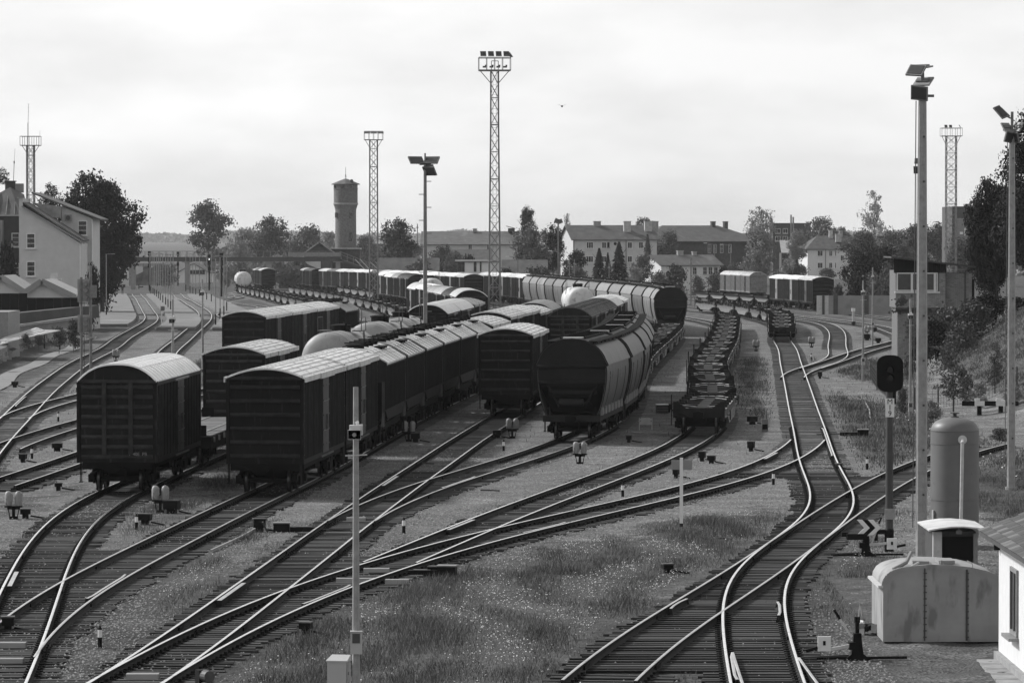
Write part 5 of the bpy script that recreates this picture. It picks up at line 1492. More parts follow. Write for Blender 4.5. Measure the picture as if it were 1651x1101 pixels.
mb = MB(); mb.b2((8 / s, -.25, -2), (58 / s, -.01, zat(352, Y)), M['grey']); mb.b2((26 / s, 6, zat(333, Y) + .003), (36 / s, 9, zat(328.5, Y)), M['wallgrey']); part(r, 'annex_wall', mb)
mb = MB(); mb.b2((12 / s, -.5, zat(378, Y)), (17 / s, -.25, zat(374, Y)), M['white']); mb.path([(20 / s, -.4, zat(380, Y)), (20 / s, -.4, zat(368, Y)), (23 / s, -.4, zat(372, Y))], .12, M['white'], 5); part(r, 'wall_vent', mb)

# roofs peeping over the wagons
def simple_house(lab, px0, px1, Y, pe, pr, pb, roofm, wallm, ridge='x', name='house', d=9.0):
    s = SZ(Y); r = bld(name, lab, px0, Y); L_ = (px1 - px0) / s
    walls(r, 0, L_, 0, d, zat(pb, Y), zat(pe, Y), zat(pr, Y), M[wallm], ridge); gable_roof(r, 0, L_, 0, d, zat(pe, Y), zat(pr, Y), M[roofm], ridge, over=.4)
    return r, s, L_
simple_house('barn with striped sheet roof behind a bush and the far boxcars', 610, 705, 800, 447, 416, 470, 'roof_sheet', 'walldark')
simple_house('low house with dark roof half hidden by the hopper string', 812, 880, 790, 446, 419, 470, 'roof_sheet', 'walldark')
simple_house('small house with dark tiled roof behind the signal cabin with white doors', 722, 790, 860, 418, 402, 450, 'roof_tile', 'walldark')
r, s, L_ = simple_house('white low cabin with dark flat roof and tall door panes', 737, 800, 770, 421, 419, 460, 'roof_sheet', 'wallwhite')
for px, w, m in ((741, .9, 'wood_dark'), (747, .5, 'wood_dark'), (766, .5, 'wood_dark'), (775, .3, 'wood_dark')):
    window(r, (px - 737) / s, zat(430, 770), w, 1.9, 0, 'f', (0, 0), 'steel_dark', sill=False)
r, s, L_ = simple_house('white gabled hall with a window band beyond the station lamps', 288, 336, 1010, 438, 424, 456, 'roof_tile', 'wallwhite', 'y', d=16)
window(r, 30 / s, zat(438.5, 1010), 3.6, .9, 0, 'f', (3, 0), 'steel_dark')
simple_house('brick outbuilding below the footbridge beside the dull boxcars', 450, 500, 985, 428, 418, 470, 'roof_tile', 'wallgrey')
r, s, L_ = simple_house('little pale hut at the end of the platform by the tree', 168, 185, 820, 447, 446, 470, 'roof_mid', 'wallgrey')
r = bld('tarpaulin', 'white tarpaulin slung under the footbridge', 492, 955, cat='tarpaulin'); s = SZ(955)
mb = MB()
for i in range(8):
    t0, t1 = i / 8, (i + 1) / 8
    mb.add([(25 * t0 / s, .4, zat(422 + 12 * t0 ** .6, 955)), (25 * t1 / s, .4, zat(422 + 12 * t1 ** .6, 955)), (25 * t1 / s, 0, zat(421.5, 955)), (25 * t0 / s, 0, zat(421.5, 955)), (25 * t0 / s, .45, zat(422 + 12 * t0 ** .6, 955)), (25 * t1 / s, .45, zat(422 + 12 * t1 ** .6, 955)), (25 * t1 / s, .05, zat(421.5, 955)), (25 * t0 / s, .05, zat(421.5, 955))],
           [(0, 1, 2, 3), (7, 6, 5, 4), (0, 4, 5, 1), (2, 6, 7, 3)], M['white'])
part(r, 'sheet', mb)

# --- footbridge
Y = 945.0; s = SZ(Y)
r = bld('footbridge', 'steel footbridge across all the tracks with railings and steps at its end', 0, Y, cat='footbridge')
zd = zat(415.5, Y)
mb = MB(); mb.b2((100 / s, -1.3, zat(421.5, Y)), (550 / s, 1.3, zd), M['steel_dark']); mb.b2((100 / s, -1.45, zd + .002), (550 / s, 1.45, zd + .16), M['steel_dark']); part(r, 'deck', mb)
for q in (-1.35, 1.35):
    mb = MB()
    mb.b2((100 / s, q - .03, zat(405.6, Y)), (550 / s, q + .03, zat(405, Y)), M['galv_dark'])
    x = 100
    while x < 552:
        mb.b2((x / s - .04, q - .04, zd + .1), (x / s + .04, q + .04, zat(405.2, Y)), M['galv_dark']); x += 11.2
    part(r, 'railing', mb)
    mb = MB(); mb.b2((465 / s, q - .02, zd + .3), (550 / s, q + .02, zat(407, Y)), M['grey'])
    if q < 0: part(r, 'railing_panel', mb)
for px in (215, 302, 434, 545):
    mb = MB(); mb.b2((px / s - .5, -.8, -4), (px / s + .5, .8, zat(423, Y)), M['wallgrey']); mb.b2((px / s - 1.1, -1.2, zat(423, Y) + .003), (px / s + 1.1, 1.2, zat(421.6, Y)), M['wallgrey']); part(r, 'pier', mb)
mb = MB(); mb.bar((548 / s, 0, zat(419, Y)), (612 / s, 0, zat(442, Y)), 2.6, M['steel_dark'], .5); part(r, 'stair_stringer', mb)
for q in (-1.35, 1.35):
    mb = MB()
    mb.bar((548 / s, q, zat(405.5, Y)), (614 / s, q, zat(431, Y)), .08, M['galv_dark']); mb.bar((548 / s, q, zat(410, Y)), (614 / s, q, zat(436, Y)), .06, M['galv_dark'])
    for i in range(7):
        px = 550 + i * 10; mb.bar((px / s, q, zat(418 + i * 3.6, Y)), (px / s, q, zat(406 + i * 3.9, Y)), .07, M['galv_dark'])
    part(r, 'stair_railing', mb)
for i, px in enumerate((568, 576, 592, 600)):
    mb = MB(); mb.bar(((px + 5) / s, -1.6, zat(418 + (4 if i > 1 else 0), Y)), ((px + 20) / s, -1.6, zat(434 + (2 if i > 1 else 0), Y)), .3, M['offwhite'], .15); part(r, 'handrail', mb)
# road viaduct beyond it
Y = 1120.0; s = SZ(Y)
r = bld('viaduct', 'concrete road viaduct with piers beyond the footbridge', 0, Y, cat='viaduct')
mb = MB(); mb.b2((150 / s, -4, zat(429, Y)), (262 / s, 4, zat(424.5, Y)), M['concrete']); mb.b2((150 / s, -4.2, zat(424.5, Y) + .003), (262 / s, -4.0, zat(421, Y)), M['wallpale']); part(r, 'deck', mb)
for px in (190, 213, 236): 
    mb = MB(); mb.b2((px / s - .7, -2.5, -5), (px / s + .7, 2.5, zat(429, Y) - .002), M['concrete']); part(r, 'pier', mb)
mb = MB(); mb.add([(216 / s, -5, zat(446, Y)), (262 / s, -5, zat(424, Y)), (262 / s, -5, zat(462, Y)), (216 / s, -5, zat(462, Y)), (216 / s, 5, zat(446, Y)), (262 / s, 5, zat(424, Y)), (262 / s, 5, zat(462, Y)), (216 / s, 5, zat(462, Y))], [(0, 1, 2, 3), (0, 4, 5, 1), (4, 7, 6, 5), (0, 3, 7, 4)], M['leaf']); part(r, 'embankment', mb)
r = bld('van', 'pale bus parked under the viaduct at the end of the tracks', 195, 1010, cat='bus'); s = SZ(1010)
mb = MB(); mb.b2((-11 / s, 0, -2.3), (8 / s, 8, zat(430, 1010)), M['offwhite']); part(r, 'body', mb)
mb = MB(); mb.b2((-9 / s, -.03, zat(441, 1010)), (6 / s, -.005, zat(434, 1010)), M['glass']); part(r, 'windscreen', mb)
mb = MB(); mb.b2((-10 / s, -.06, -2.5), (7 / s, 1, -1.9), M['black']); part(r, 'bumper', mb)
# car beside it
def car(x, y, z, rz, lab):
    r = thing('parked_car', lab, 'car', (x, y, z), rz)
    mb = MB(); mb.prism([(-2.1, .35), (2.1, .35), (2.15, .75), (1.3, .92), (.55, 1.42), (-.95, 1.45), (-1.75, .98), (-2.15, .9)], -.85, .85, M['carpaint']); part(r, 'body', mb)
    mb = MB(); mb.prism([(1.15, .93), (.5, 1.36), (-.9, 1.39), (-1.55, .98)], -.86, .86, M['glass']); part(r, 'side_window', mb)
    for a in (-1.35, 1.35):
        mb = MB(); mb.lathe([(.33, -.92), (.33, .92)], M['black'], 14, (a, 0, .33), 'y'); part(r, 'wheel', mb)
x, y = G(226, 453); car(x, y, -float(drop(y)), .15, 'light estate car parked beyond the platform end')
x, y = G(256, 449); car(x, y, -float(drop(y)), .05, 'white car parked farther off behind the lamp posts')

# --- brick signal box on the right
Y = 339.0; s = SZ(Y)
r = bld('signal_box', 'pale brick signal box with wide upper window and slanting dark roof', 1443, Y, cat='signal box')
k = 1 / s
WMm = M['mortar']
def course(root, name, x0, x1, y, z0_, z1_, axis='x', bl=.30, bh=.085):
    """brickwork laid course by course on a wall face"""
    mb = MB(); z = z0_; i = 0
    while z < z1_:
        x = x0 - (bl / 2 if i % 2 else 0)
        while x < x1:
            a, b = max(x, x0), min(x + bl - .018, x1)
            if b - a > .03:
                o = R.uniform(.012, .022)
                if axis == 'x': mb.b2((a, y - o, z), (b, y + .0, min(z + bh - .016, z1_)), M['brick_pale'] if R.random() > .28 else M['brick_mix'])
                else: mb.b2((y, a, z), (y + o, b, min(z + bh - .016, z1_)), M['brick_pale'])
            x += bl
        z += bh; i += 1
    o = part(root, name, mb); o['kind'] = 'stuff'
M['brick_mix'] = mat('brick_mix', 0.27, .9, .3, 2.0)
zl, zo, zs, zw, ze = -.3, zat(496, Y), zat(472, Y), zat(440, Y), zat(436, Y)
mb = MB(); mb.b2((4 * k, 0, zl), (125 * k, 5.0, zo), WMm); part(r, 'lower_wall', mb)
mb = MB(); mb.b2((0, -.6, zo + .003), (80 * k, 4.9, ze), WMm); mb.b2((80 * k + .003, .1, zo + .003), (124 * k, 4.9, ze - .25), WMm); part(r, 'upper_wall', mb)
course(r, 'brickwork', 4 * k, 80 * k, 0, zl, zo, bl=.30)
course(r, 'brickwork', 0, 80 * k, -.6, zo + .02, zs)
course(r, 'brickwork', 70 * k, 80 * k, -.6, zs, ze)
course(r, 'brickwork', 80.2 * k, 124 * k, .1, zo, ze - .25)
mb = MB(); mb.b2((-.02, -.68, zo - .12), (81 * k, -.02, zo), M['steel_dark']); mb.b2((-.1, -.78, zs - .02), (71 * k, -.58, zs + .10), M['white']); part(r, 'ledge', mb)
window(r, 34.5 * k, (zs + zw) / 2 + .08, 66 * k, zw - zs - .12, -.62, 'f', (0, 0), 'white', 'glass_pale', False, deep=.12)
mb = MB()
for px in (26, 63): mb.b2((px * k - .09, -.70, zs + .1), (px * k + .09, -.60, zw), M['white'])
part(r, 'mullion', mb)
mb = MB()
for i in range(26):                                        # dark upright boards above the window
    x = (-3 + i * 3.25) * k
    mb.b2((x, -.66 - .02 * (i % 2), zw), (x + 3.1 * k, -.60, zw + (zat(416.5, Y) - zw) * (1 - .30 * i / 26)), M['wood_dark'])
part(r, 'board_cladding', mb)['kind'] = 'stuff'
mb = MB(); mb.add([(-9 * k, -1.6, zat(413.5, Y)), (128 * k, -1.2, zat(429, Y)), (128 * k, 5.6, zat(429, Y)), (-9 * k, 5.6, zat(413.5, Y)), (-9 * k, -1.6, zat(416, Y)), (128 * k, -1.2, zat(431.5, Y)), (128 * k, 5.6, zat(431.5, Y)), (-9 * k, 5.6, zat(416, Y))],
                  [(0, 1, 2, 3), (7, 6, 5, 4), (0, 4, 5, 1), (1, 5, 6, 2), (2, 6, 7, 3), (3, 7, 4, 0)], M['steel_dark']); part(r, 'roof', mb)
mb = MB(); mb.path([(121 * k, -.05, zat(431, Y)), (113 * k, 0, zat(438, Y)), (113 * k, 0, zo - 1)], .06, M['steel_dark'], 6); mb.bar((124.5 * k, .4, zat(487, Y)), (124.5 * k, .4, zat(450, Y)), .4, M['wood_dark']); part(r, 'downpipe', mb)
# ivy on the pier
vs = []; 
mb = MB()
for (cx, cz, rx, rz_, n) in ((10, 486, 9, 7, 60), (20, 501, 20, 4, 110), (28, 530, 8, 20, 150), (70, 504, 10, 8, 120), (52, 502, 14, 6, 100)):
    for _ in range(n):
        x = (cx + R.gauss(0, rx * .5)) * k; z = zat(cz + R.gauss(0, rz_ * .5), Y); y = (-.64 if z > zo else -.06) - R.uniform(0, .12); a = R.uniform(0, 3.14); q = R.uniform(.06, .13)
        mb.add([(x - q, y, z), (x, y - q * .5, z - q), (x + q, y, z), (x, y + q * .2, z + q)], [(0, 1, 2, 3)], M['leaf'])
o = part(r, 'ivy', mb); o['kind'] = 'stuff'
# concrete wall by the far boxcars
Y = 545.0; s = SZ(Y)
r = bld('concrete_wall', 'grey concrete yard wall with pale end panels and dark posts', 1317, Y, cat='wall')
zt, zb = zat(476.5, Y), zat(507, Y)
for i, (a, b, m) in enumerate(((0, 9.6, 'offwhite'), (11.6, 19, 'offwhite'), (19.2, 29, 'wallgrey'), (32, 78.5, 'wallgrey'), (82, 126, 'wallgrey'))):
    mb = MB(); mb.b2((a / s, .05, zb), (b / s, .20, zt), M[m]); part(r, 'panel', mb)
for a in (10.6, 30.4, 80.2):
    mb = MB(); mb.b2((a / s - (.16 if a < 20 else .28), -.05, zb), (a / s + (.16 if a < 20 else .28), .3, zt + .05), M['steel_dark'] if a < 20 else M['walldark']); part(r, 'post', mb)
r = bld('meter_box', 'small white box on a foot in front of the concrete wall', 1376, 505.0, cat='cabinet'); s = SZ(505)
mb = MB(); mb.b2((-2.7 / s, -.2, zat(502, 505)), (2.7 / s, .2, zat(497, 505)), M['white']); part(r, 'box', mb)
mb = MB(); mb.b2((-1.8 / s, -.15, -1), (1.8 / s, .15, zat(502, 505)), M['offwhite']); part(r, 'foot', mb)

# --- white house, lower right
r = thing('house', 'white rendered house with shingle roof at the lower right edge', 'house', (0, 0, 0))
x0, ya, yb = 11.32, 88.0, 97.9
mb = MB(); mb.b2((x0, ya - 3, -.2), (x0 + 8, yb, 2.98), M['wallwhite']); part(r, 'wall', mb)
mb = MB(); mb.b2((x0 - .12, ya - 3, -.2), (x0 - .003, yb - .05, .18), M['concrete']); part(r, 'plinth', mb)
window(r, 0, 1.60, 1.25, 1.5, 94.7, 'l', (1, 0), 'grey', 'glass', True, x0, .05)
mb = MB(); sl = .38
xe, ze = x0 - .40, 2.93
mb.add([(xe, ya - 3, ze), (xe, yb + .6, ze), (x0 + 4, yb + .6, ze + (x0 + 4 - xe) * sl), (x0 + 4, ya - 3, ze + (x0 + 4 - xe) * sl), (xe, ya - 3, ze - .1), (xe, yb + .6, ze - .1), (x0 + 4, yb + .6, ze + (x0 + 4 - xe) * sl - .1), (x0 + 4, ya - 3, ze + (x0 + 4 - xe) * sl - .1)],
       [(0, 1, 2, 3), (7, 6, 5, 4), (0, 4, 5, 1), (1, 5, 6, 2), (2, 6, 7, 3), (3, 7, 4, 0)], M['steel_dark'])
ro = part(r, 'roof', mb)
mb = MB(); xr, zr_ = x0 + 4, ze + (x0 + 4 - xe) * sl
mb.add([(xr, ya - 3, zr_), (xr, yb + .6, zr_), (xr + 4.4, yb + .6, ze), (xr + 4.4, ya - 3, ze), (xr, ya - 3, zr_ - .1), (xr, yb + .6, zr_ - .1), (xr + 4.4, yb + .6, ze - .1), (xr + 4.4, ya - 3, ze - .1)], [(0, 1, 2, 3), (7, 6, 5, 4), (1, 5, 6, 2), (2, 6, 7, 3), (3, 7, 4, 0)], M['roof_tile']); link('far_slope', mb.mesh('far_slope'), ro)
mb = MB()
for yy in (ya - 2.98, yb - .22): mb.prism([(x0 + .01, 2.985), (x0 + 7.99, 2.985), (xr, zr_ - .13)], yy, yy + .2, M['wallwhite'])
part(r, 'gable', mb)
SH = []
for i in range(3):
    q = MB(); q.add([(0, 0, .02), (0, .48, .02), (.30, .48, .012), (.30, 0, .012), (0, 0, 0), (0, .48, 0), (.30, .48, 0), (.30, 0, 0)], [(0, 1, 2, 3), (0, 4, 5, 1), (1, 5, 6, 2), (0, 3, 7, 4)], [M['roof_tile'], mat('shingle_pale', .13, .85, .4, 3.0), mat('shingle_dark', .05, .85, .4, 3.0)][i]); SH.append(q.mesh('shingle'))
al = math.atan(sl)
for i in range(11):
    for j in range(26):
        if i * .25 > 2.7: continue
        o = link('shingle', R.choice(SH), ro, (xe - .02 + i * .25 * math.cos(al), yb + .62 - (j + 1) * .5 - (.25 if i % 2 else 0) + R.uniform(-.01, .01), ze + .012 + i * .25 * math.sin(al) + .004 * (i % 2))); o.rotation_euler = (0, -al, 0)
mb = MB()
for j in range(9):
    mb.box((x0 - .35 + R.uniform(-.04, .04), ya + j * 1.1, .01), (.55, 1.0, .06), M['concrete'], rz=R.uniform(-.04, .04))
part(r, 'apron_slab', mb)
mb = MB(); mb.box((x0 - .06, yb - .2, 2.62), (.16, .12, .16), M['black']); part(r, 'wall_lamp', mb)
# --- bow-topped metal hut, with the small shed and the upright air vessel behind it
Y = 101.9; s = SZ(Y)
r = bld('metal_hut', 'bow-topped hut of rust-streaked pale sheet metal beside the white house', 1425, Y, cat='hut')
k = 1 / s
out = [(0, 0), (0, 88), (2, 98), (7, 106), (15, 112), (28, 116.5), (45, 119), (75, 121.5), (105, 121), (140, 117.5), (168, 111), (186, 104), (196, 94), (200, 82), (200, 0)]
out = [(a * k, b * k) for a, b in out]
mb = MB(); mb.prism(out, 0, 3.2, M['rusty']); part(r, 'shell', mb, smooth=25)
mb = MB()
for (a, b), (c, d) in zip(out[1:-2], out[2:-1]): mb.bar((a, .02, b), (c, .02, d), .10, M['rusty'], .06, up=(0, 1, 0))
mb.b2((-.12, -.03, 1.30), (-.005, 3.0, 1.36), M['offwhite'])
part(r, 'rim', mb)
for px, w in ((67, .035), (135, .05)):
    mb = MB(); mb.b2((px * k - w / 2, -.02, .03), (px * k + w / 2, -.002, (119 if px < 100 else 117) * k), M['steel_dark'])
    for i in range(11): mb.b2((px * k - .03, -.03, .1 + i * .155), (px * k + .05, -.021, .13 + i * .155), M['steel_dark'])
    part(r, 'seam', mb)
mb = MB(); mb.b2((135 * k + .05, -.015, .05), (172 * k, -.003, 108 * k), M['rusty']); part(r, 'door', mb)
mb = MB()
for a, b, w in ((66, 122, 26), (108, 123, 26)): mb.box((a * k, 1.2, b * k + .02), (w * k, .9, .09), M['wallgrey'])
mb.path([(148 * k, .5, 117 * k), (147 * k, .5, 124 * k), (139 * k, .5, 128 * k)], .02, M['offwhite'], 5); mb.path([(96 * k, .5, 121 * k), (97 * k, .5, 129 * k), (101 * k, .5, 121 * k)], .025, M['wallgrey'], 5)
mb.path([(20 * k, .6, 114 * k), (42 * k, .8, 124 * k), (52 * k, 1.0, 140 * k)], .05, M['wallgrey'], 6); mb.path([(46 * k, .3, 119 * k), (60 * k, .4, 126 * k)], .03, M['offwhite'], 6)
part(r, 'roof_fitting', mb)
Y = 112.0; s = SZ(Y)
r = bld('shed', 'small shed with bowed white sheet roof between the metal hut and the air vessel', 1542, Y, cat='shed'); k = 1 / s
zr = zat(849, Y)
mb = MB(); mb.b2((-36 * k, .25, -.1), (34 * k, 2.2, zat(858, Y)), M['steel_dark']); mb.b2((-36 * k, .05, -.1), (-22 * k, .24, zat(858, Y)), M['offwhite']); mb.b2((29 * k, .05, -.1), (36 * k, .24, zat(861, Y)), M['grey']); part(r, 'wall', mb)
mb = MB(); mb.b2((-21 * k, .12, -.1), (28 * k, .24, zat(866, Y)), M['black']); part(r, 'door', mb)
pr = [(-47, 852), (-30, 849), (-10, 846.5), (8, 846.2), (30, 848), (48, 851)]
mb = MB(); mb.prism([(a * k, zat(b, Y)) for a, b in pr] + [(a * k, zat(b + 2.2, Y)) for a, b in pr[::-1]], -.6, 2.6, M['roof_pale']); part(r, 'roof', mb)
mb = MB(); mb.box((5 * k, .0, zat(858, Y)), (.15, .12, .10), M['grey']); mb.tube((5 * k, .0, zat(856, Y)), (5 * k, .0, zat(852, Y)), .03, M['grey'], 6); part(r, 'lamp', mb)
Y = 133.0; s = SZ(Y); k = 1 / s
r = bld('air_vessel', 'tall upright pressure vessel with domed top and pale down pipe', 1540, Y, cat='pressure vessel')
rad = 39 * k; zt = zat(697, Y)
mb = MB(); mb.lathe([(rad, .3), (rad, zt), (rad * .985, zt + .12), (rad * .93, zt + .23), (rad * .8, zt + .34), (rad * .55, zt + .43), (rad * .25, zt + .475), (.02, zt + .48)], M['vessel'], 40); part(r, 'shell', mb, smooth=40)
for py in (694, 715, 805):
    mb = MB(); mb.lathe([(rad + .001, -.012), (rad + .012, -.01), (rad + .012, .01), (rad + .001, .012)], M['vessel'], 40, (0, 0, zat(py, Y))); part(r, 'weld_ring', mb)
mb = MB(); mb.lathe([(.13, 0), (.13, .04), (.06, .05), (.06, .12), (.15, .13), (.15, .16)], M['steel_dark'], 12, (0, 0, zt + .465)); part(r, 'top_flange', mb)
mb = MB(); mb.lathe([(.14, -.05), (.14, 0)], M['offwhite'], 14, (8 * k, -rad - .03, zat(707, Y)), 'y'); mb.path([(8 * k, -rad - .05, zat(707, Y)), (7 * k, -rad - .22, zat(712, Y)), (5 * k, -rad - .22, zat(840, Y)), (4 * k, -rad - .22, .4)], .055, M['offwhite'], 8); part(r, 'down_pipe', mb)
mb = MB(); mb.box((-rad * .93, -rad * .35, zat(830, Y)), (.05, .25, .32), M['offwhite']); part(r, 'plate', mb)
mb = MB()
for q in (-1, 1): mb.b2((q * rad * .7 - .06, -.06, 0), (q * rad * .7 + .06, .06, .4), M['steel_dark'])
part(r, 'leg', mb)

ys = np.arange(206, 420, 2.0); mb = MB()
for a, b in zip(ys[:-1], ys[1:]):
    va = [(float(tx('M', y)) - 3.1 - q - .25 * math.sin(y * .13), y, gz(float(tx('M', y)) - 3.1 - q, y) + .03) for y in (a, b) for q in (0, 1.3)]
    mb.add(va, [(0, 1, 3, 2)], mat('cinder_path', .20, .95, .25, .8))
structure('path', mb.mesh('path'))
# ------------------------------------------------------------------ masts and lamp poles
def on(px, py):
    x, y = G(px, py); return x, y, gz(x, y)
def flood(w=1.0, h=.62, fins=True):
    """a flat floodlight: shallow case, glass below, fins on the back. faces -y"""
    mb = MB(); mb.box((0, 0, 0), (w, .10, h), M['lamp_body']); mb.box((0, -.055, 0), (w - .12, .012, h - .12), M['lamp_glass'])
    if fins:
        for i in range(7): mb.box((-w / 2 + .1 + i * (w - .2) / 6, .09, 0), (.03, .09, h * .8), M['lamp_body'])
        mb.box((0, .14, .0), (w * .3, .10, h * .4), M['galv_dark'])
    return mb
def twin(w=.55, h=.34, tilt=.9):
    """a floodlight of two leaves: a pale back plate rising behind and the glazed front leaf hanging below"""
    mb = MB(); c, s = math.cos(tilt), math.sin(tilt)
    mb.box((0, h * .5 * s, h * .5 * c), (w, .05, h), M['galv'], rx=-tilt); mb.box((0, h * .5 * s - .045 * c, h * .5 * c + .045 * s), (w * .8, .06, h * .3), M['galv_dark'], rx=-tilt)
    mb.box((-.03, -.04, -h * .55), (w, .06, h * 1.05), M['galv_dark'], rx=.22, ry=.12); mb.box((-.03, -.075, -h * .55), (w * .84, .02, h * .85), M['lamp_glass'], rx=.22, ry=.12)
    return mb
def lattice(name, label, px, Y, ptop, wb, wt, plat, group=None, nlamp=4, cat='light mast', m='mast'):
    s = SZ(Y); x = XatP(px, Y); z0 = -float(drop(Y)); z1 = zat(ptop, Y)
    r = thing(name, label, cat, (x, Y, 0), R.uniform(-.1, .1), group); H = z1 - z0
    MM = M[m]
    wd = lambda t: wb + (wt - wb) * min(1, t * 1.15)
    legs = []
    for a in (-1, 1):
        for b in (-1, 1):
            mb = MB()
            zz = np.linspace(0, 1, 6)
            for t0, t1 in zip(zz[:-1], zz[1:]):
                mb.bar((a * wd(t0) / 2, b * wd(t0) / 2, z0 + H * t0), (a * wd(t1) / 2, b * wd(t1) / 2, z0 + H * t1), .13, MM)
            part(r, 'leg', mb)
    n = int(H / 1.25)
    mb = MB(); mh = MB()
    for i in range(n):
        t0, t1 = i / n, (i + 1) / n; w0, w1 = wd(t0) / 2, wd(t1) / 2; a, b = z0 + H * t0, z0 + H * t1
        for q in (-1, 1):
            for f in (0, 1):
                p = lambda u, w: (u * w, q * w, 0) if f == 0 else (q * w, u * w, 0)
                p0, p1 = p(-1, w0), p(1, w1); p2, p3 = p(1, w0), p(-1, w1)
                mb.bar((p0[0], p0[1], a), (p1[0], p1[1], b), .045, MM); mb.bar((p2[0], p2[1], a), (p3[0], p3[1], b), .045, MM)
                if i % 2 == 0: mh.bar((p0[0], p0[1], a), (p2[0], p2[1], a), .06 if i % 4 else .10, MM)
    o = part(r, 'bracing', mb); o['kind'] = 'stuff'
    o = part(r, 'crossbar', mh); o['kind'] = 'stuff'
    mb = MB()
    for q in (-.16, .16): mb.bar((q, .1, z0), (q, .1, z1), .03, MM)
    for i in range(int(H / .45)): mb.bar((-.16, .1, z0 + i * .45), (.16, .1, z0 + i * .45), .025, MM)
    o = part(r, 'ladder', mb); o['kind'] = 'stuff'
    P_ = plat / 2
    mb = MB(); mb.box((0, 0, z1), (plat, plat * .75, .10), MM); part(r, 'platform', mb)
    mb = MB()
    for a in np.linspace(-1, 1, 5):
        for b in (-1, 1): mb.bar((a * P_, b * P_ * .75, z1), (a * P_, b * P_ * .75, z1 + 1.2), .05, MM)
    for b in (-1, 1):
        mb.bar((-P_, b * P_ * .75, z1 + 1.2), (P_, b * P_ * .75, z1 + 1.2), .07, MM); mb.bar((b * P_, -P_ * .75, z1 + 1.2), (b * P_, P_ * .75, z1 + 1.2), .07, MM)
    part(r, 'railing', mb)
    for q in (-1, 1):
        mb = MB(); mb.bar((q * P_ * .9, 0, z1 - .05), (q * wt * .55, 0, z1 - .05 - P_ * .75), .07, MM); part(r, 'strut', mb)
    return r, x, Y, z1
r, x, Y, z1 = lattice('lattice_mast', 'tallest lattice mast with floodlight platform above the round-roofed boxcars', 797.5, 400, 114.5, 1.16, .70, 3.0)
for i in range(4):
    mb = flood(.55, .5); o = part(r, 'floodlight', mb, (-1.1 + i * .73, -.75, z1 + 1.55)); o.rotation_euler = (-.5, 0, .15)
    mb = MB(); mb.box((0, 0, 0), (.35, .3, .16), M['lamp_body']); mb.box((.12, -.02, .1), (.16, .2, .18), M['lamp_body']); part(r, 'small_lamp', mb, (-.95 + i * .65, .2, z1 + .35))
o = part(r, 'floodlight', flood(.55, .5), (1.55, .2, z1 + 1.5)); o.rotation_euler = (-.6, 0, 1.4)
mb = MB(); mb.path([(-.3, 0, z1), (-.3, 0, z1 + .9), (.35, 0, z1 + .9), (.35, 0, z1)], .035, M['mast'], 5); part(r, 'hatch_frame', mb)
r, x, Y, z1 = lattice('lattice_mast', 'lattice mast with flat floodlight rack beside the water tower', 602.5, 600, 226, 1.2, 1.08, 2.6)
for i in range(3):
    o = part(r, 'floodlight', flood(.9, .5, False), (-.95 + i * .95, -.5, z1 + 1.0)); o.rotation_euler = (-1.25, 0, 0)
r, x, Y, z1 = lattice('lattice_mast', 'lattice mast with low railing basket behind the signal box', 1533, 640, 220, 1.55, 1.5, 3.1)
for a, q in ((-.8, .2), (-.1, .1), (1.3, 1.4)):
    o = part(r, 'floodlight', flood(.45, .42, False), (a, 0, z1 + 1.5)); o.rotation_euler = (-.5, 0, q)
# radio mast on the left
Y = 560.0; s = SZ(Y)
r, x, _, z1 = lattice('radio_mast', 'radio lattice mast with basket and whip antenna above the pale house roof', 50, Y, 235, .98, .92, 2.5, cat='radio mast')
mb = MB(); mb.tube((-.35, 0, z1 - 2), (-.35, 0, z1 + 3), .06, M['mast'], 5); mb.tube((-.33, 0, z1 + 3), (-.25, 0, zat(168, Y)), .025, M['mast'], 5); mb.tube((1.25, 0, z1), (1.25, 0, zat(211, Y)), .02, M['mast'], 5)
for i in range(6): mb.bar((-.45, 0, z1 + 3 + i * .5), (-.15, 0, z1 + 3 + i * .5), .02, M['mast'])
part(r, 'antenna', mb)
r = bld('antenna', 'thin whip antenna beside the chimney of the pale house', 22, 470, cat='antenna')
mb = MB(); mb.tube((0, 0, zat(300, 470)), (.1, 0, zat(262, 470)), .035, M['steel_dark'], 5); mb.tube((.1, 0, zat(262, 470)), (.2, 0, zat(240, 470)), .015, M['steel_dark'], 4); part(r, 'rod', mb)
mb = MB(); mb.box((.1, 0, zat(262, 470)), (.12, .12, .3), M['steel_dark']); part(r, 'coil', mb)

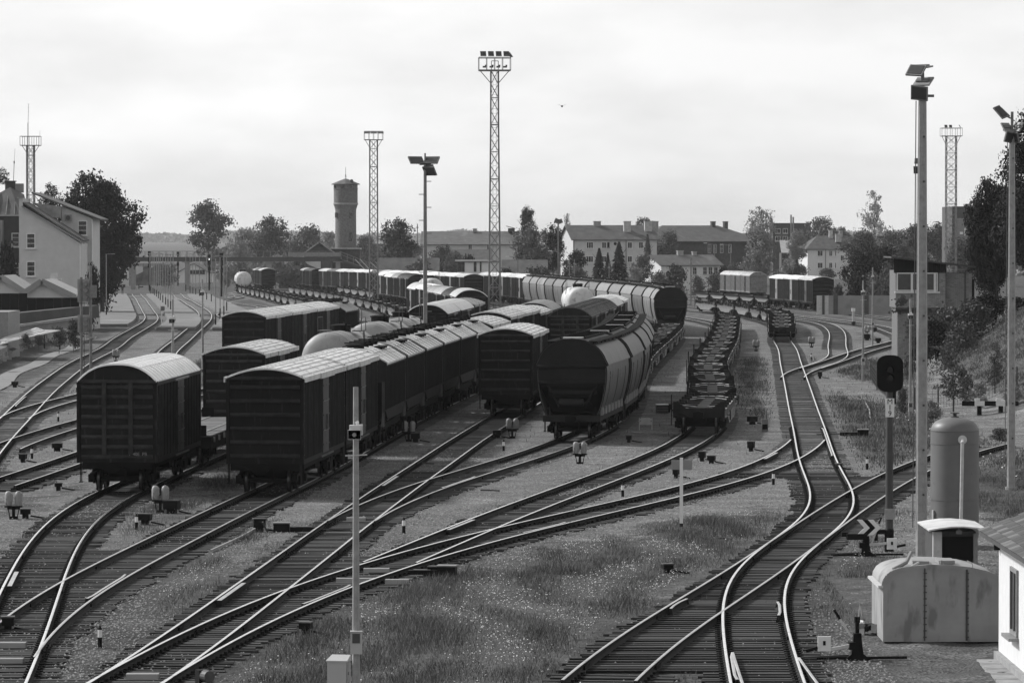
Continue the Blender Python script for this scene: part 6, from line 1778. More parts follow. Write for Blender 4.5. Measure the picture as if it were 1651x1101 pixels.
# the tall lamp poles
def lamp_pole(label, px, Y, ptop, wid, heads, rungs=True, z0=None, two_side=False, cat='lamp pole', m='galv'):
    s = SZ(Y); x = XatP(px, Y); z0 = gz(x, Y) if z0 is None else z0; z1 = zat(ptop, Y)
    r = thing('lamp_pole', label, cat, (x, Y, 0), 0, 'tall floodlight poles')
    mb = MB(); n = 8; H = z1 - z0
    mb.lathe([(wid * .56, z0), (wid * .54, z0 + H * .5), (wid * .40, z1)], M[m], n); part(r, 'pole', mb)
    mb = MB(); mb.lathe([(wid * .8, z0), (wid * .8, z0 + .12)], M['concrete'], 12); part(r, 'foot', mb)
    mb = MB()
    z = z0 + 2.0; i = 0
    while z < z1 - .6:
        w = wid * (.54 - .14 * max(0, (z - z0) / H - .5) * 2)
        if two_side:
            q = -1 if i % 2 else 1; mb.bar((q * w * .8, 0, z), (q * (w + .28), 0, z), .05, M['galv_dark'])
        else:
            mb.lathe([(.035, -.05), (.035, 0)], M['steel_dark'], 6, (w * .25, -w * .9, z), 'y')
        z += 1.35 if not two_side else .8; i += 1
    part(r, 'step', mb)['kind'] = 'stuff'
    for hd in heads:
        dx_, dz_, rx, rz_, w, h = hd[:6]
        o = part(r, 'floodlight', flood(w, h) if len(hd) < 7 else twin(w, h, hd[6]), (dx_, -.14, z1 + dz_)); o.rotation_euler = (rx, hd[7] if len(hd) > 7 else 0, rz_)
    mb = MB(); mb.bar((-.35, 0, z1 + .05), (.35, 0, z1 + .05), .08, M['galv_dark']); mb.bar((0, 0, z1 - .1), (0, 0, z1 + .75), .10, M['galv_dark'])
    part(r, 'bracket', mb)
    if not two_side:
        mb = MB(); mb.tube((-wid * .85, 0, z0 + 1), (-wid * .62, 0, z1 - .1), .015, M['steel_dark'], 4); part(r, 'cable', mb)
    return r
lamp_pole('tallest pale lamp pole with angled floodlights beside the upright vessel', 1486.5, 127.5, 158, .31, [(-.06, .36, .0, -.55, .55, .42, .95), (-.10, .90, -.95, -.5, .55, .40, .5)])
lamp_pole('pale lamp pole with two floodlights in front of the dark tree at the edge', 1631, 163, 212, .28, [(-.14, -.02, .0, .7, .45, .40, .6), (.16, -.02, .1, -1.2, .42, .40, .6), (-.36, .72, -1.2, -.5, .60, .30, .5, .75)])
lamp_pole('slender lamp pole partly hidden behind the tallest pale pole', 1481.5, 330, 262, .26, [(-.2, -.6, .4, -.2, .5, .6), (-.1, .1, -.7, -.2, .55, .5)], z0=.6)
lamp_pole('lamp pole topped by the dark tree foliage near the grey block', 1591.5, 395, 300, .26, [(.0, .1, -.5, .1, .65, .5), (.0, -.5, .4, .1, .5, .5)], z0=4.0)
lamp_pole('steel lamp pole with spread twin floodlights above the hopper roofs', 685.5, 260, 267, .235, [(-.55, .32, -.75, .5, .95, .55), (.40, .32, -.75, -.4, .95, .55), (.28, -.35, .6, -.6, .85, .62), (.22, -.1, -.4, -.5, .6, .3)], two_side=True, m='galv_dark')
# loudspeaker posts
def speaker_post(label, px, Y, ptop, pspk, pbox):
    s = SZ(Y); x = XatP(px, Y); z0 = gz(x, Y) - .1; z1 = zat(ptop, Y)
    r = thing('loudspeaker_post', label, 'loudspeaker post', (x, Y, 0), 0, 'loudspeaker posts')
    mb = MB(); mb.lathe([(.085, z0), (.055, z1)], M['galv'], 8); part(r, 'post', mb)
    zs = zat(pspk, Y)
    mb = MB()
    for (y0_, y1_, a, b) in ((-.38, -.30, .125, .125), (-.30, -.05, .125, .05), (-.05, .12, .08, .08)):
        mb.add([(-.02 - a * 1.1, y0_, zs - a * .9), (-.02 + a * 1.1, y0_, zs - a * .9), (-.02 + a * 1.1, y0_, zs + a * .7), (-.02 - a * 1.1, y0_, zs + a * .7), (-.02 - b * 1.1, y1_, zs - b * .9), (-.02 + b * 1.1, y1_, zs - b * .9), (-.02 + b * 1.1, y1_, zs + b * .7), (-.02 - b * 1.1, y1_, zs + b * .7)],
               [(0, 4, 5, 1), (1, 5, 6, 2), (2, 6, 7, 3), (3, 7, 4, 0), (7, 6, 5, 4)], M['offwhite'])
    mb.add([(-.145, -.30, zs - .10), (.105, -.30, zs - .10), (.105, -.30, zs + .08), (-.145, -.30, zs + .08)], [(0, 1, 2, 3)], M['steel_dark'])
    mb.lathe([(.045, -.05), (.02, 0)], M['galv'], 10, (-.02, -.31, zs - .01), 'y')
    mb.box((.0, -.1, zs + .13), (.26, .32, .10), M['offwhite']); mb.box((.10, 0, zs + .08), (.09, .2, .22), M['offwhite']); mb.lathe([(.04, 0), (.05, .06), (.03, .09)], M['white'], 8, (.02, -.02, zs + .18))
    part(r, 'loudspeaker', mb)
    mb = MB(); mb.bar((-.22, -.05, zs - .46), (.24, -.05, zs - .44), .025, M['offwhite']); part(r, 'cross_arm', mb)
    zb = zat(pbox, Y)
    mb = MB(); mb.box((.01, -.14, zb), (.24, .14, .46), M['cabinet']); mb.box((.01, -.14, zb + .24), (.26, .2, .02), M['cabinet']); mb.box((.01, -.215, zb + .10), (.16, .015, .20), M['steel_dark']); part(r, 'box', mb)
speaker_post('nearest loudspeaker post standing in the flowery grass', 573.5, 88.2, 624, 699, 1036)
speaker_post('loudspeaker post below the brick signal box', 1468, 226, 482, 511, 656)
speaker_post('loudspeaker post beside the curved running line', 1391.5, 286, 452, 473, 583)
speaker_post('loudspeaker post by the outer curved track', 1407, 386, 431, 448, 524)
speaker_post('loudspeaker post behind the round-roofed near boxcar', 278.5, 205, 483, 517, 700)
speaker_post('loudspeaker post in front of the three boxcars behind', 326.5, 281, 450, 473.5, 600)
r = thing('cable_cabinet', 'pale grey metal cabinet at the lower edge beside the nearest post', 'cabinet', (XatP(546, 88.4), 88.4, 0), -.18)
mb = MB(); mb.b2((-.21, -.2, -.1), (.20, .2, zat(1066, 88.2)), M['cabinet']); mb.add([(-.235, -.22, zat(1066, 88.2) + .002), (.225, -.22, zat(1066, 88.2) + .002), (.2, .22, zat(1059, 88.2)), (-.2, .22, zat(1059, 88.2)), (-.235, -.22, zat(1066, 88.2) - .03), (.225, -.22, zat(1066, 88.2) - .03), (.225, .22, zat(1066, 88.2) - .03), (-.235, .22, zat(1066, 88.2) - .03)], [(0, 1, 2, 3), (0, 4, 5, 1), (1, 5, 6, 2), (2, 6, 7, 3), (3, 7, 4, 0)], M['cabinet']); part(r, 'case', mb)
mb = MB(); mb.b2((.205, -.17, .1), (.215, .17, zat(1072, 88.2)), M['cabinet']); mb.b2((.217, -.1, .62), (.225, -.07, .68), M['steel_dark']); part(r, 'door', mb)

# ------------------------------------------------------------------ the shunting signal M19 and others
Y = 131.0; s = SZ(Y); k = 1 / s
r = thing('signal', 'dark shunting signal with oval head and white plate M19', 'signal', (XatP(1434.5, Y), Y, 0))
mb = MB(); mb.lathe([(.125, -.05), (.118, 2.2), (.112, zat(628, Y))], M['signal'], 14); part(r, 'post', mb, smooth=30)
mb = MB(); mb.lathe([(.145, 0), (.145, .68), (.12, .72)], M['black'], 14); mb.box((-.28, 0, .62), (.35, .2, .14), M['black']); mb.box((-.42, 0, .5), (.12, .25, .3), M['black']); part(r, 'base_clamp', mb)
mb = MB()
ov = [(.41 * math.copysign(abs(math.cos(t)) ** .75, math.cos(t)), .30 * math.copysign(1, math.sin(t)) + .275 * math.sin(t)) for t in np.linspace(0, 2 * math.pi, 33)[:-1]]
zc = zat(602, Y)
mb.prism([(a, zc + b) for a, b in ov], -.20, -.13, M['black']); mb.b2((-.15, -.13, zc - .42), (.15, .1, zc + .3), M['black']); mb.b2((.05, -.05, zc - .95), (.20, .12, zc - .4), M['black'])
part(r, 'head', mb)
for dz in (.12, -.14):
    mb = MB()
    n = 14
    for i in range(n):                               # hooded lens
        a0, a1 = -.5 + i * (math.pi + 1.0) / n, -.5 + (i + 1) * (math.pi + 1.0) / n
        f = lambda a, y, q: (q * math.cos(a), y, zc + dz + q * math.sin(a))
        mb.add([f(a0, -.2, .105), f(a1, -.2, .105), f(a1, -.46 + .10 * (abs(a1 - 1.57)), .115), f(a0, -.46 + .10 * abs(a0 - 1.57), .115)], [(0, 1, 2, 3)], M['black'])
    mb.lathe([(.09, -.03), (.06, 0)], M['glass'], 14, (0, -.2, zc + dz), 'y')
    part(r, 'lens_hood', mb)
zp = zat(657, Y)
mb = MB(); mb.b2((-.135, -.165, zp - .29), (.135, -.145, zp + .29), M['white']); o = part(r, 'number_plate', mb)
for i, ch in enumerate('M19'):
    t = link('lettering', text_mesh(ch, .23, M['black']), o, (0, -.168, zp + .185 - i * .185)); t.rotation_euler = (math.pi / 2, 0, 0)
mb = MB(); mb.b2((-.15, -.17, zat(837, Y)), (.16, -.12, zat(820, Y)), M['galv']); part(r, 'junction_box', mb)

# twin signal heads, seen from behind, on the left
Y = 285.0; s = SZ(Y); k = 1 / s
r = thing('signal', 'tall signal seen from behind with two pale lamp cases, left of the boxcars', 'signal', (XatP(131, Y), Y, 0))
mb = MB(); mb.tube((0, 0, -.2), (0, 0, zat(447, Y)), .09, M['galv_dark'], 8); part(r, 'post', mb)
for pa, pb in ((450, 487), (508, 536)):
    mb = MB(); mb.b2((2 * k, -.05, zat(pb, Y)), (13 * k, .25, zat(pa, Y)), M['wallgrey']); mb.b2((-6 * k, -.05, zat(pb, Y)), (-2.5 * k, .2, zat(pa, Y)), M['wallgrey'])
    o = part(r, 'lamp_case', mb)
    for i in range(3):
        z = zat(pa + (pb - pa) * (.2 + .3 * i), Y); q = MB(); q.lathe([(.17, -.32), (.2, -.05)], M['galv_dark'], 12, (7 * k, 0, z), 'y'); link('lens_hood', q.mesh('lens_hood'), o)
mb = MB(); mb.box((2 * k, .1, zat(489, Y)), (.6, .5, .05), M['steel_dark']); mb.bar((-.5, 0, zat(540, Y)), (.5, 0, zat(538, Y)), .06, M['steel_dark']); part(r, 'service_platform', mb)
mb = MB()
for q in (-.02, .35): mb.bar((q + .18, .3, 0), (q + .18, .3, zat(450, Y)), .04, M['steel_dark'])
part(r, 'ladder', mb)
r = thing('pole', 'grey steel pole with a small box next to the twin-headed signal', 'pole', (XatP(146, Y), Y, 0))
mb = MB(); mb.tube((0, 0, -.2), (0, 0, zat(428, Y)), .10, M['galv_dark'], 8); part(r, 'shaft', mb)
mb = MB(); mb.b2((-.05, -.2, zat(480, Y)), (.4, .05, zat(460, Y)), M['galv_dark']); mb.b2((-.3, -.25, zat(546, Y)), (.3, .1, zat(543, Y)), M['galv']); part(r, 'box', mb)

def station_signal(px, pb, pt, label):
    x, y = G(px, pb); z0 = -float(drop(y)); s = SZ(y); k = 1 / s; z1 = zat(pt, y)
    r = thing('signal', label, 'signal', (x, y, 0), 0, 'station signals')
    mb = MB(); mb.tube((0, 0, z0), (0, 0, z1 - .3), .16, M['black'], 8); part(r, 'post', mb)
    for dz, h in ((0, 1.0), (-1.35, 1.0), (-2.8, .8)):
        mb = MB(); mb.b2((-.32, -.3, z1 + dz - h), (.32, .1, z1 + dz), M['black']); o = part(r, 'head', mb)
        q = MB(); q.lathe([(.12, -.05), (.12, 0)], M['glass'], 10, (0, -.3, z1 + dz - .3), 'y'); link('lens', q.mesh('lens'), o)
    for q in (-.2, .2):
        mb = MB(); mb.bar((q, .25, z0), (q, .25, z1 - 1), .04, M['steel_dark']); part(r, 'ladder_rail', mb)
for px, pb, pt, lab in ((241, 468, 405, 'first dark station signal from the big tree'), (287, 461, 406, 'second dark station signal from the big tree'), (337.5, 468, 410, 'third dark station signal, left of the white tank'), (357, 478, 408, 'fourth dark station signal, closest to the white tank')):
    station_signal(px, pb, pt, lab)
    x, y = G(px, pb)
mg = bpy.data.materials.new('signal_light'); mg.use_nodes = True; mg.node_tree.nodes['Principled BSDF'].inputs['Emission Color'].default_value = (1, 1, 1, 1); mg.node_tree.nodes['Principled BSDF'].inputs['Emission Strength'].default_value = 2.0
for lab, in (('second dark station signal from the big tree',), ('third dark station signal, left of the white tank',)):
    o = next(o for o in bpy.data.objects if o.get('label') == lab)
    hd = [c for c in o.children if c.name.startswith('head')][1]
    q = MB(); q.lathe([(.10, -.07), (.10, -.052)], mg, 10, (0, -.3, zat(406, o.location.y) - 1.65), 'y'); link('lit_lens', q.mesh('lit_lens'), hd)

# platform lamps: thin pale posts with dark feet
def platform_lamp(px, pb, pt, label, arm=1, grp='thin platform lamp posts'):
    x, y = G(px, pb); z0 = -float(drop(y)) + .3; z1 = zat(pt, y)
    r = thing('platform_lamp', label, 'lamp post', (x, y, 0), 0, grp)
    mb = MB(); mb.tube((0, 0, z0 + 1.15), (0, 0, z1), .062, M['galv'], 6); part(r, 'post', mb)
    mb = MB(); mb.tube((0, 0, z0 - .5), (0, 0, z0 + 1.15), .085, M['black'], 6); part(r, 'foot', mb)
    mb = MB(); mb.bar((-.1, 0, z1), (arm * .7, 0, z1 + .05), .05, M['galv']); part(r, 'arm', mb)
    mb = MB(); mb.box((arm * .85, 0, z1 + .03), (.5, .22, .08), M['galv']); part(r, 'lamp', mb)
f = lambda a: 180 + a / 6.604
g = lambda b: 390 + b / 6.604
for i, (a, b, t) in enumerate(((655, 745, 135), (628, 742, 138), (600, 718, 135), (575, 690, 138), (545, 665, 132), (518, 640, 135), (498, 620, 130), (478, 600, 128), (455, 585, 130), (440, 570, 128), (418, 555, 125), (405, 532, 122))):
    platform_lamp(f(a), g(b), g(t), f'{ORD[i]} thin pale post from the near end of the first platform row', 1 if i % 2 else -1, 'lamp posts of the first platform')
for i, (a, b, t) in enumerate(((1108, 910, 178), (1155, 835, 165), (1195, 805, 150), (1225, 757, 160), (1062, 655, 135), (1012, 632, 135), (935, 592, 130), (895, 577, 130), (865, 562, 130), (835, 545, 128), (790, 525, 125))):
    platform_lamp(f(a), g(b), g(t), f'{ORD[i]} thin pale post from the near end of the second platform row', 1 if i % 2 else -1, 'lamp posts of the second platform')
for i, (px, pb, pt) in enumerate(((171.5, 512, 410), (166, 492, 408), (161, 497, 405.5), (137, 478, 418))):
    platform_lamp(px, pb, pt, f'{ORD[i]} pale post with side arm on the path by the pale house', 1, 'posts with side arms by the pale house')
r = thing('marker_post', 'short white post with a small board between the station tracks', 'marker post', (*G(260.5, 529), 0)); z0 = -float(drop(r.location.y))
mb = MB(); mb.tube((0, 0, z0 - .1), (0, 0, z0 + 2.5), .07, M['white'], 6); part(r, 'post', mb)
mb = MB(); mb.b2((-.1, -.1, z0 + 1.9), (.35, -.06, z0 + 2.4), M['galv_dark']); part(r, 'board', mb)

# ------------------------------------------------------------------ ground-level railway furniture
M['lampcase'] = mat('lamp_case', .26, .5, .2, 5.0, dark=(.12, .6, 6.0))
def dwarf_signal(px, pb, label):
    x, y, z = on(px, pb)
    r = thing('dwarf_signal', label, 'dwarf signal', (x, y, z), R.uniform(-.2, .2), 'twin-headed dwarf signals')
    mb = MB(); mb.b2((-.30, -.12, .40), (.30, .12, .45), M['black']); mb.b2((-.05, -.05, -.05), (.05, .05, .40), M['black']); mb.b2((-.22, -.05, .33), (.22, .05, .395), M['black']); mb.bar((-.20, 0, .40), (-.13, 0, .05), .03, M['black']); mb.bar((.20, 0, .40), (.13, 0, .05), .03, M['black']); mb.box((0, 0, .02), (.28, .2, .14), M['black'])
    part(r, 'stand', mb)
    for q in (-1, 1):
        mb = MB(); mb.lathe([(.10, .46), (.125, .52), (.13, .62), (.13, .82), (.115, .90), (.07, .95), (.02, .965)], M['lampcase'], 14, (q * .175, 0, 0)); o = part(r, 'lamp_case', mb, smooth=40)
        mb = MB(); mb.b2((q * .175 - .02, -.15, .56), (q * .175 + .02, -.12, .80), M['wallgrey']); mb.box((q * .175 + .11, -.02, .75), (.06, .18, .24), M['wallgrey']); link('latch', mb.mesh('latch'), o)
for px, pb, lab in ((258.5, 826, 'dwarf signal in front of the two nearest boxcars'), (22, 836, 'dwarf signal at the left edge beside the black box'), (659, 711, 'dwarf signal beside the hopper string'), (826, 706, 'dwarf signal between the lone boxcar and the grain hoppers'),
                    (935, 748, 'dwarf signal in front of the near grain hopper'), (1219, 566, 'dwarf signal between the empty flats and the running line'), (1308.5, 560, 'dwarf signal right of the standing flats'), (1398, 541, 'dwarf signal at the outer curved track'), (187, 583, 'small dwarf signal above the round-roofed boxcar')):
    dwarf_signal(px, pb, lab)
def marker(px, pb, label):
    x, y, z = on(px, pb)
    r = thing('fouling_marker', label, 'marker post', (x, y, z), R.uniform(-.3, .3), 'black and white fouling markers')
    mb = MB(); mb.tube((0, 0, -.1), (0, 0, .24), .055, M['black'], 8); part(r, 'foot', mb)
    mb = MB(); mb.tube((0, 0, .242), (0, 0, .42), .056, M['white'], 8); part(r, 'band', mb)
    mb = MB(); mb.lathe([(.057, .422), (.05, .46), (.01, .53)], M['black'], 8); part(r, 'cap', mb)
for px, pb, lab in ((161, 1043, 'black and white marker nearest the lower left corner'), (651, 859, 'marker between the two diverging tracks left of the flowers'), (220, 853, 'marker below the dwarf signal in front of the nearest boxcars'), (1004, 800, 'marker above the long bright diverging rails'),
                    (812, 727, 'marker next to the dwarf signal by the grain hoppers'), (1247, 781, 'marker below the branch turnout of the running line'), (1398, 756, 'marker right of the running line near the M19 signal'), (51.5, 739, 'marker left of the nearest boxcar beside a kettle box'),
                    (94, 679, 'marker between the tracks at the left edge'), (124, 631, 'marker close behind the corner of the nearest boxcar'), (1308, 580, 'small marker under the dwarf signal right of the flats')):
    marker(px, pb, lab)
def cable_box(px, pb, label, w=.42, h=.26, d=.3, leg=True):
    x, y, z = on(px, pb)
    r = thing('cable_box', label, 'cable box', (x, y, z), R.uniform(-.35, .35), 'small black cable boxes')
    b = .14 if leg else 0
    mb = MB(); mb.b2((-w / 2, -d / 2, b), (w / 2, d / 2, b + h), M['black']); part(r, 'case', mb)
    mb = MB(); mb.b2((-w / 2 - .02, -d / 2 - .02, b + h + .002), (w / 2 + .02, d / 2 + .02, b + h + .035), M['steel_dark']); part(r, 'lid', mb)
    mb = MB(); mb.b2((-w * .3, -d * .3, -.05), (w * .3, d * .3, b - .002 if leg else -.002), M['black']); mb.tube((w / 2, 0, .08), (w / 2 + .5, -.1, .0), .03, M['black'], 5); part(r, 'foot', mb)
BX = [(277, 827, .55, .30), (234, 845, .42, .2), (41, 835, .36, .16), (92, 727, .48, .2), (37, 745, .3, .2), (94, 790, .28, .12), (418, 857, .40, .28), (1014, 713, .26, .18), (1132, 743, .28, .26), (1147, 747, .32, .18), (1211, 727, .30, .28), (1213, 684, .50, .26), (1076, 664, .5, .3),
      (670, 712, .40, .26), (802, 706, .40, .22), (1076, 924, .3, .12), (24, 624, .40, .2), (1090, 770, .22, .3), (1376, 525, .4, .3), (1410, 535, .4, .3), (1398, 548, .6, .4), (1416, 553, .5, .3), (1322, 610, .3, .3), (700, 927, .3, .1), (1352, 757, .2, .1), (13, 1017, .3, .2), (493, 1022, .28, .14)]
WH = ['right of the dwarf signal before the nearest boxcars', 'beside the marker before the nearest boxcars', 'right of the dwarf signal at the left edge', 'on the ballast left of the nearest boxcar', 'behind the marker left of the nearest boxcar', 'between rails left of the nearest boxcar', 'left of the point machine in the grass',
      'in the gravel below the striped board', 'left one of two above the white sign post', 'right one of two above the white sign post', 'alone in gravel left of the branch rails', 'beside the squat relay post', 'behind the small white cabinet', 'beside the dwarf signal by the hoppers', 'left of the dwarf signal by the grain hoppers',
      'in the flowery grass near the branch', 'beside the path at the far left', 'hanging low behind the white sign post', 'near the outer curved track', 'close to the outer loudspeaker post', 'large, at the foot of the outer loudspeaker post', 'second large one at the outer post', 'beside the curved turnout', 'at the edge of the flowers by the point covers', 'by the branch turnout', 'at the left edge below the tracks', 'in the flowers left of the nearest post']
for (px, pb, w, h), wh in zip(BX, WH):
    cable_box(px, pb, 'black cable box ' + wh, w, h)
def point_machine(px, pb, label, rz=0.0):
    x, y, z = on(px, pb)
    r = thing('point_machine', label, 'point machine', (x, y, z), rz, 'point machines')
    mb = MB(); mb.b2((-.55, -.2, 0), (-.02, .2, .28), M['black']); part(r, 'motor', mb)
    mb = MB(); mb.b2((-.57, -.22, .282), (.0, .22, .32), M['grey']); part(r, 'lid', mb)
    mb = MB(); mb.b2((0, -.14, 0), (.85, .14, .16), M['black']); mb.b2((.2, -.16, .162), (.7, .16, .18), M['steel_dark']); part(r, 'gear_case', mb)
    mb = MB(); mb.tube((.85, 0, .08), (2.0, .05, .06), .03, M['steel_dark'], 6); mb.tube((-.9, -.3, .35), (-.75, -.1, .0), .03, M['steel_dark'], 5); part(r, 'drive_rod', mb)
point_machine(468, 857, 'black point machine in the grass left of the nearest post')
point_machine(1382, 702, 'black point machine right of the running line turnout', 3.1)
point_machine(705, 718 + 210, 'point machine beside the pale covers at the flower meadow', 3.0)
# pale covers over the point rods
def cover(px, py, w, label, rz=0.0, d=.42, h=.12):
    x, y, z = on(px, py)
    r = thing('rod_cover', label, 'rod cover', (x, y, z), rz, 'pale rod covers between the rails')
    mb = MB(); mb.prism([(-d / 2, .03), (d / 2, .03), (d / 2 - .05, .03 + h), (-d / 2 + .05, .03 + h)], -w / 2, w / 2, M['wallgrey'], 'x'); part(r, 'lid', mb)
    mb = MB(); mb.b2((-w / 2 - .02, -d / 2 - .03, .0), (w / 2 + .02, d / 2 + .03, .028), M['steel_dark']); part(r, 'base', mb)
for px, py, w, lab in ((607, 924, .75, 'upper pale rod cover beside the nearest post'), (575, 940, 1.15, 'long pale rod cover crossed by the nearest post'), (640, 942, .66, 'pale rod cover right of the nearest post'), (230, 1096, .72, 'pale rod cover at the bottom between the left rails'),
                       (15, 1045, .8, 'upper pale cover at the lower left corner'), (8, 1071, .85, 'lower pale cover at the lower left corner'), (574, 841, .65, 'pale cover at the turnout behind the nearest post'), (28, 678, .8, 'pale cover at the turnout by the left edge'), (1405, 566, 1.2, 'pale cover at the curved turnout under the signal box')):
    cover(px, py, w, lab)
# yellow-backed colour light lying at the lower edge, half hidden
r = thing('dwarf_signal', 'hooded dwarf signal cut by the lower picture edge', 'dwarf signal', (XatP(326, 90.5), 90.5, 0), .5)
mb = MB(); mb.b2((-.13, -.1, -.1), (.13, .12, .50), M['black']); part(r, 'case', mb)
for dz in (.38, .14):
    mb = MB(); mb.lathe([(.125, -.30), (.13, -.05)], M['steel_dark'], 14, (0, -.05, dz), 'y'); part(r, 'lens_hood', mb)
# switch stands with hand lever, weight and lamp plates
def switch_stand(px, pb, label, arrow):
    x, y, z = on(px, pb)
    r = thing('switch_stand', label, 'switch stand', (x, y, z), 0)
    mb = MB(); mb.prism([(-.32, 0), (.32, 0), (.14, .14), (.10, .42), (.09, .62), (-.09, .62), (-.10, .42), (-.14, .14)], -.14, .14, M['black']); mb.tube((0, 0, .6), (0, 0, .86), .05, M['black'], 8); mb.b2((-.2, -.2, .25), (-.05, .2, .42), M['black']); part(r, 'stand', mb)
    mb = MB(); mb.bar((-1.3, -.05, .03), (1.15, -.05, .06), .06, M['black']); mb.bar((-1.5, .12, .02), (-.2, .0, .10), .05, M['steel_dark']); part(r, 'throw_rod', mb)
    lv = MB()
    if arrow:
        lv.bar((.16, -.16, .38), (.38, -.2, 1.0), .05, M['offwhite']); lv.tube((.38, -.2, 1.0), (.46, -.2, 1.2), .03, M['black'], 6)
    else:
        lv.bar((-.14, -.16, .55), (-.42, -.2, .96), .045, M['offwhite']); lv.tube((-.42, -.2, .96), (-.55, -.2, 1.18), .035, M['black'], 6)
    part(r, 'lever', lv)
    q = 1 if arrow else -1
    w = MB(); w.bar((q * .1, -.15, .36), (q * .62, -.18, .40 if arrow else .26), .07, M['offwhite']); w.b2((q * .78 - .15, -.24, .22), (q * .78 + .15, -.16, .56), M['white']); w.b2((q * .78 - .03, -.255, .36), (q * .78 + .03, -.242, .46), M['black']); w.bar((q * .93, -.2, .3), (q * 1.2, -.2, .36 if arrow else .22), .07, M['black'])
    part(r, 'weight_plate', w)
    if arrow:
        a = MB()
        for i in range(3):
            m = M['black'] if i == 1 else M['white']; x0 = -.30 + i * .17
            a.prism([(x0, 1.13), (x0 + .17, 1.13), (x0 + .40, .88), (x0 + .17, .66), (x0, .66), (x0 + .23, .88)], -.24, -.20, m)
        part(r, 'arrow_board', a)
        b = MB(); b.b2((-.6, -.3, .52), (.0, .1, .70), M['black']); b.b2((-.75, -.1, .6), (-.55, .1, .74), M['black']); part(r, 'lamp_box', b)
    else:
        b = MB(); b.tube((0, 0, .86), (0, 0, 1.0), .07, M['black'], 8); b.bar((.02, -.06, 1.0), (.06, -.06, 1.3), .02, M['offwhite']); b.bar((.10, -.06, 1.0), (.06, -.06, 1.3), .02, M['offwhite']); part(r, 'indicator', b)
switch_stand(1382, 1063, 'black hand switch stand with raised lever near the metal hut', False)
switch_stand(1396, 896, 'hand switch stand with white and black chevron arrows below the M19 signal', True)
r = thing('rubble_heap', 'small heap of broken boards and stones beside the metal hut', 'rubble', (*G(1408, 1022), 0)); r.location.z = 0
for i in range(9):
    mb = MB(); mb.box((R.uniform(-.35, .35), R.uniform(-.2, .3), R.uniform(.05, .25)), (R.uniform(.1, .3), R.uniform(.1, .25), R.uniform(.1, .3)), M[R.choice(['concrete', 'black', 'wallgrey', 'offwhite'])], rz=R.uniform(0, 3), rx=R.uniform(-.5, .5)); part(r, 'fragment', mb)
# white sign post
x, y, z = on(1098.5, 849)
r = thing('sign_post', 'white post with two grey boards seen from behind, at the meadow edge', 'sign post', (x, y, z), -.08)
mb = MB(); mb.b2((-.055, -.05, .12), (.055, .05, 2.33), M['white']); part(r, 'post', mb)
mb = MB(); mb.b2((-.056, -.055, -.1), (.056, .055, .118), M['black']); part(r, 'foot', mb)
for a, b in ((-.34, -.06), (.06, .36)):
    mb = MB(); mb.b2((a, -.03, 1.93), (b, .0, 2.26), M['wallgrey']); part(r, 'board', mb)
# striped board, small cabinet, relay post, crate
x, y, z = on(1041, 693)
r = thing('stop_board', 'small white board on legs with striped corners beside the empty flats', 'board', (x, y, z), -.1)
mb = MB(); mb.b2((-.33, -.02, .26), (.33, .03, .62), M['offwhite']); part(r, 'board', mb)
for q in (-1, 1):
    mb = MB(); mb.b2((q * .32 - .02, -.03, 0), (q * .32 + .02, .03, .6), M['offwhite']); part(r, 'leg', mb)
    mb = MB()
    for i in range(2): mb.prism([(q * (.33 - i * .0), .60 - i * .14), (q * .33, .54 - i * .14), (q * .22, .64 - i * .14 - .02)], -.026, -.021, M['black'])
    part(r, 'stripe', mb)
x, y, z = on(1067.5, 666)
r = thing('crate', 'low dark crate with pale lid left of the empty flats', 'crate', (x, y, z), .05)
mb = MB(); mb.b2((-.32, -.3, 0), (.32, .3, .46), M['grey']); part(r, 'box', mb)
for i in range(3): mb = MB(); mb.b2((-.325, -.32, .03 + i * .15), (.325, -.302, .155 + i * .15), M['steel_dark']); part(r, 'slat', mb)
mb = MB(); mb.b2((-.34, -.33, .462), (.34, .32, .51), M['white']); part(r, 'lid', mb)
x, y, z = on(1233, 695)
r = thing('relay_post', 'squat dark relay post with two prongs left of the running line', 'relay post', (x, y, z))
mb = MB(); mb.b2((-.16, -.15, 0), (.16, .15, .62), M['galv_dark']); mb.b2((-.13, -.17, .1), (.13, -.152, .35), M['black']); part(r, 'case', mb)
mb = MB(); mb.bar((-.09, 0, .6), (-.09, 0, .95), .04, M['steel_dark']); mb.bar((.10, 0, .6), (.10, 0, .98), .04, M['steel_dark']); part(r, 'prong', mb)
# buffer beam at the end of the siding
Y = 232.0
x = XatP(1597, Y); z = zat(650.5, Y)
r = thing('buffer_stop', 'black buffer beam with two white panels on the grass slope', 'buffer stop', (x, Y, 0), -.02)
mb = MB(); mb.b2((-1.55, -.15, z - .13), (1.55, .15, z + .13), M['black']); part(r, 'beam', mb)
for a, b in ((-.87, -.32), (.30, .86)):
    mb = MB(); mb.b2((a, -.17, z - .13), (b, -.152, z + .14), M['white']); mb.b2((a + .02, -.1, z + .142), (b - .25, .1, z + .28), M['white']); part(r, 'panel', mb)
    mb = MB(); mb.b2(((a + b) / 2 - .12, -.1, -.1), ((a + b) / 2 + .12, .1, z - .132), M['black']); part(r, 'post', mb)
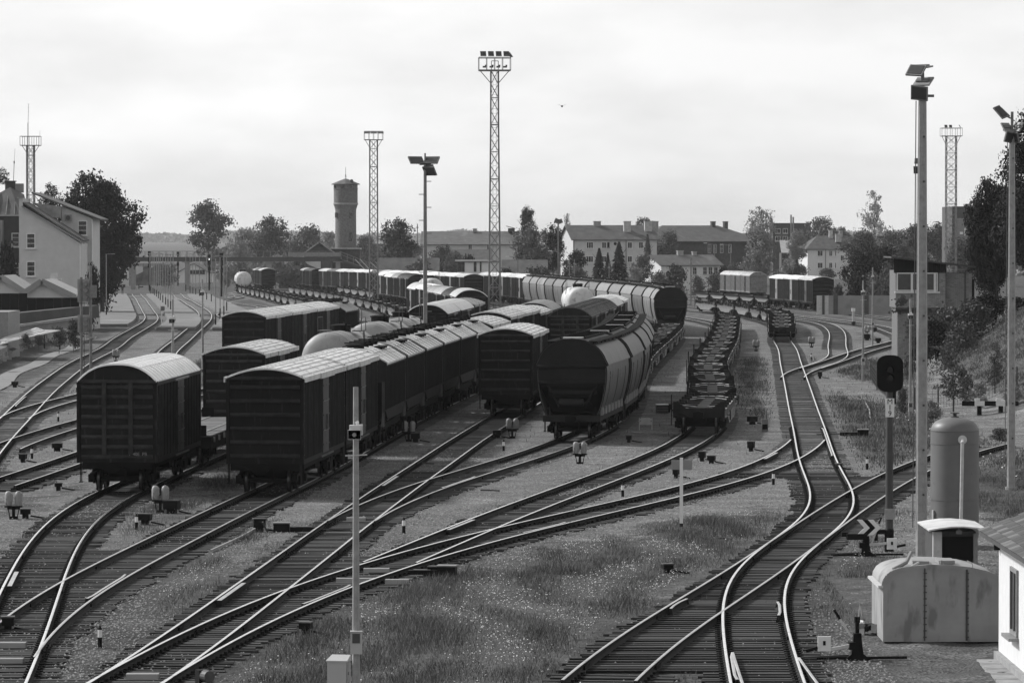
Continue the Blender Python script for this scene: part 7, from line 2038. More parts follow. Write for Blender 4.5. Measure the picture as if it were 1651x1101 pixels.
# wire fence on the right-hand slope
r = thing('wire_fence', 'wire mesh fence with dark posts along the foot of the grass slope', 'fence', (0, 0, 0))
fp = [G(1462, 600), G(1428, 604), G(1404, 612), G(1414, 628), G(1436, 646), G(1475, 660), (XatP(1513, 240), 240), (XatP(1584, 245), 245), (XatP(1640, 248), 248)]
for (xa, ya) in fp:
    z = gz(xa, ya); mb = MB(); mb.tube((xa, ya, z - .2), (xa, ya, z + 1.25), .05, M['steel_dark'], 6); part(r, 'post', mb)
for (xa, ya), (xb, yb) in zip(fp[:-1], fp[1:]):
    mb = MB(); za, zb = gz(xa, ya), gz(xb, yb); n = int(max(3, math.hypot(xb - xa, yb - ya) / .35))
    for i in range(1, n): 
        t = i / n; mb.bar((xa + (xb - xa) * t, ya + (yb - ya) * t, za + (zb - za) * t + .05), (xa + (xb - xa) * t, ya + (yb - ya) * t, za + (zb - za) * t + 1.15), .012, M['steel_dark'])
    for h in (.1, .35, .6, .85, 1.12): mb.bar((xa, ya, za + h), (xb, yb, zb + h), .014, M['steel_dark'])
    part(r, 'mesh_panel', mb)['kind'] = 'stuff'
# white rail fence behind the sidings
r = thing('rail_fence', 'low pale rail fence in front of the shrubs behind the sidings', 'fence', (0, 0, 0))
mb = MB(); Yf = 800.0
mb.bar((XatP(1113, Yf), Yf, zat(458.5, Yf)), (XatP(1190, Yf), Yf, zat(457.5, Yf)), .10, M['galv']); mb.bar((XatP(1113, Yf), Yf, zat(462, Yf)), (XatP(1190, Yf), Yf, zat(461, Yf)), .06, M['galv']); part(r, 'rail', mb)
for i in range(9):
    x = XatP(1114 + i * 9.4, Yf); mb = MB(); mb.bar((x, Yf, -2), (x, Yf, zat(457.3, Yf)), .10, M['galv_dark']); part(r, 'post', mb)
# street lamps far behind
for i, (px, pt, Y, lab) in enumerate(((900, 358, 800, 'tall pole with clustered lamps in front of the broad dark tree'), (1152, 396, 870, 'curved street lamp before the brick building'), (1178, 398, 880, 'second curved street lamp before the brick building'), (903, 409, 780, 'curved lamp beside the tall pole with clustered lamps'),
                                      (918, 418, 770, 'short pole right of the tall lamp pole'), (926, 418, 768, 'second short pole right of the tall lamp pole'), (982, 424, 760, 'thin post in front of the spruces'), (835, 418, 760, 'thin post behind the curved grain hoppers'), (467, 386, 1000, 'curved lamp behind the footbridge'), (673, 361, 905, 'dark post at the end of the warehouse'), (1114, 415, 640, 'thin loudspeaker mast behind the flats'))):
    r = thing('street_lamp', lab, 'street lamp', (XatP(px, Y), Y, 0)); z1 = zat(pt, Y)
    mb = MB(); mb.tube((0, 0, -2.5), (0, 0, z1), .11 if i else .16, M['galv_dark'], 6); part(r, 'pole', mb)
    mb = MB()
    if 'curved' in lab: mb.path([(0, 0, z1), (-.5, 0, z1 + .35), (-1.6, 0, z1 + .5)], .06, M['galv_dark'], 5); mb.box((-1.9, 0, z1 + .5), (.7, .25, .12), M['white'])
    elif i == 0: mb.box((-.3, 0, z1 + .2), (.8, .3, .9), M['lamp_body'], ry=.4); mb.box((.4, 0, z1 + .1), (.8, .3, .8), M['lamp_body'], ry=-.4)
    else: mb.box((0, -.1, z1 - .8), (.4, .3, .3), M['galv'])
    part(r, 'lamp', mb)
# small scattered items: lineside rods and spare rail ends
for i, (a, b, c, d, lab) in enumerate(((1395, 640 + 10, 1403, 676, 'bent pale cable lying in the grass right of the running line'), (660 + 0, 748, 700, 749, 'short rail piece lying in the gravel between two tracks'), (775, 792, 805, 793, 'rail offcut lying in the gravel by the diverging track'), (1155, 870, 1180, 871, 'weathered board lying in the grass near the branch'), (340, 890, 420, 850, 'thin pipe curving through the grass left of the nearest post'))):
    xa, ya, za = on(a, b); xb, yb, zb = on(c, d)
    r = thing('lineside_piece', lab, 'cable' if 'cable' in lab or 'pipe' in lab else 'rail piece', (0, 0, 0))
    mb = MB(); mb.bar((xa, ya, za + .05), ((xa + xb) / 2 + .1, (ya + yb) / 2, (za + zb) / 2 + .06), .06, M['wallgrey'] if 'pale' in lab or 'pipe' in lab else M['steel_dark']); mb.bar(((xa + xb) / 2 + .1, (ya + yb) / 2, (za + zb) / 2 + .06), (xb, yb, zb + .05), .06, M['wallgrey'] if 'pale' in lab or 'pipe' in lab else M['steel_dark']); part(r, 'length', mb)

# ------------------------------------------------------------------ people (grown as one skin each)
def person(label, px, pb, pose, pale=False, Y=None, z=None):
    if Y is None: x, y = G(px, pb); z0 = -float(drop(y)) + .35
    else: x, y, z0 = XatP(px, Y), Y, z
    st = .16 if pose == 'walk' else .06
    J = [((0, 0, .95), .13), ((0, 0, 1.18), .14), ((0, 0, 1.42), .16), ((0, 0, 1.53), .06), ((0, -.02, 1.62), .095), ((0, -.02, 1.73), .085),
         ((-.19, 0, 1.42), .065), ((-.25, .03, 1.14), .05), ((-.24, -.10, .90), .04), ((.19, 0, 1.42), .065), ((.25, .03, 1.14), .05), ((.24, -.10, .90), .04),
         ((-.10, 0, .90), .10), ((-.11, -st, .50), .07), ((-.11, -st * 1.2, .08), .05), ((-.11, -st * 1.2 - .14, .04), .045), ((.10, 0, .90), .10), ((.11, st, .50), .07), ((.11, st * 1.6, .08), .05), ((.11, st * 1.6 - .14, .04), .045)]
    Ed = [(0, 1), (1, 2), (2, 3), (3, 4), (4, 5), (2, 6), (6, 7), (7, 8), (2, 9), (9, 10), (10, 11), (0, 12), (12, 13), (13, 14), (14, 15), (0, 16), (16, 17), (17, 18), (18, 19)]
    me = bpy.data.meshes.new('body'); me.from_pydata([j[0] for j in J], Ed, [])
    o = bpy.data.objects.new('body', me); COL.objects.link(o)
    sk = o.modifiers.new('skin', 'SKIN')
    for i, (p, rr) in enumerate(J): me.skin_vertices[0].data[i].radius = (rr, rr * .8)
    me.skin_vertices[0].data[0].use_root = True
    sb = o.modifiers.new('sub', 'SUBSURF'); sb.levels = 1; sb.render_levels = 1
    dg = bpy.context.evaluated_depsgraph_get(); dg.update()
    m2 = bpy.data.meshes.new_from_object(o.evaluated_get(dg)); bpy.data.objects.remove(o)
    m2.materials.clear(); m2.materials.append(M['cloth_dark']); m2.materials.append(M['skin']); m2.materials.append(M['cloth_pale'])
    for p in m2.polygons:
        c = p.center
        p.material_index = 1 if c.z > 1.55 or (abs(c.x) > .2 and c.z < .95) else (2 if pale and c.z > .92 else 0)
        p.use_smooth = True
    r = thing('person', label, 'person', (x, y, z0), R.uniform(-.5, .5))
    link('body', m2, r)
    h = MB(); h.lathe([(.09, 1.70), (.105, 1.74), (.09, 1.80), (.03, 1.83)], M['black'], 10, (0, 0, 0)); part(r, 'hair', h, smooth=40)
    return r
person('person in dark clothes walking on the platform, left of two', 179.5, 478, 'walk')
person('person in pale top walking beside the first on the platform', 184, 477, 'walk', True)
person('person in dark clothes standing at the platform edge', 197.5, 478, 'stand')
person('person in dark clothes crossing the footbridge', 463, 0, 'walk', Y=945, z=zat(415.5, 945) + .16)
for px, pb, lab in ((253, 462, 'black buffer lamp post by the far end of the first platform track'), (224, 466, 'small dark post beside the first platform track')):
    x, y, z = on(px, pb); r = thing('marker_post', lab, 'marker post', (x, y, z)); mb = MB(); mb.tube((0, 0, -.1), (0, 0, 1.0), .12, M['black'], 6); part(r, 'shaft', mb); mb = MB(); mb.box((.5, 0, .5), (1.0, .3, .2), M['black']); part(r, 'arm', mb)
# pigeons on the mast and two birds in the sky
for i, (px, py, Y) in enumerate(((797.0 - 5, 148, 399.2), (906, 172, 300))):
    r = thing('bird', ('dark bird perched on the tallest lattice mast', 'tiny bird flying in the open sky right of the mast')[i], 'bird', (XatP(px, Y), Y, zat(py, Y)))
    mb = MB(); mb.lathe([(.01, -.16), (.06, -.08), (.075, 0), (.05, .10), (.03, .14), (.035, .18), (.01, .21)], M['black'], 8, (0, 0, 0), 'y' if i else 'z'); part(r, 'body', mb)
    if i: mb = MB(); mb.add([(0, -.05, .02), (.28, 0, .12), (.26, .06, .12), (0, .06, .02), (0, -.05, .035), (.28, 0, .13), (.26, .06, .13), (0, .06, .035)], [(0, 1, 2, 3), (7, 6, 5, 4), (0, 4, 5, 1), (2, 6, 7, 3)], M['black']); part(r, 'wing', mb); mb = MB(); mb.add([(0, -.05, .02), (-.28, 0, .12), (-.26, .06, .12), (0, .06, .02), (0, -.05, .035), (-.28, 0, .13), (-.26, .06, .13), (0, .06, .035)], [(3, 2, 1, 0), (4, 5, 6, 7), (0, 1, 5, 4), (2, 3, 7, 6)], M['black']); part(r, 'wing', mb)
HAZE = 0.00005
# ------------------------------------------------------------------ trees and shrubs
RNG = np.random.default_rng(11)
def leaf_cloud(n, lobes, size, mats, flat=.3, clump=26):
    """crown of many small leaf faces gathered in clumps over the lobes (cx, cy, cz, rx, ry, rz)"""
    nc = max(1, n // clump)
    w = np.array([l[3] * l[4] + l[4] * l[5] for l in lobes]); w = w / w.sum()
    li = RNG.choice(len(lobes), nc, p=w)
    Lb = np.array(lobes)[li]
    d = RNG.normal(size=(nc, 3)); d /= np.linalg.norm(d, axis=1)[:, None]
    rad = RNG.uniform(.35, 1.0, nc) ** .5
    c = Lb[:, :3] + d * Lb[:, 3:6] * rad[:, None]
    cs = RNG.uniform(.6, 1.5, nc)
    p = np.repeat(c, clump, 0) + np.clip(RNG.normal(size=(nc * clump, 3)), -1.7, 1.7) * np.repeat(cs, clump)[:, None] * size * np.array([2.0, 2.0, 1.2])
    N = len(p)
    q = RNG.normal(size=(N, 3)); q[:, 2] *= .8; q /= np.linalg.norm(q, axis=1)[:, None]
    e = np.cross(q, RNG.normal(size=(N, 3))); e /= np.linalg.norm(e, axis=1)[:, None]
    sz = size * RNG.uniform(.6, 1.25, N)[:, None]
    V = np.stack([p - q * sz, p + e * sz * .55, p + q * sz, p - e * sz * .55], 1).reshape(-1, 3)
    F = np.arange(4 * N).reshape(N, 4)
    return fastmesh('crown', V, F, mats)
def trunk_mb(h, r0, spread, n=6, seed=1):
    rr = random.Random(seed); mb = MB()
    p = Vector((0, 0, -.3)); k = 5
    for i in range(k):
        q = Vector((rr.uniform(-.02, .02) * h, rr.uniform(-.02, .02) * h, h * (i + 1) / k * .8))
        mb.tube(p, q, r0 * (1 - .8 * i / k), M['bark'], 7, r0 * (1 - .8 * (i + 1) / k)); p = q
    for i in range(n):
        z = h * rr.uniform(.28, .7); a = rr.uniform(0, 6.28); l = spread * rr.uniform(.5, .95)
        mid = (math.cos(a) * l * .5, math.sin(a) * l * .5, z + l * .45); end = (math.cos(a) * l, math.sin(a) * l, z + l * .75)
        mb.tube((0, 0, z), mid, r0 * .35, M['bark'], 5, r0 * .22); mb.tube(mid, end, r0 * .22, M['bark'], 5, r0 * .06)
    return mb
def lobes_broad(seed, n=9, top=1.0, bot=.22, w=.5):
    rr = random.Random(seed); L = [(0, 0, (top + bot) / 2, w * .62, w * .62, (top - bot) * .42)]
    for i in range(n):
        a = rr.uniform(0, 6.28); t = rr.uniform(0, 1); z = bot + .12 + (top - bot - .22) * t; q = w * .66 * math.sqrt(max(.12, 1 - (2 * t - .85) ** 2)) * rr.uniform(.7, 1.05)
        s = rr.uniform(.15, .26) * w / .5
        L.append((math.cos(a) * q, math.sin(a) * q, z, s, s, s * .8))
    L.append((rr.uniform(-.05, .05), 0, top - .12, .17 * w / .5, .17 * w / .5, .12))
    return L
CROWN = {}
for key, spec in dict(broad=(5200, .027, 9), broad2=(5000, .028, 11), dense=(8000, .025, 12), airy=(2800, .024, 12), bush=(2200, .045, 5), bush2=(2200, .045, 6), near=(42000, .0145, 15), near2=(38000, .0145, 14)).items():
    n, sz, nl = spec
    bot = .02 if key.startswith('bush') else (.12 if key in ('dense', 'near') else .2)
    CROWN[key] = (n, sz, lobes_broad(sum(map(ord, key)), nl, 1.0, bot, .5))
TRUNK = {k: trunk_mb(1.0, .028, .35, 7, i).mesh('trunk') for i, k in enumerate(('a', 'b'))}
CR_CACHE = {}
def crown_mesh(key, mk):
    if (key, mk) not in CR_CACHE:
        if key == 'conifer':
            n = 2600; t = RNG.uniform(0, 1, n) ** .8; a = RNG.uniform(0, 6.28, n); tier = np.clip((np.floor(t * 13) + RNG.uniform(-.3, 1.1, n)) / 13, 0, 1)
            rr_ = .26 * (1 - tier) ** .85 * RNG.uniform(.25, 1, n) ** .5 * (1 + .25 * np.sin(a * 5 + tier * 40))
            p = np.stack([np.cos(a) * rr_, np.sin(a) * rr_, .04 + .96 * tier - rr_ * .35], 1)
            d = np.stack([np.cos(a), np.sin(a), np.full(n, -.45)], 1); e = np.stack([-np.sin(a), np.cos(a), RNG.normal(0, .4, n)], 1); s_ = .034
            V = np.stack([p - d * s_, p + e * s_ * .45, p + d * s_, p - e * s_ * .45], 1).reshape(-1, 3)
            CR_CACHE[key, mk] = fastmesh('crown', V, np.arange(4 * n).reshape(n, 4), [M[mk]])
        elif key == 'birch':
            L = [(RNG.normal(0, .07), RNG.normal(0, .07), z, .12 + .10 * math.sin(3.1 * z), .12 + .10 * math.sin(3.1 * z), .09) for z in np.linspace(.25, .95, 12)] + [(RNG.normal(0, .16), RNG.normal(0, .16), RNG.uniform(.3, .8), .08, .08, .09) for _ in range(10)]
            CR_CACHE[key, mk] = leaf_cloud(3000, L, .019, [M[mk]])
        else:
            n, sz, L = CROWN[key]
            CR_CACHE[key, mk] = leaf_cloud(n, L, sz, [M[mk]])
    return CR_CACHE[key, mk]
def tree(label, px, ptop, wpx, Y, key='broad', mk='leaf', zb=None, cat='tree', group=None, depth=1.0, tr='a', name=None):
    s = SZ(Y); x = XatP(px, Y); z0 = gz(x, Y) if zb is None else zb
    H = zat(ptop, Y) - z0; w = wpx / s
    name = name or ('shrub' if key.startswith('bush') else ('spruce_tree' if key == 'conifer' else ('birch_tree' if key == 'birch' else 'tree')))
    r = thing(name, label, cat if not key.startswith('bush') else 'shrub', (x, Y, z0), 0, group)
    wf = .52 if key == 'conifer' else (.5 if key == 'birch' else 1.05)
    ch = min(H, w * 1.3) if key in ('broad', 'broad2', 'dense', 'airy') else H
    c = link('crown', crown_mesh(key, mk), r, (0, 0, H - ch), R.uniform(0, 6.28)); c.scale = (w / wf, w / wf * depth, ch)
    t = link('trunk' if not key.startswith('bush') else 'stem', TRUNK[tr], r, (0, 0, 0), R.uniform(0, 6.28)); t.scale = (max(w * .9, H * .5), max(w * .9, H * .5), H)
    if key.startswith('bush'): t.scale = (w * .5, w * .5, H * .8)
    return r
tree('big dark broad tree beside the pale house, overhanging the footbridge', 165, 284, 168, 560, 'near', 'leaf_dark', zb=-1.2)
tree('thin-crowned tree between the radio mast and the big dark tree', 84, 291, 50, 600, 'airy', 'leaf_dark')
tree('tree top peeping above the chimney at the left edge', 4, 268, 30, 520, 'airy', 'leaf_dark')
tree('lone round tree with open crown beyond the footbridge', 337, 327, 76, 1150, 'broad2', 'leaf')
tree('pale feathery tree left of the broad dark one behind the footbridge', 395, 366, 62, 1190, 'broad', 'leaf_pale')
tree('broad dark tree behind the middle of the footbridge', 436, 357, 78, 1140, 'dense', 'leaf')
tree('wide mid-grey tree left of the water tower', 492, 366, 80, 1160, 'broad2', 'leaf')
tree('pale tree close to the left side of the water tower', 526, 372, 50, 1230, 'broad', 'leaf_pale')
tree('tree filling the gap between water tower and lattice mast', 588, 380, 42, 1180, 'broad', 'leaf')
tree('dark tree right of the lattice mast by the warehouse', 642, 361, 76, 880, 'dense', 'leaf')
tree('loose shrubby tree in front of the warehouse wall', 712, 398, 50, 860, 'broad2', 'leaf', zb=-3)
tree('small bushy tree beside the white cabin', 735, 405, 42, 845, 'broad', 'leaf')
tree('dark round tree rising behind the warehouse ridge', 850, 338, 38, 1000, 'dense', 'leaf_dark')
tree('broad dark tree in front of the apartment house gable', 855, 375, 78, 830, 'dense', 'leaf')
tree('second dark tree merging with it, right of the lamp pole', 892, 370, 56, 835, 'dense', 'leaf_dark')
tree('dark shrub tree beneath the apartment house windows', 926, 405, 50, 800, 'broad', 'leaf_dark')
tree('dark pointed spruce before the apartment house, left of two', 966, 401, 36, 820, 'conifer', 'needle')
tree('taller dark spruce before the apartment house, right of two', 998, 391, 44, 815, 'conifer', 'needle')
tree('slim spruce between its two larger neighbours', 980, 408, 22, 812, 'conifer', 'needle')
tree('round tree behind the apartment house roof', 1040, 351, 40, 940, 'broad', 'leaf')
tree('thin tree tip behind the apartment house chimney', 915, 350, 16, 930, 'birch', 'leaf')
tree('broad tree between the apartment house and the brick building', 1075, 374, 56, 900, 'broad2', 'leaf')
tree('bushy tree in front of the white low house gable', 1038, 412, 40, 800, 'broad', 'leaf')
tree('upright dark tree at the corner of the apartment house', 1044, 379, 30, 860, 'conifer', 'leaf')
for i, (px, pt, w, Y, k, m) in enumerate(((1090, 426, 48, 765, 'bush', 'leaf'), (1024, 433, 30, 770, 'bush2', 'leaf_pale'), (1062, 437, 34, 762, 'bush', 'leaf'), (1125, 445, 26, 768, 'bush2', 'leaf'), (1152, 440, 34, 770, 'bush', 'leaf'), (1168, 428, 24, 800, 'bush', 'leaf_dark'), (1180, 425, 30, 850, 'bush2', 'leaf'), (930, 428, 40, 775, 'bush', 'leaf'), (870, 430, 50, 775, 'bush2', 'leaf'), (680, 418, 62, 800, 'bush', 'leaf'), (1268, 421, 40, 900, 'bush2', 'leaf_pale'), (1290, 425, 34, 900, 'bush', 'leaf'), (1333, 432, 34, 930, 'bush', 'leaf'), (820, 432, 40, 780, 'bush', 'leaf_dark'), (757, 410, 34, 850, 'bush', 'leaf_dark'))):
    tree(['round dark shrub before the low white house', 'pale shrub left of the round dark shrub', 'small shrub between the pale and the round shrub', 'small shrub under the white house windows', 'loose shrub at the end of the rail fence', 'dark shrub right of the white low house', 'grey shrub before the brick building', 'shrub under the tall lamp pole with clusters', 'shrub behind the far end of the grain hoppers', 'loose bush over the striped barn roof',
          'bright bush in front of the flowering chestnut', 'dark bush between chestnut and white house', 'low bush at the foot of the white house', 'low dark bush left of the hopper string', 'dark bush behind the white cabin roof'][i], px, pt, w, Y, k, m)
tree('tall feathery tree above the flowering chestnut', 1231, 331, 62, 1060, 'airy', 'leaf_pale')
tree('round chestnut with pale blossom before the brick block', 1225, 369, 70, 920, 'dense', 'leaf_pale')
tree('sloping chestnut left of the white house', 1285, 374, 40, 1000, 'dense', 'leaf_pale')
tree('leafy tree leaning over the white house roof', 1322, 350, 56, 1120, 'broad', 'leaf')
tree('small tree tip behind the white house chimneys', 1358, 366, 30, 1150, 'broad', 'leaf')
tree('tall loose birch above the tree mass', 1409, 318, 44, 900, 'birch', 'leaf_pale')
for i, (px, pt, w, Y, k, m) in enumerate(((1388, 373, 66, 700, 'broad2', 'leaf'), (1394, 405, 80, 600, 'dense', 'leaf_dark'), (1420, 398, 70, 610, 'broad', 'leaf_dark'), (1352, 458, 32, 562, 'bush', 'leaf'), (1376, 448, 34, 560, 'bush2', 'leaf_dark'), (1408, 440, 40, 562, 'bush', 'leaf'), (1440, 372, 70, 800, 'broad', 'leaf'), (1478, 368, 70, 790, 'dense', 'leaf'), (1512, 362, 56, 820, 'broad2', 'leaf'), (1548, 384, 60, 700, 'broad', 'leaf'), (1590, 390, 70, 600, 'dense', 'leaf_dark'), (1460, 395, 50, 650, 'broad2', 'leaf'), (1430, 425, 40, 580, 'bush', 'leaf'))):
    tree(['pale topped tree below the tall birch', 'large dark bushy tree behind the concrete wall', 'dark tree between the bushy tree and the signal box', 'shrub above the left end of the concrete wall', 'dark shrub above the middle of the concrete wall', 'shrub above the right part of the concrete wall', 'round tree left behind the signal box', 'dense tree behind the signal box roof', 'tree in front of the right lattice mast', 'tree below the grey block',
          'dark tree under the grey block', 'loose tree touching the signal box roof', 'upright bush beside the signal box'][i], px, pt, w, Y, k, m)
# near right: the big dark tree on the slope
tree('tall dark tree at the right edge behind the lamp pole', 1668, 188, 150, 330, 'near2', 'leaf_dark', zb=5.2)
tree('lower dark tree left of the tall one at the right edge', 1606, 292, 112, 345, 'near', 'leaf_dark', zb=4.0, tr='b')
for i, (px, pt, w, Y, k, m, zb) in enumerate(((1500, 510, 60, 318, 'bush', 'leaf_dark', None), (1530, 496, 70, 322, 'bush2', 'leaf', None), (1570, 482, 70, 325, 'bush', 'leaf', None), (1480, 545, 40, 300, 'bush2', 'leaf_dark', None), (1600, 470, 60, 328, 'bush', 'leaf_dark', None), (1466, 575, 30, 290, 'bush', 'leaf', None), (1552, 520, 50, 308, 'bush2', 'leaf', None), (1640, 478, 60, 330, 'bush', 'leaf_dark', None))):
    tree(['dark shrub at the foot of the signal box', 'grey shrub right of the signal box wall', 'pale shrub at the top of the grass slope', 'dark low shrub under the ivy', 'dark shrub beneath the lower tree at the right', 'shrub behind the loudspeaker post on the slope', 'shrub halfway up the grass slope', 'dark shrub beneath the tall tree at the edge'][i], px, pt, w, Y, k, m, zb)
tree('slim young birch on the grass slope', 1537, 545, 56, 236, 'birch', 'leaf')
tree('second young birch on the grass slope, right of the first', 1604, 555, 30, 250, 'birch', 'leaf')
for i, (px, pt, w, Y) in enumerate(((1505, 648, 36, 222), (1580, 618, 40, 240), (1557, 605, 26, 245), (1635, 622, 36, 236), (1455, 625, 20, 230), (1612, 690, 34, 200))):
    tree(['flowering bush right of the thin loudspeaker post', 'flowering bush above the buffer beam', 'pale bush beside the young birch', 'bush behind the pole at the right edge', 'little bush beside the mesh fence', 'weedy bush below the buffer beam'][i], px, pt, w, Y, 'bush2', 'leaf_pale' if i in (0, 1, 3) else 'leaf')
# far left: growth on the wall and by the house
for i, (px, pt, w, Y, zb) in enumerate(((8, 398, 46, 425, None), (42, 538, 24, 330, 1.0), (62, 540, 20, 336, 1.0), (5, 575, 30, 300, 1.2), (95, 527, 30, 345, .6), (118, 515, 34, 360, .2), (150, 430, 30, 440, None), (20, 560, 16, 316, 1.2))):
    tree(['dark shrub in front of the recessed wall at the left edge', 'shrub growing on the stone wall, middle', 'smaller shrub growing on the stone wall', 'shrub at the left end of the stone wall', 'shrub at the far end of the stone wall', 'bush below the twin-headed signal', 'dark bush behind the signal pole', 'small weed shrub on the stone wall'][i], px, pt, w, Y, 'bush' if i % 2 else 'bush2', 'leaf_dark' if i in (0, 6) else 'leaf', zb)
for i, (px, pt, w) in enumerate(((385, 420, 46), (415, 412, 50), (445, 415, 46), (480, 411, 60), (515, 416, 46), (362, 424, 30), (272, 425, 34), (605, 410, 40), (575, 420, 30))):
    tree(['pale bush under the footbridge above the white tank', 'pale bush behind the railing above the white tank', 'pale bush under the middle of the footbridge', 'wide pale bush behind the footbridge', 'pale bush before the dark gabled house', 'small pale bush by the fourth station signal', 'bush by the second station signal', 'bush behind the footbridge steps', 'bush under the end of the footbridge'][i], px, pt, w, 985 if i != 7 else 960, 'bush' if i % 2 else 'bush2', 'leaf_pale' if i < 6 else 'leaf')
# the wooded ridge far beyond, and woods closing the view behind the town
def wood(Y, x0, x1, ht, hb, n, sz, mk, seed):
    g = np.random.default_rng(seed)
    xs = g.uniform(x0, x1, n); ridge = ht + 3.0 * np.sin(xs / 61 + seed) + 2.0 * np.sin(xs / 23 + 2 * seed) + 2.0 * np.sin(xs / 9.0) * g.uniform(0, 1, n)
    t = g.uniform(0, 1, n) ** .55
    z = hb + (ridge - hb) * t
    y = Y - 120 * (1 - t) + g.normal(0, 16, n)
    p = np.stack([xs, y, z], 1)
    q = g.normal(size=(n, 3)); q /= np.linalg.norm(q, axis=1)[:, None]
    e = np.cross(q, g.normal(size=(n, 3))); e /= np.linalg.norm(e, axis=1)[:, None]
    s_ = sz * g.uniform(.6, 1.4, n)[:, None]
    V = np.stack([p - q * s_, p + e * s_ * .7, p + q * s_, p - e * s_ * .7], 1).reshape(-1, 3)
    o = stuff('woods', fastmesh('woods', V, np.arange(4 * n).reshape(n, 4), [M[mk]]))
    return o
wood(8200, -1500, 1500, 13.0, -12, 60000, 5.0, 'leaf', 3)
wood(1600, -112, 360, 6.0, -5, 22000, 1.3, 'leaf', 5)
wood(1290, 60, 330, 7.5, -5, 9000, 1.0, 'leaf', 8)

# ------------------------------------------------------------------ grass, flowers, weeds and loose stones
def scatter(n, box, dens, seed):
    g = np.random.default_rng(seed)
    x = g.uniform(box[0], box[1], n); y = g.uniform(box[2], box[3], n)
    d = np.zeros(n)
    for (cx, cy, rx, ry, w) in PATCH:
        d = np.maximum(d, w * np.clip(1.5 - ((x - cx) / rx) ** 2 - ((y - cy) / ry) ** 2, 0, 1))
    d = np.maximum(d, sstep(.3, 1.0, bank(x, y)))
    cl = .5 + .5 * np.sin(x * 1.3 + 2 * np.sin(y * .23)) * np.sin(y * .21 + 1.7 * np.sin(x * .9))
    dt = np.full(n, 99.0)
    for t in ORDER:
        a, b = SPAN[t]; q = np.abs(x - tx(t, y)); dt = np.minimum(dt, np.where((y > a) & (y < b), q, 99))
    keep = g.uniform(0, 1, n) < dens(d, cl, dt)
    px = CX + x / y * FOC
    keep &= (px > -40) & (px < 1690) & ~((x > 9.0) & (y < 121)) 
    return x[keep], y[keep], cl[keep], d[keep], g
def blades(name, x, y, h, w, mats, mi, g, lean=.35):
    n = len(x); z = bank(x, y) - drop(y) - .01
    a = g.uniform(0, 6.28, n); l = g.normal(0, lean, (n, 2)) * h[:, None]
    cx, sx = np.cos(a) * w, np.sin(a) * w
    V = np.stack([np.stack([x - cx, y - sx, z], 1), np.stack([x + cx, y + sx, z], 1), np.stack([x + l[:, 0] + cx * .15, y + l[:, 1], z + h], 1)], 1).reshape(-1, 3)
    return stuff(name, fastmesh(name, V, np.arange(3 * n).reshape(n, 3), mats, mi))
x, y, cl, d, g = scatter(950000, (-16, 30, 86, 175), lambda d, cl, dt: np.clip(d * (.08 + 1.1 * cl ** 1.5), 0, 1) * np.clip((dt - 1.3) / 1.0, 0.0, 1) + .03 * cl * (dt > .2), 21)
h = g.uniform(.05, .19, len(x)) * (.35 + .8 * d) * (.35 + 1.1 * cl)
blades('grass', x, y, h, np.full(len(x), .0075), [M['blade'], M['blade_dry']], (g.uniform(0, 1, len(x)) < .22).astype(int), g)
x, y, cl, d, g = scatter(620000, (-30, 52, 175, 345), lambda d, cl, dt: np.clip(d * (.3 + .7 * cl), 0, 1) * np.clip((dt - 1.4) / 1.0, 0.0, 1) + .006 * (dt > .3), 22)
h = g.uniform(.08, .30, len(x)) * (.4 + .7 * cl)
blades('grass', x, y, h, np.full(len(x), .018), [M['blade'], M['blade_dry']], (g.uniform(0, 1, len(x)) < .12).astype(int), g)
# flower heads over the meadow
def blooms(name, n, box, seed, size, dens):
    x, y, cl, d, g = scatter(n, box, dens, seed)
    n = len(x); z = bank(x, y) - drop(y) + g.uniform(.05, .20, n); a = g.uniform(0, 6.28, n); s_ = size * g.uniform(.6, 1.3, n)
    up = .5 * s_
    V = np.stack([np.stack([x + np.cos(a) * s_, y + np.sin(a) * s_, z + up], 1), np.stack([x + np.cos(a + 1.57) * s_, y + np.sin(a + 1.57) * s_, z - up * .2], 1), np.stack([x - np.cos(a) * s_, y - np.sin(a) * s_, z - up], 1), np.stack([x - np.cos(a + 1.57) * s_, y - np.sin(a + 1.57) * s_, z + up * .3], 1)], 1).reshape(-1, 3)
    o = link(name, fastmesh(name, V, np.arange(4 * n).reshape(n, 4), [M['flower']])); o['kind'] = 'stuff'
blooms('flowers', 90000, (-12, 14, 86, 150), 31, .017, lambda d, cl, dt: np.clip(d - .35, 0, 1) * np.clip((1 - cl) * 2.6 - 1.0, 0, 1) ** 1.5 * (dt > 2.0))
blooms('flowers', 9000, (20, 36, 170, 250), 32, .04, lambda d, cl, dt: .5 * np.clip(d - .3, 0, 1) * (1 - cl))
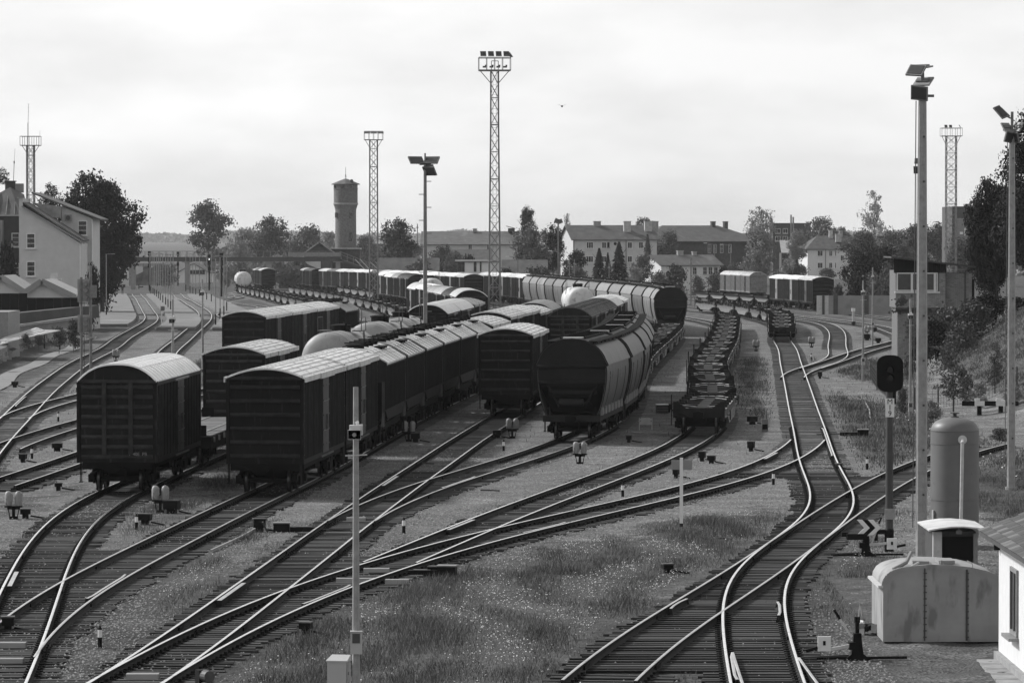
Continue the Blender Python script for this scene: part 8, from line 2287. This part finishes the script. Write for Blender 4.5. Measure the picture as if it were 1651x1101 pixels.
# loose ballast stones between the tracks
g = np.random.default_rng(41); n = 150000
y = 86 + 110 * g.uniform(0, 1, n) ** 1.2; px = g.uniform(-30, 1680, n); x = (px - CX) / FOC * y
dt = np.full(n, 99.0)
for t in ORDER:
    a, b = SPAN[t]; dt = np.minimum(dt, np.where((y > a) & (y < b), np.abs(x - tx(t, y)), 99))
pd = np.zeros(n)
for (cx, cy, rx, ry, w) in PATCH: pd = np.maximum(pd, w * np.clip(1.5 - ((x - cx) / rx) ** 2 - ((y - cy) / ry) ** 2, 0, 1))
k_ = (g.uniform(0, 1, n) > pd * .95) & (g.uniform(0, 1, n) < np.where(dt < 3.2, .95, .35)) & ~((x > 8.5) & (y < 125))
x, y = x[k_], y[k_]; n = len(x)
s_ = g.uniform(.014, .04, n); z = -drop(y) + np.where(dt[k_] < 1.35, .0, .0) - .005
c = np.stack([x, y, z + s_ * .45], 1)
dirs = np.array([(1, 0, 0), (0, 1, 0), (-1, 0, 0), (0, -1, 0), (0, 0, .8)], float)
V = (c[:, None, :] + dirs[None] * (s_[:, None, None] * g.uniform(.6, 1.25, (n, 5, 1)))).reshape(-1, 3)
b_ = np.arange(n)[:, None] * 5
F = np.concatenate([b_ + np.array(t_)[None] for t_ in ((0, 1, 4), (1, 2, 4), (2, 3, 4), (3, 0, 4))], 0)
stuff('gravel', fastmesh('gravel', V, F, [M['stone']]))

# ------------------------------------------------------------------ the air between here and the ridge
hz = MB(); hz.b2((-1100, -60, -6), (1100, 3150, 44), None)
me = hz.mesh('haze') if False else None
me = bpy.data.meshes.new('haze')
me.from_pydata([(a, b, c) for a in (-1900, 1900) for b in (-60, 8600) for c in (-14, 46)], [], [(0, 1, 3, 2), (4, 6, 7, 5), (0, 4, 5, 1), (2, 3, 7, 6), (0, 2, 6, 4), (1, 5, 7, 3)])
hm = bpy.data.materials.new('haze_air'); hm.use_nodes = True; hm.node_tree.nodes.clear()
ho = hm.node_tree.nodes.new('ShaderNodeOutputMaterial'); hv = hm.node_tree.nodes.new('ShaderNodeVolumePrincipled')
hv.inputs['Color'].default_value = (.9, .9, .9, 1); hv.inputs['Density'].default_value = HAZE; hv.inputs['Anisotropy'].default_value = .2
hm.node_tree.links.new(hv.outputs[0], ho.inputs['Volume'])
me.materials.append(hm)
stuff('haze', me)
